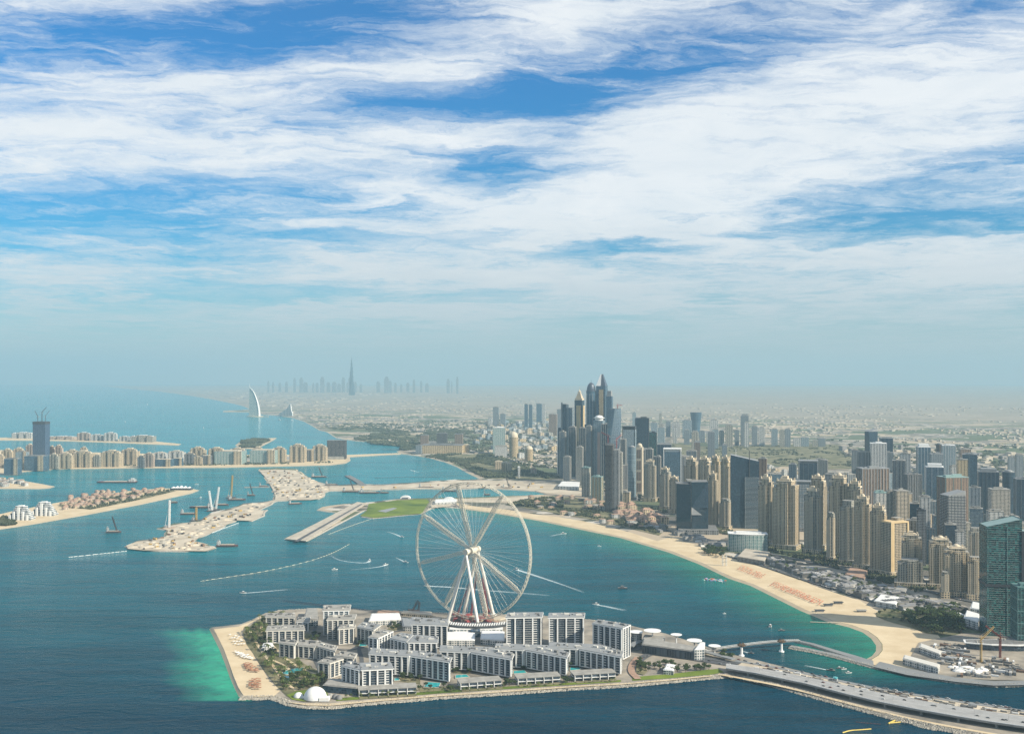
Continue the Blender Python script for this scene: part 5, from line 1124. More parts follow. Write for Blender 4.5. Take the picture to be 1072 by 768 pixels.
T('jbr', 910.5, 928, 527.5, 601, 'cream tower with golden right edge, left neighbour of the big gold-framed one', C, yaw=-33, mirror=True)
def s_goldf(t, w, d, h, rg, fac):
    mb = MB(); mb.prism(rect(-w / 2, w / 2, -d / 2, d / 2), 0, h * .93, 0, 1, bay=3.4); mb.prism(rect(w * .1, w * .5, -d * .1, d * .5), h * .93 + .02, h, 0, 1, bay=3.4); mb.build('wall', [M_['gold_grid'], M_['roof_pale']], t)
    mb = MB()
    for x in (-.46, -.36, .47): mb.box(w * x - 2, w * x + 2, -d / 2 - 1.6, -d / 2 - .02, 0, h * .93, 0)
    mb.box(-w * .5, w * .5, -d / 2 - 1.8, d * .5, h * .93 + .02, h * .955, 0, bottom=True); mb.build('frame', [M_['gold_trim']], t)
    mb = MB(); mb.prism(rect(-w * .6, w * .6, -d * .65, d * .6), -.3, 11, 0, 1, bay=5, fh=5); mb.build('podium', [M_[C], M_['roof_pale']], t)
STY['goldf'] = s_goldf
T('goldf', 922, 950, 542, 604, 'big gold-framed apartment block with a dense window grid in the beachfront row', yaw=22, ratio=.7)
T('jbr', 944, 964, 557, 611, 'cream tower with glazed upper front and dark right side, behind the stepped grey one', C, yaw=-20)
T('jbr', 940, 965, 583, 614.5, 'lower stepped grey-cream block in front of the tower with a glazed upper front', GR, yaw=-20, crown=False)
T('jbr', 972.5, 996, 561.5, 616, 'cream tower with a square gridded front, left of the last pair in the row', C, yaw=-16)
T('jbr', 988, 1014, 570.5, 625, 'widest cream tower at the right end of the row, with a crenellated top', C, yaw=-14)
T('jbr', 985, 993, 596, 626, 'low narrow grey wing at the left foot of the widest end tower', GR, yaw=-14, crown=False, ratio=1.2)
T('jbr', 1012.5, 1028.5, 580, 628, 'shorter cream tower hard against the left of the big teal tower', C, yaw=-14, crown=False)
T('jbr', 1014, 1029, 549.5, 600, 'pale beige tower seen above the shorter one beside the big teal tower', GR, yaw=-14, crown=False)
# --- big teal towers at the right edge
def s_teal(t, w, d, h, rg, fac):
    mb = MB(); V = rect(-w / 2, w * .18, -d / 2, d / 2); zz = [h * .93, h, h, h * .93]
    mb.prism(V, 0, h * .9, 0, 1, bay=3.6); mb.prism(rect(w * .18 + .03, w / 2, -d * .45, d / 2), 0, h * .88, 0, 1, bay=3.6)
    for i in range(4):
        j = (i + 1) % 4; L_ = math.hypot(V[j][0] - V[i][0], V[j][1] - V[i][1]); k = round(L_ / 3.6); mb.face([(V[i][0], V[i][1], h * .9 + .02), (V[j][0], V[j][1], h * .9 + .02), (V[j][0], V[j][1], zz[j]), (V[i][0], V[i][1], zz[i])], [(0, h / 4), (k, h / 4), (k, zz[j] / 3.6), (0, zz[i] / 3.6)], 0)
    mb.face([(V[i][0], V[i][1], zz[i] - .8) for i in range(4)], None, 1)
    mb.build('wall', [M_[TG], M_['teal_roof']], t)
    mb = MB(); n = int(h / 3.6)
    for i in range(0, n, 1):
        if i % 5: continue
        mb.box(-w / 2 - .5, w * .18 + .3, -d / 2 - .5, -d / 2 - .02, i * 3.6, i * 3.6 + .5, 0, bottom=True)
    for x in (-.48, -.1): mb.box(w * x - .4, w * x + .4, -d / 2 - .9, -d / 2 - .52, 0, h * .93, 0)
    mb.box(-w / 2 - .8, w / 2 + .8, -d / 2 - 1, d / 2 + .8, h * .42, h * .445, 1, bottom=True); o = mb.build('fin', [M_['teal_trim'], M_['dark_trim']], t); o['kind'] = 'stuff'
    mb = MB(); mb.box(-w * .45, w * .15, -d / 2 - 1.3, -d / 2 - 1.02, h * .2, h * .8, 0, bay=3.6) if False else mb.box(w * .17, w * .24, -d / 2 - 1.2, -d / 2 - .95, 0, h * .9, 0, bay=3); mb.build('service_strip', [M_['dark_trim']], t)
STY['teal'] = s_teal
T('teal', 1027.5, 1084, 541, 668, 'huge teal glass tower with a raised slanted corner at the right edge of the picture', yaw=-10, ratio=.6)
T('glass', 1059.5, 1090, 613, 679, 'lower teal glass tower with a flat pale roof in front of the huge one', TG, yaw=-8, ratio=.9, trim='teal_trim', fins=8, bands=4)
# --- business towers behind the beachfront rows
T('glass', 836, 856, 481.5, 530, 'dark blue twin-block tower with white roof frames standing behind the cream towers', DG, yaw=-14, top='frame', trim='roof_blue', fins=4)
T('glass', 826, 834, 486, 532, 'narrow tower with one dark and one pale side, left of the twin-block dark blue one', PG, yaw=-24)
T('slab', 794, 803, 480, 540, 'brown-grey tower just visible behind the slanted dark glass tower', BR, yaw=-20)
T('slab', 897, 930, 490, 548, 'wide orange-brown office block with vertical stripes and pale blue roof rim', BR, yaw=6, ratio=.5, cap='roof_blue', strips=9)
T('glass', 905.5, 918.5, 448, 505, 'dark faceted tower with a bright seam, tallest behind the striped brown block', DG, yaw=18, top='slantl', fins=0)
T('glass', 921, 934.5, 458.5, 508, 'flat dark teal tower right of the tallest in the clump', DG, yaw=-10, fins=3, trim='roof_blue')
T('slab', 891.5, 898.5, 471, 512, 'slim blue-grey tower at the left edge of the clump behind the striped brown block', 'far_facade', yaw=-14)
T('slab', 898, 912.5, 473, 514, 'brown-grey twin-fronted tower in the middle of the clump', SL, yaw=-14, strips=4)
T('slab', 911, 928, 464, 515, 'cream tower with white stepped roofs in the middle of the clump', WF, yaw=-14, cap='white_paint')
T('glass', 927.5, 935, 473.5, 514, 'pale grey narrow tower closing the clump on the right', 'far_facade', yaw=-14)
T('slab', 934.5, 947.5, 482, 530, 'grey tower pair with white balconied tops beside the brown striped block', SL, yaw=-20, strips=3)
T('slab', 942, 953, 475, 524, 'white crowned tower behind the grey square block', WF, yaw=-20)
T('slab', 946, 964.5, 496.5, 536, 'square grey block with a dark ribbed top between the clump and the white-capped tower', SL, yaw=2, cap='roof_grey', strips=6)
T('slab', 914.5, 929, 515.5, 556, 'pale grey block with two dark square openings and teal roof edge', WF, yaw=-6, cap='teal_roof')
T('slab', 935, 950.5, 513.5, 560, 'cream office block with strong horizontal floor bands', 'band_cream', yaw=4)
T('slab', 928, 936, 514, 558, 'slim green-grey tower touching the left side of the banded cream block', GR, yaw=-10)
T('glass', 959.5, 974, 464.5, 515, 'blue tower with a pure white cap box on top', BG, yaw=-10, top='crown', trim='white_paint', fins=4)
T('glass', 979.5, 988, 465, 505, 'dark maroon tower with a round top left of the light blue striped one', BR, yaw=-10, top='round')
T('glass', 986, 1000, 466, 508, 'light blue tower with white vertical stripes', PG, yaw=-14, fins=5, trim='white_paint')
T('glass', 973, 987, 475, 520, 'grey-teal slab tower in front of the dark maroon one', 'far_facade', yaw=-10, fins=0)
T('glass', 969, 987.5, 485, 540, 'grey-blue tower with two pale vertical channels and a white rooftop', BG, yaw=-18, top='crown', trim='white_paint', fins=3)
T('slab', 994, 1007, 488, 520, 'low white curved-roof building beneath the light blue striped tower', WF, yaw=-10)
T('slab', 1001.5, 1013, 481, 525, 'golden beige tower with a dark strip, left of the plain blue tower', GD, yaw=-14)
T('glass', 1008, 1022.5, 475.5, 520, 'plain blue tower with a flat roof right of the golden beige one', BG, yaw=-24, fins=2, trim='roof_blue')
T('slab', 1004, 1016, 470, 500, 'distant red-grey tower group peeping over the plain blue tower', BR, yaw=-10)
T('glass', 981.5, 1013, 499, 578, 'tall brown-framed tower with a pale teal roof behind the slant-roofed one', BR, yaw=8, ratio=.7, trim='teal_roof', fins=3)
T('glass', 984.5, 1010, 513, 592, 'dark tower with a steeply slanted glass roof and pale floor bands on its right front', 'band_dark', yaw=8, ratio=.8, top='slantl', trim='roof_blue', fins=0)
T('slab', 989, 1001, 549, 606, 'small dark tower with flat top in front of the slant-roofed one', DG, yaw=-14)
T('slab', 1000, 1009, 556, 608, 'pale tower with a darker bay in front of the slant-roofed one, on its right', WF, yaw=-14)
T('slab', 960, 969, 534, 592, 'slim grey tower with black top behind the glazed cream tower', SL, yaw=-20, cap='dark_trim')
T('slab', 952.5, 962, 527, 570, 'dark blue narrow tower left of the slim black-topped one', DG, yaw=-20)
T('glass', 1024.5, 1045, 490, 545, 'dark blue tower with an arched shoulder at the right of the business district', DG, yaw=-20, fins=5, trim='roof_blue', top='crown')
T('glass', 1049, 1063, 494, 540, 'round-shouldered dark grey tower near the right edge', DG, yaw=-16, top='round')
T('glass', 1062, 1084, 501, 552, 'dark wide tower cut by the right edge of the picture', DG, yaw=-16, fins=4, trim='roof_blue')
T('slab', 1035, 1056.5, 512, 566, 'white tower with a bold square grid near the right edge', 'grid_white', yaw=-10, ratio=.8)
T('slab', 1033, 1050, 535, 575, 'low cream rooftop block showing left above the huge teal tower', WF, yaw=-10)
T('slab', 1046, 1068, 543, 590, 'beige block showing behind the raised corner of the huge teal tower', C, yaw=-10)
T('slab', 1066, 1086, 548, 600, 'grey-beige block above the right shoulder of the huge teal tower', GR, yaw=-10)
T('slab', 1055, 1062, 478, 505, 'small pale tower with a spiked crown near the right edge, left of two', 'far_facade', yaw=-10)
T('slab', 1063, 1071, 476, 504, 'small pale tower with a spiked crown near the right edge, right of two', 'far_facade', yaw=-10)
T('glass', 741, 748, 452, 486, 'slim dark tower with a bright edge rising over the green fairways', 'far_facade', yaw=-10)
T('glass', 727, 733, 461, 492, 'dark reddish pointed tower behind the cream pair', BR, yaw=-10, top='crown')
T('glass', 756, 761, 464, 492, 'light blue twin-spired tower behind the golden pair', PG, yaw=-10, top='crown')
T('glass', 688, 703, 465, 505, 'dark low tower block between the teal flat-topped tower and the white-framed one', DG, yaw=-10, fins=4)
# --- mid distance, beyond the fairways and beyond the highway
def s_cone(t, w, d, h, rg, fac):
    mb = MB(); mb.prism(circle(w * .36, 20), 0, h * .35, 0, 1, bay=4); mb.prism(circle(w * .36, 20), h * .35 + .02, h, 0, 1, bay=4, poly1=circle(w * .5, 20)); mb.build('wall', [M_['blue_glass'], M_['roof_grey']], t)
STY['cone'] = s_cone
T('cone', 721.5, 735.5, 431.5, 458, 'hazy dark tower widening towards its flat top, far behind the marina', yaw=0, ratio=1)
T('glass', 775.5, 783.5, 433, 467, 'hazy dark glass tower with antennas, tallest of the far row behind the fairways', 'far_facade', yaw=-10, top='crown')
T('slab', 516, 529, 447.5, 475, 'flat blue-green office slab with pale bands, left of the domed beige tower', 'hotel_glass', yaw=0, ratio=.4, cap='white_paint')
T('slab', 518, 531, 467, 478, 'white low block at the foot of the blue-green office slab', WF, yaw=0, ratio=.5)
def s_bullet(t, w, d, h, rg, fac):
    mb = MB(); mb.prism(circle(w * .5, 16), 0, h * .78, 0, 1, bay=4); mb.build('wall', [M_[GD], M_['roof_pale']], t); mb = MB(); mb.dome((0, 0, h * .78), w * .48, h * .2, 16, 6); mb.tube((0, 0, h * .96), (0, 0, h * 1.03), .8, 5); mb.build('crown', [M_['cream_trim']], t)
STY['bullet'] = s_bullet
T('bullet', 533, 542.5, 451, 480, 'beige bullet-shaped tower with a rounded top right of the blue-green slab', yaw=0, ratio=1)
T('bullet', 549.5, 558, 466, 484, 'lower golden tower with a rounded top right of the bullet-shaped one', yaw=0, ratio=1)
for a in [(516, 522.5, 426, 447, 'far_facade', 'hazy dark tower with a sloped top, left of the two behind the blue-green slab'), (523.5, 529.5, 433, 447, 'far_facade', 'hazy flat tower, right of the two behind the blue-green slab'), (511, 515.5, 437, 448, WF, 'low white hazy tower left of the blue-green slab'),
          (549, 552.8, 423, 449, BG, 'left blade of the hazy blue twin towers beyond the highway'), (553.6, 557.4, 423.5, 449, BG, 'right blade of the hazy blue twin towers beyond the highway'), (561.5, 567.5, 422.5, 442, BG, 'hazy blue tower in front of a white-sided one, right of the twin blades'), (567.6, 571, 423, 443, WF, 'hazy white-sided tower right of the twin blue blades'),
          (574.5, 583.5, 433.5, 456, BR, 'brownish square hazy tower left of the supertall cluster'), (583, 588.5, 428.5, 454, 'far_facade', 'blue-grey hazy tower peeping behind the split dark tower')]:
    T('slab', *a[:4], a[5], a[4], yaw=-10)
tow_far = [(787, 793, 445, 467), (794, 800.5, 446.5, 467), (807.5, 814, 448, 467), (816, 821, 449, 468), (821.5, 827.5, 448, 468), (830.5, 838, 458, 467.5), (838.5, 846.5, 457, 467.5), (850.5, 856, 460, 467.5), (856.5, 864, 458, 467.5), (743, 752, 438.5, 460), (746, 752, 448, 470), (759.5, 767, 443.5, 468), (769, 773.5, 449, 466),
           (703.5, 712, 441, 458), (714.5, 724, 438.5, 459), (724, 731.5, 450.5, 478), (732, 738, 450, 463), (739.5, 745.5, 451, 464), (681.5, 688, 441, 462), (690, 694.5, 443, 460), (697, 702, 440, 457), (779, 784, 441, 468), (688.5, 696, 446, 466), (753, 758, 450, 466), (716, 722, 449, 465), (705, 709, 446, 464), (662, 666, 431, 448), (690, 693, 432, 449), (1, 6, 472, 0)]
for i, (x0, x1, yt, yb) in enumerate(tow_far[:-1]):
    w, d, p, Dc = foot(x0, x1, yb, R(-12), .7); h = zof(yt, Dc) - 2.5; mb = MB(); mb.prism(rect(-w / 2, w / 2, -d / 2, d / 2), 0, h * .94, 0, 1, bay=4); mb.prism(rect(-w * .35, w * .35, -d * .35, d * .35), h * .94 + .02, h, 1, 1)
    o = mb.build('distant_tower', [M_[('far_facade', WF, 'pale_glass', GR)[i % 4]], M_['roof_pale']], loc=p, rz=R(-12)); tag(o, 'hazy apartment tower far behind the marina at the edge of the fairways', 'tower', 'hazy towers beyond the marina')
# --- more towers filling in the marina between the rows
rg = random.Random(91); cnt = 0
for (px, py) in [(656, 512), (672, 508), (684, 512), (700, 512), (716, 512), (724, 508), (736, 512), (752, 520), (770, 520), (786, 524), (800, 528), (812, 524), (822, 536), (838, 540), (858, 548), (872, 540), (884, 548), (900, 556), (916, 566), (938, 572), (956, 584), (972, 590), (982, 570), (1010, 580), (1022, 566), (1000, 560), (968, 560), (950, 552), (1020, 545), (1044, 560), (890, 530), (870, 524), (860, 516), (930, 530), (975, 548), (1060, 575)]:
    ww_ = rg.uniform(9, 14); yt = py - rg.uniform(22, 40); f_ = rg.choice([C, GR, WF, PG, BG, SL, 'far_facade'])
    T('slab', px - ww_ / 2, px + ww_ / 2, yt, py, 'mid-height tower half hidden among the marina towers', f_, yaw=rg.uniform(-26, 10), ratio=.8, group='half hidden marina towers', name='marina_block', strips=rg.choice([0, 4]))

for a in [(596, 603, 447, 499, DG, 'dark blue lower slab between the split tower and the gold-lantern tower'), (606.5, 614, 448, 500, DG, 'dark blue slab hiding the lower right of the gold-lantern tower'), (614, 619, 446, 502, BG, 'blue ribbed lower shaft in front of the domed tower'), (630, 639, 444, 503, DG, 'dark blue stepped slab below the pointed tower on its right'), (586, 592, 452, 500, BG, 'blue-grey slab in front of the split dark tower'), (650, 655, 460, 508, DG, 'dark narrow slab right of the twisted tower'), (645, 652, 486, 524, GR, 'grey block between the raw concrete tower and the pale blue rounded one'),
          (604, 610, 468, 508, GR, 'beige-grey block at the foot of the gold-lantern tower'), (676, 684, 470, 512, DG, 'dark block behind the pale beige tower with the small crown'), (684, 692, 478, 520, BG, 'blue block left of the white-framed office tower'), (590, 598, 478, 506, 'far_facade', 'grey block at the foot of the split dark tower')]:
    T('slab', *a[:4], a[5], a[4], yaw=-18, ratio=.9, strips=4)

# ================================================================ across the bay
def place(px, py, z=2.4): return at(px, py, z)
# sail-shaped hotel on its islet
D = dist(436); p = at(266, 436, 0)
t = thing('sail_hotel', p, 'white sail-shaped hotel tower with a tall mast standing in the sea off the far coast', 'hotel', rz=R(-8)); hh = zof(406, D)
mb = MB(); prof = []; n = 16
for i in range(n + 1): s = i / n; prof.append((-46 + 106 * (math.cos(s * math.pi * .5)) ** .62 if i < n else -46, s * hh))
for side, yy in ((1, -30), (-1, 30)):
    for i in range(n):
        a, b_ = prof[i], prof[i + 1]; sh = lambda zz: yy * (1 - .7 * zz / hh)
        mb.face([(-46, sh(a[1]), a[1]), (a[0], sh(a[1]), a[1]), (b_[0], sh(b_[1]), b_[1]), (-46, sh(b_[1]), b_[1])] if side > 0 else [(-46, sh(b_[1]), b_[1]), (b_[0], sh(b_[1]), b_[1]), (a[0], sh(a[1]), a[1]), (-46, sh(a[1]), a[1])], [(0, i * 5), (24, i * 5), (24, i * 5 + 5), (0, i * 5 + 5)], 0)
for i in range(n):
    a, b_ = prof[i], prof[i + 1]; ya, yb_ = 30 * (1 - .7 * a[1] / hh), 30 * (1 - .7 * b_[1] / hh)
    mb.face([(a[0], -ya, a[1]), (a[0], ya, a[1]), (b_[0], yb_, b_[1]), (b_[0], -yb_, b_[1])], None, 1)
mb.face([(-46, 30, 0), (-46, -30, 0), (-46, -9, hh), (-46, 9, hh)], None, 1)
mb.build('sail_wall', [M_['hotel_glass'], M_['white_paint']], t)
mb = MB(); mb.tube((-48, 0, 0), (-48, 0, hh), 4, 8); mb.tube((-48, 0, hh), (-48, 0, zof(401.5, D)), 3, 8, r2=.8)
for i in range(n):
    a, b_ = prof[i], prof[i + 1]; mb.tube((a[0] + 3, -30 * (1 - .7 * a[1] / hh) - 2, a[1]), (b_[0] + 3, -30 * (1 - .7 * b_[1] / hh) - 2, b_[1]), 3.2, 6)
mb.build('mast', [M_['white_paint']], t)
mb = MB(); mb.prism(circle(90, 20, 10, 0, 60), -2, 6, 0); mb.prism(rect(80, 160, -8, 8), -2, 5, 0); mb.build('islet', [M_['sand']], t)
# wave-shaped hotel
D = dist(435.3); p = at(299, 435.3, 2.2); t = thing('wave_hotel', p, 'wave-shaped hotel with a curved rising roof on the far coast beside the sail tower', 'hotel')
mb = MB(); w_ = 150; hgt = zof(423, D); pts = [(-w_ * .5, 14), (-w_ * .3, 40), (-w_ * .05, 62), (w_ * .15, 85), (w_ * .3, hgt), (w_ * .37, hgt * .98), (w_ * .42, 60), (w_ * .5, 30)]
for a, b_ in zip(pts[:-1], pts[1:]):
    k = 4
    mb.face([(a[0], -22, 0), (b_[0], -22, 0), (b_[0], -22, b_[1]), (a[0], -22, a[1])], [(0, 0), (k, 0), (k, b_[1] / 4), (0, a[1] / 4)], 0); mb.face([(b_[0], 22, 0), (a[0], 22, 0), (a[0], 22, a[1]), (b_[0], 22, b_[1])], None, 0)
    mb.face([(a[0], -22, a[1]), (b_[0], -22, b_[1]), (b_[0], 22, b_[1]), (a[0], 22, a[1])], None, 1)
mb.face([(w_ * .5, -22, 0), (w_ * .5, 22, 0), (w_ * .5, 22, 30), (w_ * .5, -22, 30)], None, 1)
mb.build('wall', [M_['far_facade'], M_['white_paint']], t)
# very tall needle tower on the horizon
D = 22400.0; t = thing('needle_tower', (xof(368, D), D, 2), 'extremely tall stepped needle tower rising from the hazy skyline', 'tower'); top = zof(372.5, D)
mb = MB(); st = [(62, 0, .18), (50, .18, .34), (40, .34, .5), (31, .5, .62), (24, .62, .72), (16, .72, .82), (9, .82, .91)]
for i, (r, a, b_) in enumerate(st):
    mb.prism(circle(r, 12, a0=i * .4), a * top, b_ * top + .1, 0, bay=8)
    for k in range(3): an = i * .5 + k * 2.1; mb.prism(circle(r * .45, 8, r * .75 * math.cos(an), r * .75 * math.sin(an)), a * top, (a + (b_ - a) * (.5 + .2 * k)) * top, 0, bay=8)
mb.build('wall', [M_['dark_glass']], t); mb = MB(); mb.tube((0, 0, top * .91), (0, 0, top), 5, 8, r2=1.2); mb.build('spire', [M_['dark_metal']], t)
# skyline around it
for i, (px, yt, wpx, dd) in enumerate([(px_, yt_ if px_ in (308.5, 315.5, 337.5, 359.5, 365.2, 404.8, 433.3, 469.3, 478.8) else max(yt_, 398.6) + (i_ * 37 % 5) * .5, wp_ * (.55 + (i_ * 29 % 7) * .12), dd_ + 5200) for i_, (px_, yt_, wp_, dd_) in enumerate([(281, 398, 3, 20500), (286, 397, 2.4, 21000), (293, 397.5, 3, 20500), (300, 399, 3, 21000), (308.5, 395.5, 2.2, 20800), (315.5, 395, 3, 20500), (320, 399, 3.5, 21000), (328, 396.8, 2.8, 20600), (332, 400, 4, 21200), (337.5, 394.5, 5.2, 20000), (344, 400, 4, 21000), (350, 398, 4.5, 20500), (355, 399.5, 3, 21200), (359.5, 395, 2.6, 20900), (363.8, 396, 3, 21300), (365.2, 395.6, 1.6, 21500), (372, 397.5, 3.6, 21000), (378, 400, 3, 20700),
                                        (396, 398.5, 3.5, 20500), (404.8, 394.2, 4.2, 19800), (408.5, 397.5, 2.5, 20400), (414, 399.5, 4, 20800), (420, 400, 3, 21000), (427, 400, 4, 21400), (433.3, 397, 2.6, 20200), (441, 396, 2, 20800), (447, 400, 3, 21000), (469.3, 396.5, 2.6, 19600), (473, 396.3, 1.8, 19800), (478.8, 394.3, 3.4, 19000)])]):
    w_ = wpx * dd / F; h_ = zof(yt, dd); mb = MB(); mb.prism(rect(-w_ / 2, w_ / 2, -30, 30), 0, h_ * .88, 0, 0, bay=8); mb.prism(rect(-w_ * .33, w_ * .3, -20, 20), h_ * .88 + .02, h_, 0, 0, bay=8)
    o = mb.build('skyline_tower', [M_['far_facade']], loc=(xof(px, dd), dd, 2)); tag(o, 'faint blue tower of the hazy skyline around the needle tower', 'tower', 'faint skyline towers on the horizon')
# ---- palm shore apartments
def shore_block(x0, x1, yt, yb, lab, fac=C, style=0, ratio=.6, group=None, name='shore_apartments', cap='cream_trim'):
    w, d, p, Dc = foot(x0, x1, yb, R(-6), ratio, 2.5); h = zof(yt, Dc) - 2.5; rg = random.Random(int(x0 * 3)); t = thing(name, p, lab, 'apartment block', group, R(-6))
    mb = MB()
    if style == 0:      # two wings and a raised stepped middle
        mb.prism(rect(-w / 2, w / 2, -d * .3, d / 2), 0, h * .80, 0, 1, bay=6, fh=4)
        for sx in (-1, 0, 1): mb.prism(rect(sx * w * .36 - w * .13, sx * w * .36 + w * .13, -d * .5, -d * .3), 0, h * (.84 if sx else .9), 0, 1, bay=5, fh=4)
        mb.prism(rect(-w * .3, w * .3, -d * .25, d * .3), h * .8 + .02, h * .94, 0, 1, bay=5, fh=4)
        mb.build('wall', [M_[fac], M_['roof_pale']], t); mb = MB(); mb.prism(rect(-w * .16, w * .16, -d * .2, d * .2), h * .94 + .02, h, 0)
        for sx in (-.42, -.22, .22, .42): mb.prism(rect(w * sx - w * .05, w * sx + w * .05, -d * .25, 0), h * .8 + .02, h * .9, 0); 
        mb.build('crown', [M_[cap]], t)
    else:               # slab hotel
        mb.prism(rect(-w / 2, w / 2, -d / 2, d / 2), 0, h * .95, 0, 1, bay=5, fh=4); mb.prism(rect(w * .24, w * .5 + 2, -d * .62, -d * .5 - .02), 0, h * .98, 2, 1, bay=5); mb.build('wall', [M_[fac], M_['roof_pale'], M_[C]], t)
        mb = MB(); mb.prism(rect(-w * .4, w * .35, -d * .3, d * .3), h * .95 + .02, h, 0); mb.build('crown', [M_[cap]], t)
    return t
shore_block(26.5, 50.5, 476, 493, 'dark blue-grey slab hotel at the foot of the tall tower on the far shore', 'blue_glass', 1, cap='roof_grey')
shore_block(5, 22, 479, 497, 'blue-grey slab hotel with a white end wall at the left edge of the far shore', 'blue_glass', 1, cap='roof_grey')
shore_block(17, 30, 472, 491, 'blue glass block with white stripes between the two slab hotels', 'pale_glass', 1, cap='roof_grey')
w, d, p, Dc = foot(35, 51.5, 487, R(-6), .7, 2.5); h = zof(441.5, Dc); t = thing('lone_tower', p, 'tall blue-grey tower with cranes on top rising alone from the far shore', 'tower', None, R(-6))
mb = MB(); mb.prism(rect(-w / 2, w / 2, -d / 2, d / 2), 0, h * .94, 0, 1, bay=4); mb.build('wall', [M_['lone_glass'] if 'lone_glass' in M_ else mk('lone_glass', facade('a', (.09, .13, .19), (.03, .07, .13), .9, .7, (.07, .12, .2), .2, .8, .5)), M_['roof_grey']], t)
mb = MB(); mb.prism(outset(rect(-w / 2, w / 2, -d / 2, d / 2), 1), h * .94 + .02, h, 0); mb.build('crown', [M_['dark_trim']], t); LT = (p.x, Dc, h, w)
for k, (fx, hh_, an, u_) in enumerate([(-.28, 22, 2.6, .9), (0.05, 42, .2, .9), (.32, 24, 1.2, .8)]):
    tower_crane(0, 0, h + 2.6, hh_, 34, ['left of three cranes on the roof of the lone far-shore tower', 'tallest of three cranes on the roof of the lone far-shore tower', 'right of three cranes on the roof of the lone far-shore tower'][k], 'hull_dark', an, u_, D=Dc).location.x = LT[0] + fx * w
for i, (x0, x1, yt, yb, f_, st_) in enumerate([(-8, 5, 474, 490, C, 0), (2, 14, 469, 488, C, 0), (14, 26, 468, 484, C, 0), (27, 36, 464, 482, 'pink_facade', 0), (51, 58, 466, 486, 'brown_facade', 0), (57, 66, 465, 484, 'pink_facade', 0), (51.5, 62, 474, 491, GR, 0), (61, 77, 473, 490.5, C, 0), (68, 84, 470, 488, C, 0), (76, 99, 471, 489.5, C, 0), (84, 92, 467, 482, C, 0), (98, 106, 475, 489, GR, 0),
                                               (106, 129, 470.5, 489, C, 0), (127, 146, 468.5, 487, C, 0), (144, 152, 476, 489.5, SL, 0), (150.5, 162, 473, 489, 'pink_facade', 0), (162, 182, 480, 488.5, 'blue_glass', 1), (160, 176, 472.5, 482, WF, 0), (176, 194, 471, 483, WF, 0), (181, 192, 479, 487.5, 'blue_glass', 1), (193, 205, 473, 486, SL, 0), (199, 216, 467, 485.5, C, 0), (203, 212, 477, 487, C, 0), (211, 222, 476, 486.5, SL, 1), (218, 236, 467.5, 486, C, 0),
                                               (225, 258, 471, 486.5, 'hotel_glass', 1), (240, 258, 468, 484, C, 0), (262, 292, 470, 485.5, 'hotel_glass', 1), (264, 276, 467, 484, C, 0), (285, 300, 467, 484.5, C, 0), (303, 321, 464, 484, C, 0), (318, 330, 470, 483, SL, 1), (327, 343, 464.5, 482.5, C, 0)]):
    shore_block(x0, x1, yt, yb, 'cream and grey apartment or hotel block in the long row on the far palm shore', f_, st_, group='blocks in the long row on the palm shore')
w, d, p, Dc = foot(342.5, 363, 480.5, R(4), .6, 2.5); h = zof(461, Dc); t = thing('dark_grid_block', p, 'dark grey cubic block with rough window grid at the right end of the shore row', 'building', None, R(4))
mb = MB(); mb.prism(rect(-w / 2, w / 2, -d / 2, d / 2), 0, h, 0, 1, bay=7, fh=6); mb.build('wall', [M_['concrete_shell'], M_['roof_grey']], t); mb = MB(); mb.prism(rect(-w * .5, w * .4, -d * .6, -d * .5 - .02), 0, 14, 0); mb.build('porch', [M_['roof_pale']], t)
# crescent resorts
for x0, x1, yt, yb, f_, lab in [(13, 36, 452, 459, WF, 'long white hazy resort on the far crescent, left of the lone tower'), (51, 80, 456, 460.5, 'pink_facade', 'low pink hazy wing on the far crescent'), (81, 95, 452, 461, 'pink_facade', 'pink domed resort on the far crescent'), (95, 109, 454, 461.5, WF, 'white resort block on the far crescent, left of the arched ones'), (109, 123, 452, 461.8, WF, 'white arched resort on the far crescent'), (125, 137, 456, 462, WF, 'white curved resort left of the grey one on the crescent tip'), (137, 163, 455, 463, GR, 'grey-white tiered resort near the tip of the far crescent')]:
    shore_block(x0, x1, yt, yb, lab, f_, 0, ratio=.4, name='crescent_resort', cap='white_paint')
# villas isle: two terraced white hotels, rows of pink villas
for x0, x1, yt, yb, lab in [(9, 36, 528.5, 545, 'white terraced hotel with sloping sides, left of the pair on the villa isle'), (33, 60, 524.5, 540.5, 'white terraced hotel with sloping sides, right of the pair on the villa isle')]:
    w, d, p, Dc = foot(x0, x1, yb, R(-4), .45, 2.4); h = zof(yt, Dc) - 2.4; t = thing('terraced_hotel', p, lab, 'hotel', None, R(-4)); mb = MB()
    for i in range(6): s = 1 - .11 * i; mb.prism(rect(-w / 2 * s, w / 2 * s, -d / 2 * s, d / 2 * s), h * i / 6.4 + (.02 if i else 0), h * (i + 1) / 6.4, 0, 1, bay=7, fh=5)
    mb.build('wall', [M_['balcony_white'], M_['white_paint']], t); mb = MB(); mb.prism(rect(-w * .12, w * .12, -d * .15, d * .15), h * 6 / 6.4 + .02, h, 0); 
    for x in (-.38, -.2, 0, .2, .38): mb.box(w * x - 3, w * x + 3, -d / 2 - 4, -d / 2 - .02, 0, h * (1 - abs(x) * 1.6) * .9, 0)
    mb.build('buttress', [M_['white_paint']], t)
rg = random.Random(5)
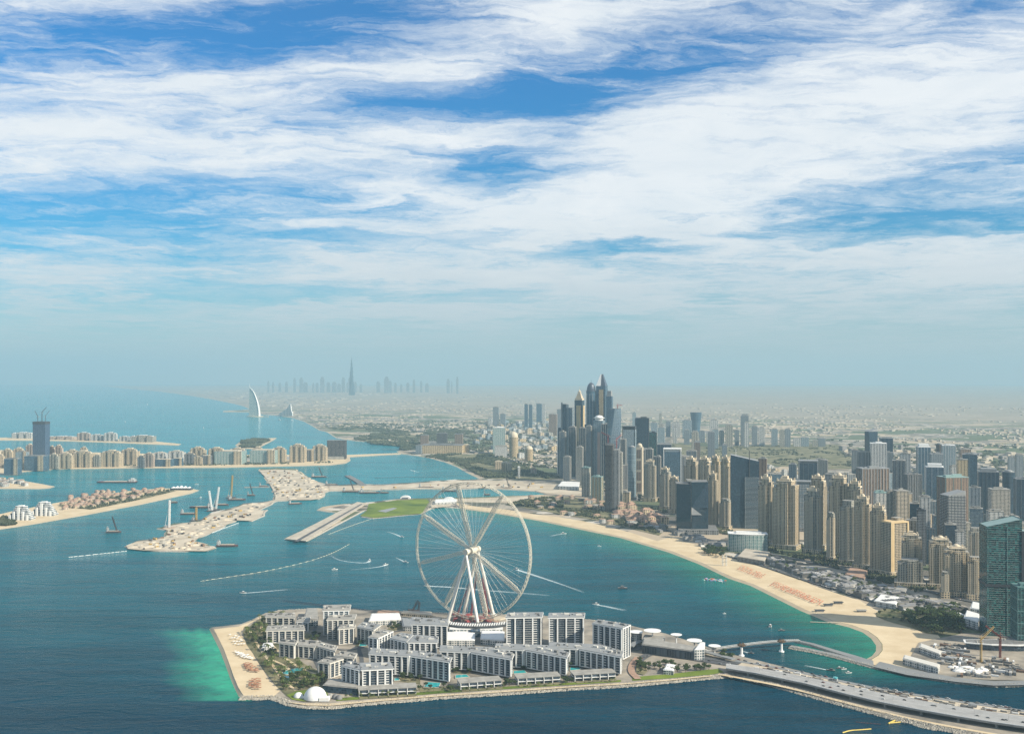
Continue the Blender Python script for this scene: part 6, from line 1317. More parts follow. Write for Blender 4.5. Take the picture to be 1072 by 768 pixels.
def house(w, d, h, hip, wallm, roofm, name='house'):
    mb = MB(); mb.prism(rect(-w / 2, w / 2, -d / 2, d / 2), -.5, h, 0, 0, bay=5, fh=3.4); mb.prism(outset(rect(-w / 2, w / 2, -d / 2, d / 2), .8), h + .01, h + hip, 1, poly1=rect(-w * .22, w * .22, -d * .08, d * .08))
    return mb.mesh(name, [M_[wallm], M_[roofm]])
pink = [house(17, 13, 8, 3.5, 'pink_facade', 'terracotta'), house(22, 14, 9, 3, 'cream_facade', 'terracotta'), house(16, 18, 11, 4, 'pink_facade', 'terracotta')]
isle_cream = house(18, 13, 8, 2, 'cream_facade', 'terracotta')
iv = [(62, 528), (70, 521.5), (110, 514.5), (150, 512.2), (172, 512.3), (172, 515), (150, 520.5), (110, 528.5), (70, 535)]
for (x, y) in sample(iv, 120, rg):
    o = bpy.data.objects.new('pink_villa', rg.choice(pink + [isle_cream])); col.objects.link(o); o.location = at(x, y, 2.7); o.rotation_euler = (0, 0, rg.choice([0, 1.57]) + R(38)); s = rg.uniform(.7, 1.1); o.scale = (s, s, s); tag(o, 'pink villa with a red-tiled roof among the gardens of the left isle', 'villa', 'pink villas on the left isle')
white_h = [house(18, 14, 8, 1, 'white_facade', 'roof_pale'), house(24, 16, 7, 1.2, 'cream_facade', 'roof_pale'), house(15, 20, 11, 1, 'white_facade', 'terracotta')]
for (x, y) in sample([(-5, 503), (0, 502.5), (22, 503.5), (30, 508), (20, 510), (-5, 510)], 26, rg):
    o = bpy.data.objects.new('beach_villa', rg.choice(white_h)); col.objects.link(o); o.location = at(x, y, 2.2); s = rg.uniform(1, 1.6); o.scale = (s, s, s); o.rotation_euler = (0, 0, rg.uniform(0, 1)); tag(o, 'cream villa on the small sandy frond left of the long ship', 'villa', 'villas on the sandy frond')
t = thing('marina_club', at(190, 512.5, 2.5), 'white club house with swept roofs at the tip of the villa isle', 'building'); mb = MB(); mb.prism(rect(-40, 40, -12, 12), 0, 8, 0); mb.build('wall', [M_['shaded_glass']], t); mb = MB()
for k in range(5): mb.prism([(-36 + 15 * k, -15), (-24 + 15 * k, -15), (-26 + 15 * k, 12), (-34 + 15 * k, 12)], 8.02, 16 - abs(k - 2) * 2, 0, poly1=[(-31 + 15 * k, -4), (-29 + 15 * k, -4), (-29 + 15 * k, 4), (-31 + 15 * k, 4)])
mb.build('roof', [M_['white_paint']], t)
# wide low hotel and dark blocks by the coast
for x0, x1, yt, yb, f_, lab, cp in [(440.5, 487, 465.5, 475, GD, 'very long low beige hotel on the coast behind the wheel', 'roof_grey'), (440, 449, 455.5, 466, BR, 'maroon building block behind the long beige hotel, left of three', 'roof_grey'), (457, 468.5, 453.5, 466, 'concrete_shell', 'dark grey block behind the long beige hotel, middle of three', 'roof_grey'), (476, 485, 454.5, 466, BR, 'dark brown block behind the long beige hotel, right of three', 'roof_grey'), (435, 442, 466, 475, 'far_facade', 'grey wing at the left end of the long beige hotel', 'roof_grey'), (485, 492, 465.5, 474, GD, 'raised beige corner of the long hotel at its right end', 'cream_trim'),
                                     (518, 526, 483, 491, C, 'beige garden hotel wing, left of three near the white slender minaret-like tower', 'cream_trim'), (525, 532, 484, 493, GD, 'beige garden hotel wing, middle of three near the slender tower', 'cream_trim'), (530, 536, 485, 494, C, 'beige garden hotel wing, right of three near the slender tower', 'cream_trim'), (542, 544.5, 489, 500, WF, 'slender white tower standing in the gardens by the lagoon', 'white_paint'), (555, 562, 491, 497, 'pink_facade', 'small pink block right of the slender white tower', 'terracotta')]:
    T('slab', x0, x1, yt, yb, lab if len(lab.split()) < 17 else ' '.join(lab.split()[:16]), f_, yaw=-6, ratio=.5 if x1 - x0 > 10 else .9, cap=cp)
# venues on the peninsula and white halls by the shore
def tent(px, py, w, d, h, lab, z=2.7, mat='white_paint'):
    t = thing('event_tent', at(px, py, z), lab, 'tent'); mb = MB(); n = 10
    for i in range(n):
        a0, a1 = math.pi * i / n, math.pi * (i + 1) / n; pa, pb = (-w / 2 * math.cos(a0), h * math.sin(a0) ** .8), (-w / 2 * math.cos(a1), h * math.sin(a1) ** .8)
        mb.face([(pa[0], -d / 2, pa[1]), (pa[0], d / 2, pa[1]), (pb[0], d / 2, pb[1]), (pb[0], -d / 2, pb[1])])
        mb.face([(pa[0], -d / 2, 0), (pa[0], -d / 2, pa[1]), (pb[0], -d / 2, pb[1]), (pb[0], -d / 2, 0)])
    mb.build('canopy', [M_[mat]], t); mb = MB(); mb.box(-w * .3, w * .3, -d / 2 - 4, -d / 2 - .1, 0, h * .4); mb.build('porch', [M_['shaded_glass']], t)
tent(424.5, 521.5, 36, 22, 10, 'white arched tent on the far edge of the green lawn'); tent(470, 523.8, 40, 24, 12, 'white peaked tent on the sand seen through the wheel', 2.9)
lowbuild('beach_hall', [(584, 512), (606, 513), (607, 507.5), (588, 507)], 12, 'white round-cornered hall on the sand left of the beige hotel', wall='white_facade')
lowbuild('beach_hall', [(455, 528), (478, 527), (478, 524), (456, 524.5)], 6, 'low white beach hall with a row of parasols seen through the wheel')

# ================================================================ city floor: low buildings, trees, beach furniture
rg = random.Random(33)
def lowmesh(w, d, h, kind):
    mb = MB(); mb.prism(rect(-w / 2, w / 2, -d / 2, d / 2), -.3, h, 0, 1, bay=4, fh=3.6); mb.prism(rect(-w / 2 - .4, w / 2 + .4, -d / 2 - .4, d / 2 + .4), h + .01, h + .5, 1, bottom=True)
    if kind == 0: mb.prism(rect(-w * .3, 0, -d * .2, d * .3), h + .52, h + 3, 0, 1)
    if kind == 1:
        for k in range(4): mb.box(-w * .4 + k * w * .2, -w * .32 + k * w * .2, -d * .4, d * .4, h + .52, h + 1.6, 1)
    if kind == 2: mb.prism(rect(-w / 2, w * .1, -d / 2 - 5, -d / 2 - .42), -.3, h * .5, 2, 2)
    return mb.mesh('low_building', [M_['shop_wall'], M_['shop_roof'], M_['white_paint']])
lows = [lowmesh(rg.uniform(16, 34), rg.uniform(10, 18), rg.uniform(5, 10), i % 3) for i in range(9)]
def scatter(name, poly, n, meshes, lab, cat, group, z=2.3, yaw=0, jit=.1, smin=.8, smax=1.3, rg=rg, world=True, flat=1.0):
    g = [tuple(at(x, y, z)[:2]) for x, y in poly] if world else poly
    out = []
    for (x, y) in sample(g, n, rg):
        p = (x, y, z) if world else tuple(at(x, y, z)); o = bpy.data.objects.new(name, rg.choice(meshes)); col.objects.link(o); o.location = p
        s = rg.uniform(smin, smax); o.scale = (s, s, s * flat); o.rotation_euler = (0, 0, yaw + rg.choice([0, math.pi / 2, math.pi, -math.pi / 2]) + rg.uniform(-jit, jit)); tag(o, lab, cat, group); out.append(o)
    return out
strip = [(790, 583), (812, 585), (850, 598), (890, 606), (930, 620), (975, 630), (1008, 640), (1000, 648), (960, 640), (925, 634), (900, 625), (870, 614), (840, 603), (812, 593)]
scatter('beach_shop', strip, 190, lows, 'grey-roofed low shop or restaurant in the strip between beach and cream towers', 'shop', 'low shops along the beach', yaw=R(17), smin=.6, smax=1.1)
scatter('street_building', [(690, 545), (710, 556), (760, 572), (770, 580), (740, 572), (700, 560), (670, 551)], 34, lows, 'low dark-roofed building by the beach left of the curved hotel', 'building', 'low buildings left of the curved hotel', yaw=R(17), smin=.6, smax=1.1)
scatter('resort_house', [(643, 533), (662, 531), (690, 541), (700, 548), (688, 553), (665, 547), (646, 541)], 46, [house(26, 16, 12, 4, 'pink_facade', 'terracotta'), house(34, 14, 9, 4, 'pink_facade', 'terracotta'), house(16, 16, 16, 4, 'cream_facade', 'terracotta')], 'pink resort house with terracotta roof right of the raw concrete tower', 'house', 'terracotta resort houses', yaw=R(10), smin=.9, smax=1.5)
scatter('garden_villa', [(552, 522), (600, 521), (640, 528), (660, 540), (690, 556), (650, 551), (600, 541), (565, 532)], 40, white_h + pink, 'small pale villa among the trees of the beachfront gardens', 'villa', 'villas in the beachfront gardens', yaw=R(10))
# blocks between and behind the towers
mids = []
for i in range(8):
    w, d, h = rg.uniform(22, 44), rg.uniform(18, 30), rg.uniform(14, 42); mb = MB(); mb.prism(rect(-w / 2, w / 2, -d / 2, d / 2), -.3, h, 0, 1, bay=4); mb.prism(rect(-w * .3, w * .2, -d * .3, d * .3), h + .01, h + 4, 0, 1); mids.append(mb.mesh('block', [M_[[C, GR, WF, SL, PG, 'far_facade', GD, WF][i]], M_['roof_pale']]))
scatter('city_block', [(690, 520), (800, 545), (900, 575), (1000, 610), (1072, 635), (1150, 660), (1150, 560), (1072, 540), (900, 505), (760, 490), (680, 490)], 230, mids, 'mid-rise block filling the streets among and behind the marina towers', 'building', 'mid-rise blocks among the marina towers', yaw=R(17), smin=.7, smax=1.2)
scatter('garden_block', [(500, 445), (575, 440), (585, 480), (540, 480), (495, 470)], 120, mids, 'pale mid-rise block on the plain left of the supertall cluster', 'building', 'blocks on the plain left of the supertalls', yaw=R(30), smin=.8, smax=1.5, flat=.6)
# far districts: nobody could count them
def mass(name, poly, n, hs, sz, mats, kind='stuff', seed=1, yaw=.4, z=2.2):
    rg = random.Random(seed); mb = MB()
    from mathutils import noise as mn
    for (x, y) in sample(poly, n, rg):
        p = at(x, y, 2.2); D = p.y
        if mn.noise((p.x / 900, p.y / 1400, seed)) + mn.noise((p.x / 300, p.y / 400, seed)) * .5 < -.02: continue
        s = sz[0] + (sz[1] - sz[0]) * rg.random() ** 2; s *= max(1, D / 9000); h = rg.uniform(*hs) * (1 if rg.random() < .95 or D > 9000 else 2.2)
        a = yaw + rg.choice([0, math.pi / 2]); ca, sa = math.cos(a), math.sin(a); w, d = s, s * rg.uniform(.5, 1)
        poly_ = [(p.x + ca * u_ - sa * v_, p.y + sa * u_ + ca * v_) for u_, v_ in rect(-w / 2, w / 2, -d / 2, d / 2)]; m = rg.randrange(len(mats)); mb.prism(poly_, 0, z + h, m, m, bay=5)
    o = mb.build(name, [M_[k] for k in mats] + [M_['roof_pale'], M_['white_paint']]); tag(o, kind=kind); return o
mk('far_house', plain('a', (.42, .36, .28), .9, .1, .2, .003)); mk('far_house_pale', plain('a', (.54, .48, .39), .9, .1, .1, .003)); mk('far_house_dark', plain('a', (.26, .25, .24), .9, .1, .2, .003))
fm = ['far_house', 'far_house_pale', 'far_house_dark']
mass('far_city_houses', [(350, 452), (400, 462), (440, 470), (500, 478), (590, 492), (590, 440), (560, 415), (480, 412), (330, 420), (300, 432)], 3600, (4, 9), (14, 36), fm, seed=4)
mass('far_city_houses', [(640, 462), (700, 456), (870, 456), (1072, 470), (1160, 474), (1160, 428), (900, 424), (600, 421), (640, 440)], 2600, (4, 9), (14, 40), fm[:2], seed=5)
mass('far_city_houses', [(880, 470), (1160, 478), (1160, 540), (1040, 530), (960, 500), (900, 490)], 900, (6, 18), (18, 44), fm, seed=6)
mass('far_coast_houses', [(235, 418), (300, 428), (330, 425), (420, 412), (300, 408), (180, 409)], 800, (4, 9), (25, 60), fm, seed=7)
# ---- trees
def tree_mesh(kind, seed):
    r = random.Random(seed); mb = MB(); crown = MB()
    if kind == 'palm':
        mb.tube((0, 0, 0), (.3, .2, 4.5), .32, 6, r2=.25); mb.tube((.3, .2, 4.5), (.5, .3, 9), .25, 6, r2=.2)
        for k in range(13):
            a = 2 * math.pi * k / 13 + r.uniform(-.2, .2); up = r.uniform(.1, .9); prev = Vector((.5, .3, 9)); w = .75; ca, sa = math.cos(a), math.sin(a)
            for j in range(1, 5):
                q = Vector((.5 + ca * 1.15 * j, .3 + sa * 1.15 * j, 9 + up * 1.4 * math.sin(j * .8) * 1.3 - .16 * j * j)); w2 = .75 * (1 - j / 5.5); n_ = Vector((-sa, ca, 0))
                crown.face([prev - n_ * w, q - n_ * w2, q, prev]); crown.face([prev, q, q + n_ * w2 + Vector((0, 0, -.2)), prev + n_ * w]); prev = q; w = w2
        return mb.mesh('trunk', [M_['bark']]), crown.mesh('crown', [M_['palm_leaves']])
    H_ = r.uniform(3, 4.5); mb.tube((0, 0, 0), (0, 0, H_), .45, 6, r2=.3)
    for k in range(4): a = k * 1.6 + r.random(); mb.tube((0, 0, H_ * .8), (1.8 * math.cos(a), 1.8 * math.sin(a), H_ + 1.6), .22, 5, r2=.1)
    for k in range(46):
        a = r.uniform(0, 2 * math.pi); q = r.random() ** .6 * 3.8; zz = H_ + 2.3 + r.uniform(-1.6, 2.3) * (1 - (q / 5) ** 2)
        crown.clump((q * math.cos(a), q * math.sin(a), zz), r.uniform(.6, 1.25), rng=r)
    return mb.mesh('trunk', [M_['bark']]), crown.mesh('crown', [M_['leaves']])
palms = [tree_mesh('palm', i) for i in range(3)]; broad = [tree_mesh('broad', 10 + i) for i in range(4)]
def plant(kind, poly, n, lab, group, z=3.8, smin=.8, smax=1.3, seed=1):
    rg = random.Random(seed); g = [tuple(at(x, y, z)[:2]) for x, y in poly]
    for (x, y) in sample(g, n, rg):
        tm, cm2_ = rg.choice(palms if kind == 'palm_tree' else broad); t = thing(kind, (x, y, z), lab, 'tree', group, rg.uniform(0, 6.28)); s = rg.uniform(smin, smax); t.scale = (s, s, s)
        for nm, me_ in (('trunk', tm), ('crown', cm2_)): o = bpy.data.objects.new(nm, me_); col.objects.link(o); o.parent = t
garden = [(256, 661), (268, 651), (282, 643), (298, 642), (298, 654), (280, 664), (288, 668), (288, 686), (300, 694), (318, 696), (330, 706), (342, 712), (343, 719), (326, 722), (312, 726), (303, 728), (290, 716), (278, 702), (269, 688), (259, 674)]
plant('palm_tree', garden, 130, 'palm tree in the garden behind the island beach', 'palms of the island garden', seed=2)
plant('garden_tree', [(290, 700), (305, 708), (322, 704), (340, 712), (340, 719), (318, 722), (302, 726), (292, 716)], 60, 'dark bushy tree around the pools of the island garden', 'bushy trees round the pools', seed=3, smin=.6, smax=1)
plant('garden_tree', [(257, 664), (270, 651), (290, 643), (298, 653), (282, 664), (287, 684), (272, 688)], 45, 'low green tree in the beach garden of the island', 'low trees of the beach garden', seed=4, smin=.4, smax=.8)
plant('promenade_palm', [(360, 731.5), (470, 724.3), (600, 716.3), (650, 713.4), (650, 712.4), (600, 715.2), (470, 722.8), (360, 729.8)], 60, 'small palm along the promenade lawn by the sea wall', 'palms along the promenade', seed=5, smin=.45, smax=.7, z=3.7) if False else plant('palm_tree', [(360, 731.5), (470, 724.3), (600, 716.3), (650, 713.4), (650, 712.4), (600, 715.2), (470, 722.8), (360, 729.8)], 50, 'small palm along the promenade lawn by the sea wall', 'palms along the promenade', seed=5, smin=.45, smax=.7, z=3.7)
plant('garden_tree', [(676, 697), (700, 695), (730, 697), (747, 699), (747, 702), (700, 704), (672, 703)], 46, 'dark tree between the island road and the gate house', 'trees beside the island road', seed=6, smin=.6, smax=1.1)
plant('garden_tree', [(752, 684), (765, 683), (768, 690), (757, 689)], 12, 'tree at the foot of the footbridge on the island', 'trees at the footbridge', seed=7, smin=.6, smax=1.1)
plant('garden_tree', [(664, 698), (667, 692), (672, 692), (677, 701), (672, 705)], 18, 'green tree beside the orange path', 'trees beside the orange path', seed=8, smin=.5, smax=1)
plant('park_tree', [(960, 640), (1003, 636), (1012, 650), (1006, 664), (978, 664), (958, 657), (945, 646)], 170, 'dark green tree in the park behind the works site', 'trees of the beach park', z=2.4, seed=9, smin=.9, smax=1.7)
plant('park_tree', [(914, 642), (930, 638), (955, 642), (975, 660), (955, 654)], 26, 'small tree on the lawn at the left of the beach park', 'small trees left of the beach park', z=2.4, seed=10, smin=.5, smax=.9)
plant('beach_palm', strip, 200, 'x', 'x', z=2.3) if False else plant('palm_tree', strip, 120, 'palm tree between the low shops along the beach', 'palms among the beach shops', z=2.3, seed=11, smin=.8, smax=1.3)
plant('garden_tree', [(735, 578), (745, 573), (757, 574), (758, 584), (745, 583)], 40, 'dense dark tree in the little wood by the beach left of the curved hotel', 'little wood by the curved hotel', z=2.3, seed=12, smin=1, smax=1.7)
def forest(name, poly, n, r0, r1, seed, z=2.3, mats=('far_leaves',), hgt=1.0, world=False):
    from mathutils import noise as mn
    rg = random.Random(seed); mb = MB(); pts = sample(poly, n, rg) if not world else None
    for (x, y) in pts:
        p = at(x, y, z); r = rg.uniform(r0, r1) * .8
        if mn.noise((p.x / 160, p.y / 260, seed)) < -.12 + (.12 if 'fairway' in name or 'inland' in name else 0): continue
        for k in range(3): mb.clump((p.x + rg.uniform(-r, r), p.y + rg.uniform(-r, r), z + r * .6 * hgt), r * rg.uniform(.5, .9), rz=r * hgt * rg.uniform(.6, 1.0), rng=rg)
    o = mb.build(name, [M_[k] for k in mats]); tag(o, kind='stuff'); return o
forest('garden_foliage', [(545, 524), (560, 521), (600, 520.5), (640, 528), (670, 540), (698, 552), (690, 559), (660, 552), (630, 544), (600, 539), (565, 533), (530, 528)], 900, 4, 8, 1)
forest('palm_foliage', [(444, 478), (470, 475), (520, 477), (540, 485), (560, 493), (588, 500), (570, 501.5), (540, 501), (508, 500), (492, 492.5), (480, 486), (462, 481)], 1500, 6, 12, 2)
forest('fairway_foliage', [(690, 464), (740, 469), (800, 467), (870, 466), (925, 474), (915, 486), (880, 491), (820, 487), (770, 481), (720, 479), (682, 474)], 800, 5, 12, 3, hgt=.7)
forest('coast_foliage', [(334, 446.5), (380, 442.5), (440, 446), (500, 452), (480, 460), (440, 462), (400, 452), (352, 449.5)], 1300, 9, 20, 4, hgt=.6)
forest('coast_foliage', [(365, 459), (400, 453), (450, 457), (440, 468), (425, 472)], 600, 10, 20, 5, hgt=.8)
forest('isle_foliage', [(62, 529.5), (100, 521.5), (150, 514), (185, 513.2), (150, 522), (95, 533)], 450, 4, 7, 6)
forest('wood_foliage', [(250, 466), (254, 462), (267, 459.8), (286, 459), (277, 463.5), (267, 469), (254, 468.6)], 700, 10, 16, 7)
forest('street_foliage', [(610, 520), (660, 528), (720, 545), (800, 575), (900, 602), (1000, 632), (1020, 640), (1020, 625), (900, 590), (800, 560), (700, 525), (620, 505)], 1500, 4, 8, 8)
forest('plain_foliage', [(430, 440), (560, 440), (590, 495), (540, 485), (470, 472)], 1500, 9, 18, 9, hgt=.6)
forest('inland_foliage', [(700, 455), (1160, 470), (1160, 520), (960, 495), (870, 462)], 900, 10, 22, 10, hgt=.6)
forest('isle_shrubs', [(-5, 548), (4, 541), (14, 543), (16, 549), (4, 551)], 90, 5, 9, 11)
# ---- parasols and loungers
def parasol(mat, r=2.3, h=2.6):
    mb = MB(); n_ = 8
    for i in range(n_):
        a0, a1 = 2 * math.pi * i / n_, 2 * math.pi * (i + 1) / n_; mb.face([(0, 0, h + .7), (r * math.cos(a0), r * math.sin(a0), h), (r * math.cos(a1), r * math.sin(a1), h)])
    m2 = MB(); m2.tube((0, 0, 0), (0, 0, h + .6), .07, 5); return mb.mesh('canopy', [M_[mat]]), m2.mesh('pole', [M_['white_paint']])
def rows(mesh, poly_rows, lab, group, z):
    for (x0, y0, x1, y1, n_) in poly_rows:
        for i in range(n_):
            s = (i + .5 + rg.uniform(-.3, .3)) / n_; p = at(x0 + (x1 - x0) * s, y0 + (y1 - y0) * s + rg.uniform(-.15, .15), z)
            if rg.random() < .12: continue
            t = thing('beach_parasol', p, lab, 'parasol', group)
            for nm, me_ in (('canopy', mesh[0]), ('pole', mesh[1])): o = bpy.data.objects.new(nm, me_); col.objects.link(o); o.parent = t
coral = parasol('coral_cloth', 2.3); brown = parasol('brown_cloth', 2.4); pale_p = parasol('white_paint', 2.2)
rr2 = []
for (ax, ay_, bx, by) in [(772, 594, 797, 604), (806, 611, 832, 621), (832, 621, 858, 632)]:
    for k in range(5): rr2.append((ax + k * 1.1, ay_ + .2 - k * .9 + 2, bx + k * 1.1, by - k * .9 + 2, 12))
rows(coral, rr2, 'coral orange parasol in the dense rows on the long mainland beach', 'coral parasols on the mainland beach', 2.3)
br = []
for k in range(5): br.append((255 + k * 2.4, 694 + k * .3, 259 + k * 3.0, 703 + k * .4, 7)); br.append((262 + k * 2.4, 711.5 - k * .2, 261 + k * 2.8, 721 + k * .3, 7))
rows(brown, br, 'brown parasol in the curved rows on the island beach', 'brown parasols on the island beach', 3.6)
pr = [(246 + k * 2.6, 682 + k * .8, 250 + k * 3, 688 + k * .6, 5) for k in range(6)] + [(240 + k * 3, 664 + k * .6, 247 + k * 3, 676, 4) for k in range(4)]
rows(pale_p, pr, 'white parasol on the upper part of the island beach', 'white parasols on the island beach', 3.6)
# small huts and platforms on the mainland beach
for (px, py, lab) in [(867, 634, 'dark flat beach hut on the sand, upper of two below the coral parasols'), (877.5, 631.5, 'long dark beach shelter on the sand beside the park'), (858, 640, 'dark flat beach hut on the sand, lower of two below the coral parasols'), (718, 566, 'small white kiosk on the sand left of the curved hotel'), (902, 640, 'brown beach shelter on the sand near the park lawn')]:
    t = thing('beach_hut', at(px, py, 2.3), lab, 'hut'); mb = MB(); mb.box(-9, 9, -5, 5, 3, 3.6, bottom=True); mb.build('roof', [M_['dark_trim' if 'dark' in lab else 'roof_pale']], t); mb = MB(); mb.box(-7, 7, -4, 4, 0, 2.98); mb.build('wall', [M_['shop_wall']], t)
t = thing('lattice_gate', at(758.5, 592, 2.3), 'white lattice tower frame on the sand beside the curved hotel', 'tower')
for x in (-4, 4): 
    mb = MB(); lattice(mb, (x, 0, 0), (x, 0, 26), 2.6, 0, .3); mb.build('mast', [M_['white_paint']], t)
for z_ in (9, 17, 25): mb = MB(); mb.box(-5.5, 5.5, -2, 2, z_, z_ + .8, bottom=True); mb.build('platform', [M_['roof_pale']], t)
# jetty and inflatable water park
t = thing('beach_jetty', at(858, 651.5, .2), 'low wooden jetty reaching out from the sandy beach', 'jetty', rz=R(-12)); mb = MB(); mb.box(-16, 16, -1.5, 1.5, .6, 1.2, bottom=True); mb.box(16.1, 40, -1, 1, 1.3, 1.8, bottom=True); mb.build('deck', [M_['paving']], t); mb = MB()
for x in range(-15, 20, 6): mb.tube((x, 0, -2), (x, 0, .58), .25, 5)
mb.build('pile', [M_['bark']], t)['kind'] = 'stuff'
t = thing('water_park', at(748, 607, 0.05), 'floating inflatable play course of blue, red and white pieces off the beach', 'water park', rz=R(-30)); rg = random.Random(8)
for i in range(52):
    x, y = rg.uniform(-24, 24), rg.uniform(-11, 11); mb = MB(); 
    if i % 4 == 0: mb.dome((0, 0, 0), rg.uniform(1, 2), rg.uniform(1.2, 2.5), 8, 3)
    else: a = rg.uniform(1.2, 3.5); mb.box(-a, a, -.8, .8, 0, rg.uniform(.6, 1.6))
    mb.build('inflatable', [M_[['pool_water', 'coral_cloth', 'white_paint', 'inflatable_purple'][i % 4]]], t, loc=(x, y, 0), rz=rg.uniform(0, 3))

court = [[(375, 712), (376, 716), (352, 719), (345, 714)], [(415, 712), (440, 716), (440, 709), (418, 706)], [(474, 704), (492, 705), (490, 700), (476, 698)], [(538, 700), (550, 701), (548, 697), (540, 696)], [(320, 690), (330, 690), (329, 677), (320, 680)], [(372, 676), (385, 677), (384, 670), (374, 670)], [(400, 662), (412, 660), (425, 656), (414, 652)], [(312, 671), (330, 672), (336, 664), (318, 662)], [(596, 698), (606, 697), (604, 693), (597, 694)], [(436, 718), (442, 727), (480, 723), (478, 718)], [(526, 719), (541, 718), (541, 715), (527, 716)], [(588, 715.5), (600, 714.5), (600, 711), (588, 712)], [(388, 652), (430, 655), (430, 648), (418, 646)]]
for i_, q_ in enumerate(court): plant('garden_tree', q_, 9, 'tree in a court between the apartment blocks of the island', 'trees in the courts between the flats', seed=50 + i_, smin=.6, smax=1.05)
for i_, q_ in enumerate(court[:10]): patch('court_green' + ('.%03d' % i_ if i_ else ''), q_, 3.45, M_['park_green'])
for i_, pts in enumerate([[(262, 660), (268, 672), (276, 684), (286, 696), (296, 712), (310, 722)], [(276, 648), (272, 660), (282, 672), (300, 690), (322, 703), (338, 706)], [(285, 690), (300, 697), (310, 708), (326, 711)]]): road('garden_path' + ('.%03d' % i_ if i_ else ''), pts, 4.5, 3.95 + .05 * i_, M_['sand'])
for i_, pts in enumerate([[(340, 712), (330, 690), (322, 676), (330, 660), (332, 645)], [(376, 712), (380, 690), (374, 676), (390, 665), (426, 658), (470, 663)], [(330, 676), (376, 682), (400, 662)]]): road('court_road' + ('.%03d' % i_ if i_ else ''), pts, 6, 3.6 + .05 * i_, M_['asphalt'])

forest('shore_foliage', [(-30, 491), (60, 488.3), (140, 487.6), (230, 487), (290, 486), (350, 484.3), (350, 483.2), (230, 485.6), (60, 487), (-30, 489.5)], 420, 4, 7, 12)
forest('shore_foliage', [(-30, 482), (100, 480), (250, 479.5), (345, 478.5), (345, 477), (100, 478), (-30, 479)], 420, 5, 9, 13)

# ================================================================ boats, barges, booms
rg = random.Random(12)
def hull(L_, B_, h, bow=.3):
    return [(-L_ / 2, -B_ / 2), (L_ / 2 - L_ * bow, -B_ / 2), (L_ / 2 - L_ * bow * .4, -B_ * .32), (L_ / 2, 0), (L_ / 2 - L_ * bow * .4, B_ * .32), (L_ / 2 - L_ * bow, B_ / 2), (-L_ / 2, B_ / 2)]
def wake(px0, py0, pts, w0, w1, lab=None):
    P_ = [at(x, y, .06) for x, y in [(px0, py0)] + pts]; P_ = [Vector((x, y)) for x, y in smooth_poly([tuple(p[:2]) for p in P_], 4, False)]; mb = MB(); n = len(P_); rgx = random.Random(int(px0)); Q = []
    for i, p in enumerate(P_):
        t_ = (P_[min(n - 1, i + 1)] - P_[max(0, i - 1)]).normalized(); nn_ = Vector((-t_.y, t_.x)); s = i / (n - 1); wd = (w0 + (w1 - w0) * s) / 2 * rgx.uniform(1.0, 1.7); Q.append((p - nn_ * wd * 1.5, p, p + nn_ * wd * 1.5, 1.5 * (1 - s) ** .8))
    for i in range(n - 1):
        a, b_ = Q[i], Q[i + 1]
        for k in (0, 1):
            ua = [(0 if k == 0 else a[3], 0), (0 if k == 0 else b_[3], 0), (b_[3] if k == 0 else 0, 0), (a[3] if k == 0 else 0, 0)]
            mb.face([(a[k].x, a[k].y, .06), (b_[k].x, b_[k].y, .06), (b_[k + 1].x, b_[k + 1].y, .06), (a[k + 1].x, a[k + 1].y, .06)], ua)
    o = mb.build('wake_foam', [M_['foam']]); tag(o, kind='stuff')
def boat(px, py, L_, az_, lab, kind='motor', deck='white_paint', hullm='white_paint'):
    t = thing('motor_boat' if kind == 'motor' else 'yacht', at(px, py, 0), lab, 'boat', rz=az_); B_ = L_ * .28; mb = MB()
    mb.prism([(x * .92, y * .8) for x, y in hull(L_, B_, 1)], -.5, L_ * .11, 0, 1, poly1=hull(L_, B_, 1)); mb.build('hull', [M_[hullm], M_['roof_pale']], t)
    mb = MB(); mb.prism(rect(-L_ * .25, L_ * .12, -B_ * .33, B_ * .33), L_ * .11 + .01, L_ * .22, 0, 1); mb.prism(rect(-L_ * .2, L_ * .02, -B_ * .25, B_ * .25), L_ * .22 + .01, L_ * .29, 1, 1); mb.build('cabin', [M_['shaded_glass'], M_[deck]], t); return t
boat(623.5, 632.5, 14, math.pi, 'white motor boat speeding left with a foam trail behind the tower blocks'); wake(625, 632.8, [(633, 634), (644, 636.5), (655, 638.5)], 3, 9)
boat(652, 615.5, 20, .1, 'dark-hulled boat at rest in the middle of the bay', deck='roof_grey', hullm='hull_dark')
boat(806.5, 655.5, 16, 1.2, 'white yacht moored off the footbridge', 'yacht'); boat(818.5, 659.8, 12, 0, 'small dark boat right of the white yacht near the footbridge', deck='roof_pale', hullm='hull_dark')
boat(786, 683.6, 10, 2.9, 'small dark boat passing under the footbridge', deck='roof_grey', hullm='hull_dark'); wake(784, 683.2, [(780, 681.8), (776, 680.6)], 2, 4)
boat(869.5, 701.5, 13, 2.8, 'dark boat with a long thin wake in the channel behind the causeway', deck='roof_grey', hullm='hull_dark'); wake(867, 701, [(855, 698.5), (842, 696)], 2, 5)
boat(879, 699, 9, .2, 'left of three small boats moored in the channel', hullm='hull_dark'); boat(883.5, 700, 9, .2, 'middle of three small boats moored in the channel'); boat(888.5, 704, 10, .1, 'right of three small boats moored in the channel')
boat(627.5, 571.5, 10, 0, 'small white boat alone in the bay off the beach gardens'); boat(590, 558.5, 16, 0, 'white boat close to the beach below the gardens'); wake(588, 558.8, [(582, 559.5), (576, 561)], 4, 7)
boat(350.5, 596, 14, .3, 'white boat between the round wake and the straight one'); boat(758.5, 642, 7, .3, 'tiny white boat in the bay left of the white yacht')
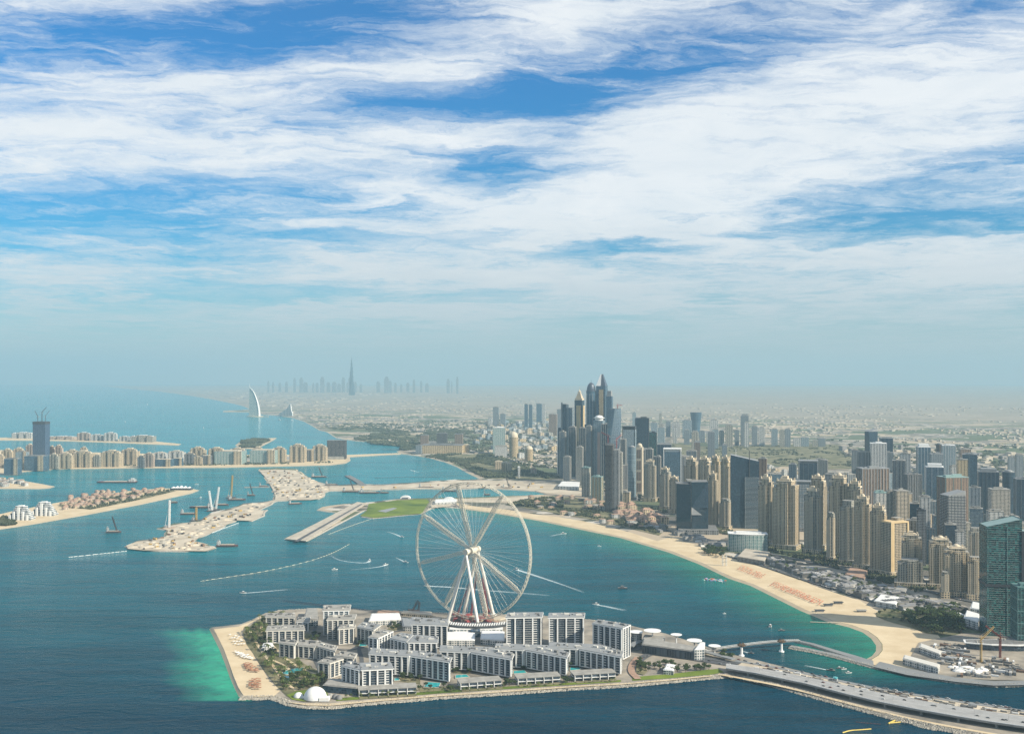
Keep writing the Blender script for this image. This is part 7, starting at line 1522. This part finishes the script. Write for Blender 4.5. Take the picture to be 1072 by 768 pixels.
boat(387, 586.5, 15, 1.5, 'white speedboat turning a wide foam curve left of the wheel'); wake(387, 587, [(384, 589), (370, 588.5), (354, 586), (346, 581)], 7, 3)
boat(404, 591, 13, .6, 'white speedboat with a bright foam tail left of the wheel'); wake(404, 591, [(400, 592.5), (386, 594.5), (366, 596)], 6, 4)
boat(425, 588.5, 14, -.4, 'white speedboat beside the left rim of the wheel'); wake(425, 588.5, [(420, 586), (414, 583)], 5, 3)
boat(421, 562, 13, -.5, 'white speedboat below the green lawn'); wake(421, 562, [(412, 558), (404, 556)], 6, 3)
boat(447, 613.2, 14, math.pi, 'white boat seen through the lower left of the wheel'); wake(448, 613.2, [(470, 614), (500, 617), (540, 620), (576, 623)], 5, 8)
boat(254, 620.5, 14, math.pi, 'white speedboat heading left above the island with a straight foam trail'); wake(255, 620.6, [(270, 619.4), (292, 617.5), (302, 616.6)], 3, 7)
boat(540, 596, 14, 2.7, 'white boat with a long tail seen through the right of the wheel'); wake(541, 596, [(560, 602), (590, 612), (612, 620)], 7, 4)
for (px, py, l_) in [(154, 423.5, 40), (131, 441.5, 30), (213, 448, 30), (306, 440, 25), (206, 507, 15), (210, 520.5, 12), (238, 481, 14), (292, 439.5, 40), (433, 493, 14), (318, 510, 14)]:
    boat(px, py, l_, rg.uniform(0, 3), 'small distant white boat on the open water near column %d' % px if False else 'small distant boat on the open water beyond the reclaimed islands')['group'] = 'small distant boats'
wake(154, 423.6, [(148, 423.5), (140, 423)], 20, 10); wake(430, 492, [(436, 493.5), (440, 494.5)], 8, 3)
def barge(px, py, L_, lab, az_=0.0, crane=False, name='barge'):
    t = thing(name, at(px, py, 0), lab, 'ship' if name != 'barge' else 'barge', rz=az_); B_ = L_ * .2; mb = MB(); mb.prism([(x * .96, y * .9) for x, y in hull(L_, B_, 1, .15)], -1, 5, 0, 1, poly1=hull(L_, B_, 1, .15)); mb.build('hull', [M_['hull_dark'], M_['hull_red']], t)
    mb = MB(); mb.prism(rect(-L_ * .46, -L_ * .32, -B_ * .4, B_ * .4), 5.02, 14, 0, 0, bay=3, fh=3); mb.prism(rect(-L_ * .43, -L_ * .36, -B_ * .3, B_ * .3), 14.02, 18, 0, 0); mb.build('bridge', [M_['white_facade']], t)
    mb = MB(); mb.box(-L_ * .28, L_ * .3, -B_ * .35, B_ * .35, 5.02, 6.6); mb.build('cargo', [M_['paving']], t)
    if crane: mb = MB(); lattice(mb, (L_ * .2, 0, 5), (L_ * .1 - 8, 0, 45), 2.4, 0, .5); mb.tube((L_ * .3, 0, 5), (L_ * .1 - 8, 0, 45), .3, 3); mb.build('boom', [M_['hull_dark']], t)
    return t
barge(122, 505, 165, 'long low cargo ship on the water between far shore and villa isle', math.pi, name='cargo_ship')
barge(210, 531.5, 75, 'dark ship with a white bridge beside the white floating cranes', math.pi, name='work_ship'); barge(197.5, 538.5, 52, 'small dark barge left of the works spit', .05); barge(182, 526.5, 26, 'tiny dark barge under the villa isle', .1)
barge(119, 557.5, 42, 'dark work boat left of the works spit tip', .1, True); barge(248, 523.5, 62, 'dark barge beside the yellow floating crane', 0.05); barge(263, 519, 30, 'barge with a thin dark boom between the two piers of the works', 0, True)
barge(334, 499.5, 66, 'dark dredger left of the tall grey cubic block reflection', .03, True); barge(347, 507.8, 50, 'long dark barge against the upper sand bank', .02); barge(367, 515, 62, 'dark barge in the lagoon, left of three', .02, True); barge(387, 516.2, 76, 'long flat barge in the lagoon, middle of three', .02); barge(402.5, 516.2, 32, 'small barge in the lagoon, right of three', .02)
barge(446, 510.5, 60, 'dark barge at the sand bank seen through the top of the wheel', .02); barge(470, 514.4, 55, 'dark barge in the lagoon seen through the top of the wheel', .02); barge(510, 518.3, 24, 'little dark barge in the lagoon below the top of the wheel', .02); barge(531, 511.3, 36, 'work boat in the lagoon right of the top of the wheel', .02, True)
barge(238, 572, 56, 'flat dark barge moored at the tip of the works spit', R(3)); barge(276, 509.5, 36, 'flat barge at the end of the short white jetty', 0); barge(309, 527.8, 46, 'red and white barge in the lagoon below the works island', R(20)); barge(232, 529, 48, 'dark red barge behind the white floating cranes', .1)
def mastcrane(px, py, hh, lean, lab, mat, base='hull_dark'):
    t = thing('floating_crane', at(px, py, .2), lab, 'crane'); mb = MB(); mb.prism(rect(-16, 16, -8, 8), -.6, 3, 0); mb.build('pontoon', [M_[base]], t); mb = MB(); e = (hh * math.sin(lean), 0, 3 + hh * math.cos(lean)); lattice(mb, (0, 0, 3), e, 4, 0, .8); mb.tube((-12, 0, 3), e, .5, 4); mb.build('boom', [M_[mat]], t)
    mb = MB(); mb.box(-12, -4, -5, 5, 3.02, 10); mb.build('house', [M_['white_facade']], t)
mastcrane(177, 553, 78, .02, 'tall white lattice mast standing at the left of the works spit', 'white_paint', 'terracotta'); mastcrane(222, 535, 64, -.15, 'white floating crane leaning left at the works spit', 'white_paint'); mastcrane(226, 533.5, 72, .14, 'white floating crane leaning right at the works spit', 'white_paint'); mastcrane(242, 521, 78, .06, 'yellow-brown floating crane at the works berm', 'yellow_steel'); mastcrane(205.5, 545, 38, 0, 'thin yellow crane standing on the works spit', 'yellow_steel')
# works island: vehicles, spoil heaps, jetties
def heap(px, py, r, h):
    mb = MB(); mb.dome((0, 0, -.3), r, h, 9, 3); o = mb.build('spoil_heap', [M_['work_sand'] if rg.random() < .6 else M_['rock']], loc=at(px, py, 2.6)); o.scale = (rg.uniform(.7, 1.6), rg.uniform(.6, 1.1), 1); tag(o, 'low heap of sand or stone on the reclaimed works ground', 'heap', 'spoil heaps on the works ground')
wi = [(274, 493), (308, 492.5), (330, 505), (341, 511), (336, 520), (300, 522.5), (290, 520)]; ws = [(150, 567), (176, 561.5), (180, 552), (222, 540), (256, 529), (275, 527), (262, 540), (222, 553), (200, 564), (222, 572), (214, 575.5), (152, 575), (136, 572)]
for (x, y) in sample(wi, 90, rg) + sample(ws, 80, rg): heap(x, y, rg.uniform(6, 14), rg.uniform(2, 6))
mb = MB(); mb.box(-4, 4, -1.6, 1.6, .5, 2.4); mb.box(2, 4, -1.4, 1.4, 2.42, 4); mb.box(-4, 1.6, -1.7, 1.7, 2.42, 3.6); mk('work_rust', plain('a', (.26, .17, .12), .8, .2, .2, .5)); truck = [mb.mesh('truck', [M_[k]]) for k in ('work_rust', 'yellow_steel', 'roof_grey', 'hull_dark')]
for (x, y) in sample(wi, 70, rg) + sample(ws, 60, rg) + sample([(350, 511), (420, 509), (480, 506), (560, 506), (600, 512), (560, 511), (430, 510.5)], 30, rg):
    o = bpy.data.objects.new('site_truck', rg.choice(truck)); col.objects.link(o); o.location = at(x, y, 2.6); s = rg.uniform(.9, 1.5); o.scale = (s, s, s); o.rotation_euler = (0, 0, rg.uniform(0, 6)); tag(o, 'site truck or digger on the reclaimed works ground', 'truck', 'trucks on the works ground')
for pts, wd, lab in [([(256, 509.5), (282, 509.2)], 9, 'thin white jetty left of the works island'), ([(364, 497.5), (374, 503), (381, 508)], 26, 'slanting grey jetty beside the sand bank')]:
    g_ = ribbon(pts, wd, 3, it=0); c_ = at(*pts[0], 0); mb = MB(); mb.prism([(x - c_.x, y - c_.y) for x, y in g_], -1, 3.4, 0); o = mb.build('works_jetty', [M_['roof_pale' if wd < 20 else 'roof_grey']], loc=c_); tag(o, lab, 'jetty')
def boom_line(pts, lab, mat='boom_float', r=.9, gap=9, on=6, name='floating_boom'):
    P_ = [Vector((x, y)) for x, y in smooth_poly([tuple(at(x, y, .2)[:2]) for x, y in pts], 2, False)]; mb = MB()
    for a, b_ in zip(P_[:-1], P_[1:]):
        ln = (b_ - a).length; k = max(1, int(ln / gap)); e = (b_ - a) / k
        for i in range(k): s0 = a + e * i; s1 = s0 + e * (on / gap); mb.tube((s0.x, s0.y, .2), (s1.x, s1.y, .2), r, 5, cap=True)
        mb.tube((a.x, a.y, .1), (b_.x, b_.y, .1), r * .3, 4)
    o = mb.build(name, [M_[mat]]); tag(o, lab, 'boom'); return o
boom_line([(210, 608), (240, 603.5), (274, 598.5), (302, 592.5), (330, 585.5), (352, 577), (366, 569)], 'long curved line of pale floats across the water left of the wheel', r=.75, gap=14, on=6)
boom_line([(344, 559), (362, 552), (385, 544), (394, 541)], 'thin line of pale floats below the green lawn', r=.6)
boom_line([(72, 583), (100, 580), (133, 576.5)], 'pale float line left of the works spit tip', 'white_paint', r=.8); boom_line([(222, 557.5), (236, 552), (250, 547)], 'white float line beside the lower edge of the works spit', 'white_paint', r=1.0)
boom_line([(392, 500), (420, 499.5), (460, 499)], 'dark thin float line in the inner bay', 'hull_dark', r=1.2)
boom_line([(882, 766.5), (890, 764), (900, 763.5), (912, 762.5)], 'yellow floating boom in the near water, left of two', 'boom_yellow', r=.9, on=8.5); boom_line([(930, 757), (938, 752.8), (943, 754.5), (956, 754)], 'tangled yellow floating boom in the near water, right of two', 'boom_yellow', r=1.1, on=8.5); boom_line([(932, 756.2), (940, 755.5), (950, 754.8)], 'short yellow boom crossing the tangled one', 'boom_yellow', r=1.0, on=8.5)
boom_line([(896, 755), (905, 756), (922, 757.5)], 'dotted red float line in the near water', 'hull_red', r=.5, on=2)
# net of rocks beside the causeway and rocks on all sea walls
rk = []
for i in range(5):
    mb = MB(); r = random.Random(i); mb.clump((0, 0, 0), 1.5, rz=1.3, rng=r); rk.append(mb)
def rocks(name, pts, n, wid, z, seed, smin=.8, smax=1.8):
    r = random.Random(seed); P_ = [Vector(at(x, y, 0)[:2]) for x, y in pts]; seg = [(b_ - a).length for a, b_ in zip(P_[:-1], P_[1:])]; tot = sum(seg); mb = MB()
    for _ in range(n):
        s = r.random() * tot; i = 0
        while i < len(seg) - 1 and s > seg[i]: s -= seg[i]; i += 1
        a, b_ = P_[i], P_[i + 1]; e = (b_ - a).normalized(); o_ = r.uniform(-1, 1) * wid / 2; p = a + e * s + Vector((-e.y, e.x)) * o_; f = (o_ / wid + .5)
        mb.clump((p.x, p.y, z * max(0, min(1, f)) + .2), r.uniform(smin, smax), rng=r)
    o = mb.build(name, [M_['rock']]); tag(o, kind='stuff')
def lowedge(pts): return pts
rocks('sea_wall_rocks', [(251, 731.6), (285, 731.2), (291, 733), (303, 737.8), (322, 740.8), (345, 741.2), (372, 738.2), (400, 735.8), (470, 730.2), (540, 725.7), (600, 721.2), (650, 718.7), (700, 714.2), (745, 709.8), (770, 707.7), (800, 715.6), (830, 723.6), (880, 737.6), (940, 753.6), (1000, 766.6), (1072, 779.6)], 9000, 8.5, 3.2, 1)
rocks('breakwater_rocks', [(826, 678.3), (845, 681.7), (868, 686.7), (894, 693.7), (915, 699.2), (950, 706), (975, 711), (1000, 714.6), (1040, 718.3), (1072, 717.8)], 2600, 6, 2.5, 2)
rocks('back_shore_rocks', [(660, 655.3), (600, 647.3), (560, 645.3), (520, 643.8), (440, 641.8), (400, 639.8), (330, 637.8), (290, 639.8)], 1800, 6, 2.5, 3)
rocks('causeway_rubble', [(958, 757), (968, 760), (982, 763)], 500, 16, 1.5, 4)
# ---- cars, containers and the works site on the right
def carmesh(c):
    mb = MB(); mb.prism([(-2.2, -.85), (2.2, -.85), (2.2, .85), (-2.2, .85)], .3, .95, 0); mb.prism([(-1.5, -.75), (1.1, -.75), (1.1, .75), (-1.5, .75)], .96, 1.5, 1, 0, poly1=[(-1.1, -.65), (.6, -.65), (.6, .65), (-1.1, .65)])
    for x in (-1.4, 1.4): mb.tube((x, -.9, .35), (x, .9, .35), .35, 8, 1, cap=True)
    return mb.mesh('car', [M_[c], M_['dark_trim']])
cars = [carmesh(c) for c in ('white_paint', 'hull_dark', 'roof_pale', 'hull_red', 'roof_blue')]
def park(pts, n, z, lab, group, off=3, seed=1, smin=1.0):
    r = random.Random(seed); P_ = [Vector(at(x, y, z)[:2]) for x, y in pts]
    for k in range(n):
        s = r.random() * (len(P_) - 1); i = int(s); a, b_ = P_[i], P_[i + 1]; e = (b_ - a).normalized(); p = a.lerp(b_, s - i) + Vector((-e.y, e.x)) * r.choice([-off, off]) * r.uniform(.8, 1.1)
        o = bpy.data.objects.new('car', r.choice(cars)); col.objects.link(o); o.location = (p.x, p.y, z); o.rotation_euler = (0, 0, math.atan2(e.y, e.x)); o.scale = (smin,) * 3; tag(o, lab, 'car', group)
park([(x, (y + y2) / 2) for (x, y), (x2, y2) in zip([(790, 704), (843, 715), (888, 726.5), (920, 734), (960, 742), (1000, 749), (1040, 755.5), (1072, 760)], [(790, 699), (843, 707.6), (888, 717.5), (920, 724), (960, 731.5), (1000, 738.5), (1040, 744.5), (1072, 749)])], 20, Z + .03, 'car driving along the grey causeway viaduct', 'cars on the causeway viaduct', 7, 4)
park([(772, 691), (810, 697.5), (860, 708), (910, 718.5), (960, 727), (1010, 734.5), (1072, 743.5)], 60, 3.85, 'car or van parked along the quay road behind the viaduct', 'vehicles parked along the quay road', 4, 5, 1.1)
park([(668, 690), (684, 682), (700, 685), (730, 690), (768, 696)], 16, 4.05, 'car on the island road by the shopping hall', 'cars on the island road', 3, 6)
park([(760, 581), (800, 592), (840, 606), (880, 618), (915, 630), (960, 640), (1010, 655)], 60, 4.1, 'car in the street behind the beach shops', 'cars behind the beach shops', 2.4, 7)
park([(1300, 660), (1080, 640), (1000, 626), (930, 606), (860, 590), (790, 576)], 40, 3.9, 'car on the street at the foot of the cream towers', 'cars at the foot of the cream towers', 4, 8)
rg = random.Random(44)
for (x0, x1, y0, y1, hh_, lab) in [(945, 982, 695, 705, 8, 'long white two-storey site office along the quay'), (962, 984, 682, 690, 7, 'white site shed with a curved roof behind the long site office')]:
    lowbuild('site_office', [(x0, y0), (x1, y1), (x1 + 2, y1 - 4), (x0 + 2, y0 - 4)], hh_, lab, wall='white_facade', roof='off_white', zb=3)
ct = []
for c in ('white_paint', 'roof_pale', 'work_rust', 'roof_blue', 'shop_wall', 'roof_grey', 'paving'):
    mb = MB(); mb.box(-6, 6, -1.4, 1.4, 0, 2.8)
    for k in range(11): mb.box(-5.8 + k * 1.1, -5.4 + k * 1.1, -1.5, -1.41, .1, 2.7)
    mb.box(-5.5, -3, -1, 1, 2.82, 3.3); ct.append(mb.mesh('container', [M_[c]]))
for (x, y) in sample([(984, 692), (1010, 684), (1060, 690), (1072, 700), (1072, 710), (1010, 708), (990, 703)], 90, rg) + sample([(965, 680), (990, 672), (1015, 676), (1010, 690), (985, 690)], 50, rg):
    o = bpy.data.objects.new('site_container', rg.choice(ct)); col.objects.link(o); o.location = at(x, y, 3); o.rotation_euler = (0, 0, R(rg.choice([-25, 65])) + rg.uniform(-.1, .1)); s = rg.uniform(.8, 1.4); o.scale = (s, s, s); tag(o, 'container or cabin on the works site below the teal towers', 'container', 'containers on the works site')
mb = MB()
for i in range(30):
    pts = circle(1, 6); 
o_ = None
for (x, y, r) in [(1005, 702, 9), (1012, 700, 11), (1020, 703, 10), (1028, 701, 8), (998, 698, 7)]:
    mb = MB(); mb.dome((0, 0, -.3), r, r * .45, 10, 3); o = mb.build('cement_heap', [M_['white_paint']], loc=at(x, y, 3)); o.scale = (1.3, .8, 1); tag(o, 'pale heap of building sand beside the quay at the works site', 'heap', 'pale heaps at the works site')
tower_crane(1027, 693, 3, 32, 30, 'yellow tower crane with raised jib in front of the teal towers', 'yellow_steel', .2, .75)
tower_crane(1047, 688, 3, 30, 26, 'dark red tower crane at the foot of the teal towers', 'hull_red', 2.4, .6)
t = thing('curved_roof_hall', at(1046, 678, 3), 'dark hall with a thin white curved roof edge below the teal towers', 'hall'); mb = MB(); pl = [(-55, -4), (-20, -16), (20, -20), (60, -14), (60, 14), (-50, 12)]; mb.prism(pl, 0, 9, 0, 1, bay=5); mb.build('wall', [M_['shaded_glass'], M_['roof_grey']], t)
mb = MB(); mb.prism(outset(pl, 3), 9.02, 10.4, 0, bottom=True); mb.prism(outset(pl, -2), 10.42, 11, 1); mb.build('roof', [M_['white_paint'], M_['roof_grey']], t)
for q_, hh_, lab in [([(1009, 655), (1024, 660), (1026, 651), (1012, 647)], 14, 'white stepped club building left of the teal tower, lower part'), ([(1016, 647), (1027, 649), (1028, 642), (1018, 640)], 18, 'white stepped club building left of the teal tower, upper part'), ([(1000, 650), (1008, 653), (1010, 648), (1002, 645)], 8, 'small white building between the park trees and the stepped club'),
                      ([(915, 634), (938, 638), (942, 630), (922, 627)], 9, 'white flat-roofed hall above the lawn of the beach park'), ([(885, 607), (905, 612), (908, 603), (890, 599)], 12, 'terracotta-walled block at the foot of the gold-framed tower')]:
    lowbuild('club_building', q_, hh_, lab, wall='pink_facade' if 'terracotta' in lab else 'white_facade', roof='terracotta' if 'terracotta' in lab else 'white_paint', zb=2.4)
lowbuild('beach_hotel_annexe', [(772, 587), (800, 592), (806, 582), (780, 578.5)], 10, 'low brown flat-roofed annexe in front of the curved hotel', wall='slat_facade', roof='paving', zb=2.4)
lowbuild('glass_dome_hall', [(936, 622), (948, 625), (950, 620), (940, 617)], 9, 'small dark flat hall among the beach shops near the park', wall='dark_glass', roof='roof_pale', zb=2.4)
for (x0, y0, x1, y1) in [(770, 690.5, 900, 716), (900, 716, 1072, 743)]:
    pass
for (x, y) in sample([(790, 697.5), (850, 707.5), (900, 718.5), (950, 727.5), (1000, 735.5), (1072, 746), (1072, 748), (1000, 739.5), (950, 731.5), (900, 721.5), (850, 710.6), (790, 700)], 90, rg):
    o = bpy.data.objects.new('strip_cabin', rg.choice(ct)); col.objects.link(o); o.location = at(x, y, 3.6); o.rotation_euler = (0, 0, R(-28) + rg.uniform(-.1, .1)); s = rg.uniform(.4, .9); o.scale = (s, s, s); tag(o, 'cabin or crate on the works strip beside the causeway', 'container', 'cabins along the causeway strip')
lowbuild('blue_tent', [(872, 712.5), (876, 713.5), (877, 711.5), (873, 711)], 4, 'small light blue roofed cabin on the causeway strip', wall='white_facade', roof='pool_water', zb=3.6)

# lamp posts along the viaduct and masts on the quay
lm = MB(); lm.tube((0, 0, 0), (0, 0, 11), .16, 5, r2=.1); lm.tube((0, 0, 11), (2.2, 0, 11.4), .09, 4); lm.tube((0, 0, 11), (-2.2, 0, 11.4), .09, 4)
lamp_mesh = lm.mesh('street_lamp', [M_['roof_pale']]); mid_ = [Vector(onz([((a[0] + b_[0]) / 2, (a[1] + b_[1]) / 2)], Z)[0]) for a, b_ in zip(deck_lo, deck_mid)]
for a, b_ in zip(mid_[:-1], mid_[1:]):
    k = max(1, int((b_ - a).length / 32))
    for i in range(k):
        p = a.lerp(b_, i / k); o = bpy.data.objects.new('street_lamp', lamp_mesh); col.objects.link(o); o.location = (p.x, p.y, Z + .02); o.rotation_euler = (0, 0, R(60)); tag(o, 'double-armed street lamp on the median of the causeway viaduct', 'street lamp', 'street lamps on the viaduct')

# ---------------------------------------------------------------- haze
hm = bpy.data.materials.new('haze_air'); hm.use_nodes = True; nn2 = hm.node_tree.nodes; ll = hm.node_tree.links
for x in list(nn2): nn2.remove(x)
ho = nn2.new('ShaderNodeOutputMaterial'); hv = nn2.new('ShaderNodeVolumePrincipled'); ll.new(hv.outputs[0], ho.inputs['Volume'])
hv.inputs['Color'].default_value = (.355, .53, .625, 1); hv.inputs['Density'].default_value = 5.4e-5; hv.inputs['Anisotropy'].default_value = 0.0
mb = MB(); mb.box(-45000, 48000, -4000, 46000, -3, 1000, bottom=True)
hz = mb.build('haze', [hm]); tag(hz, kind='stuff')
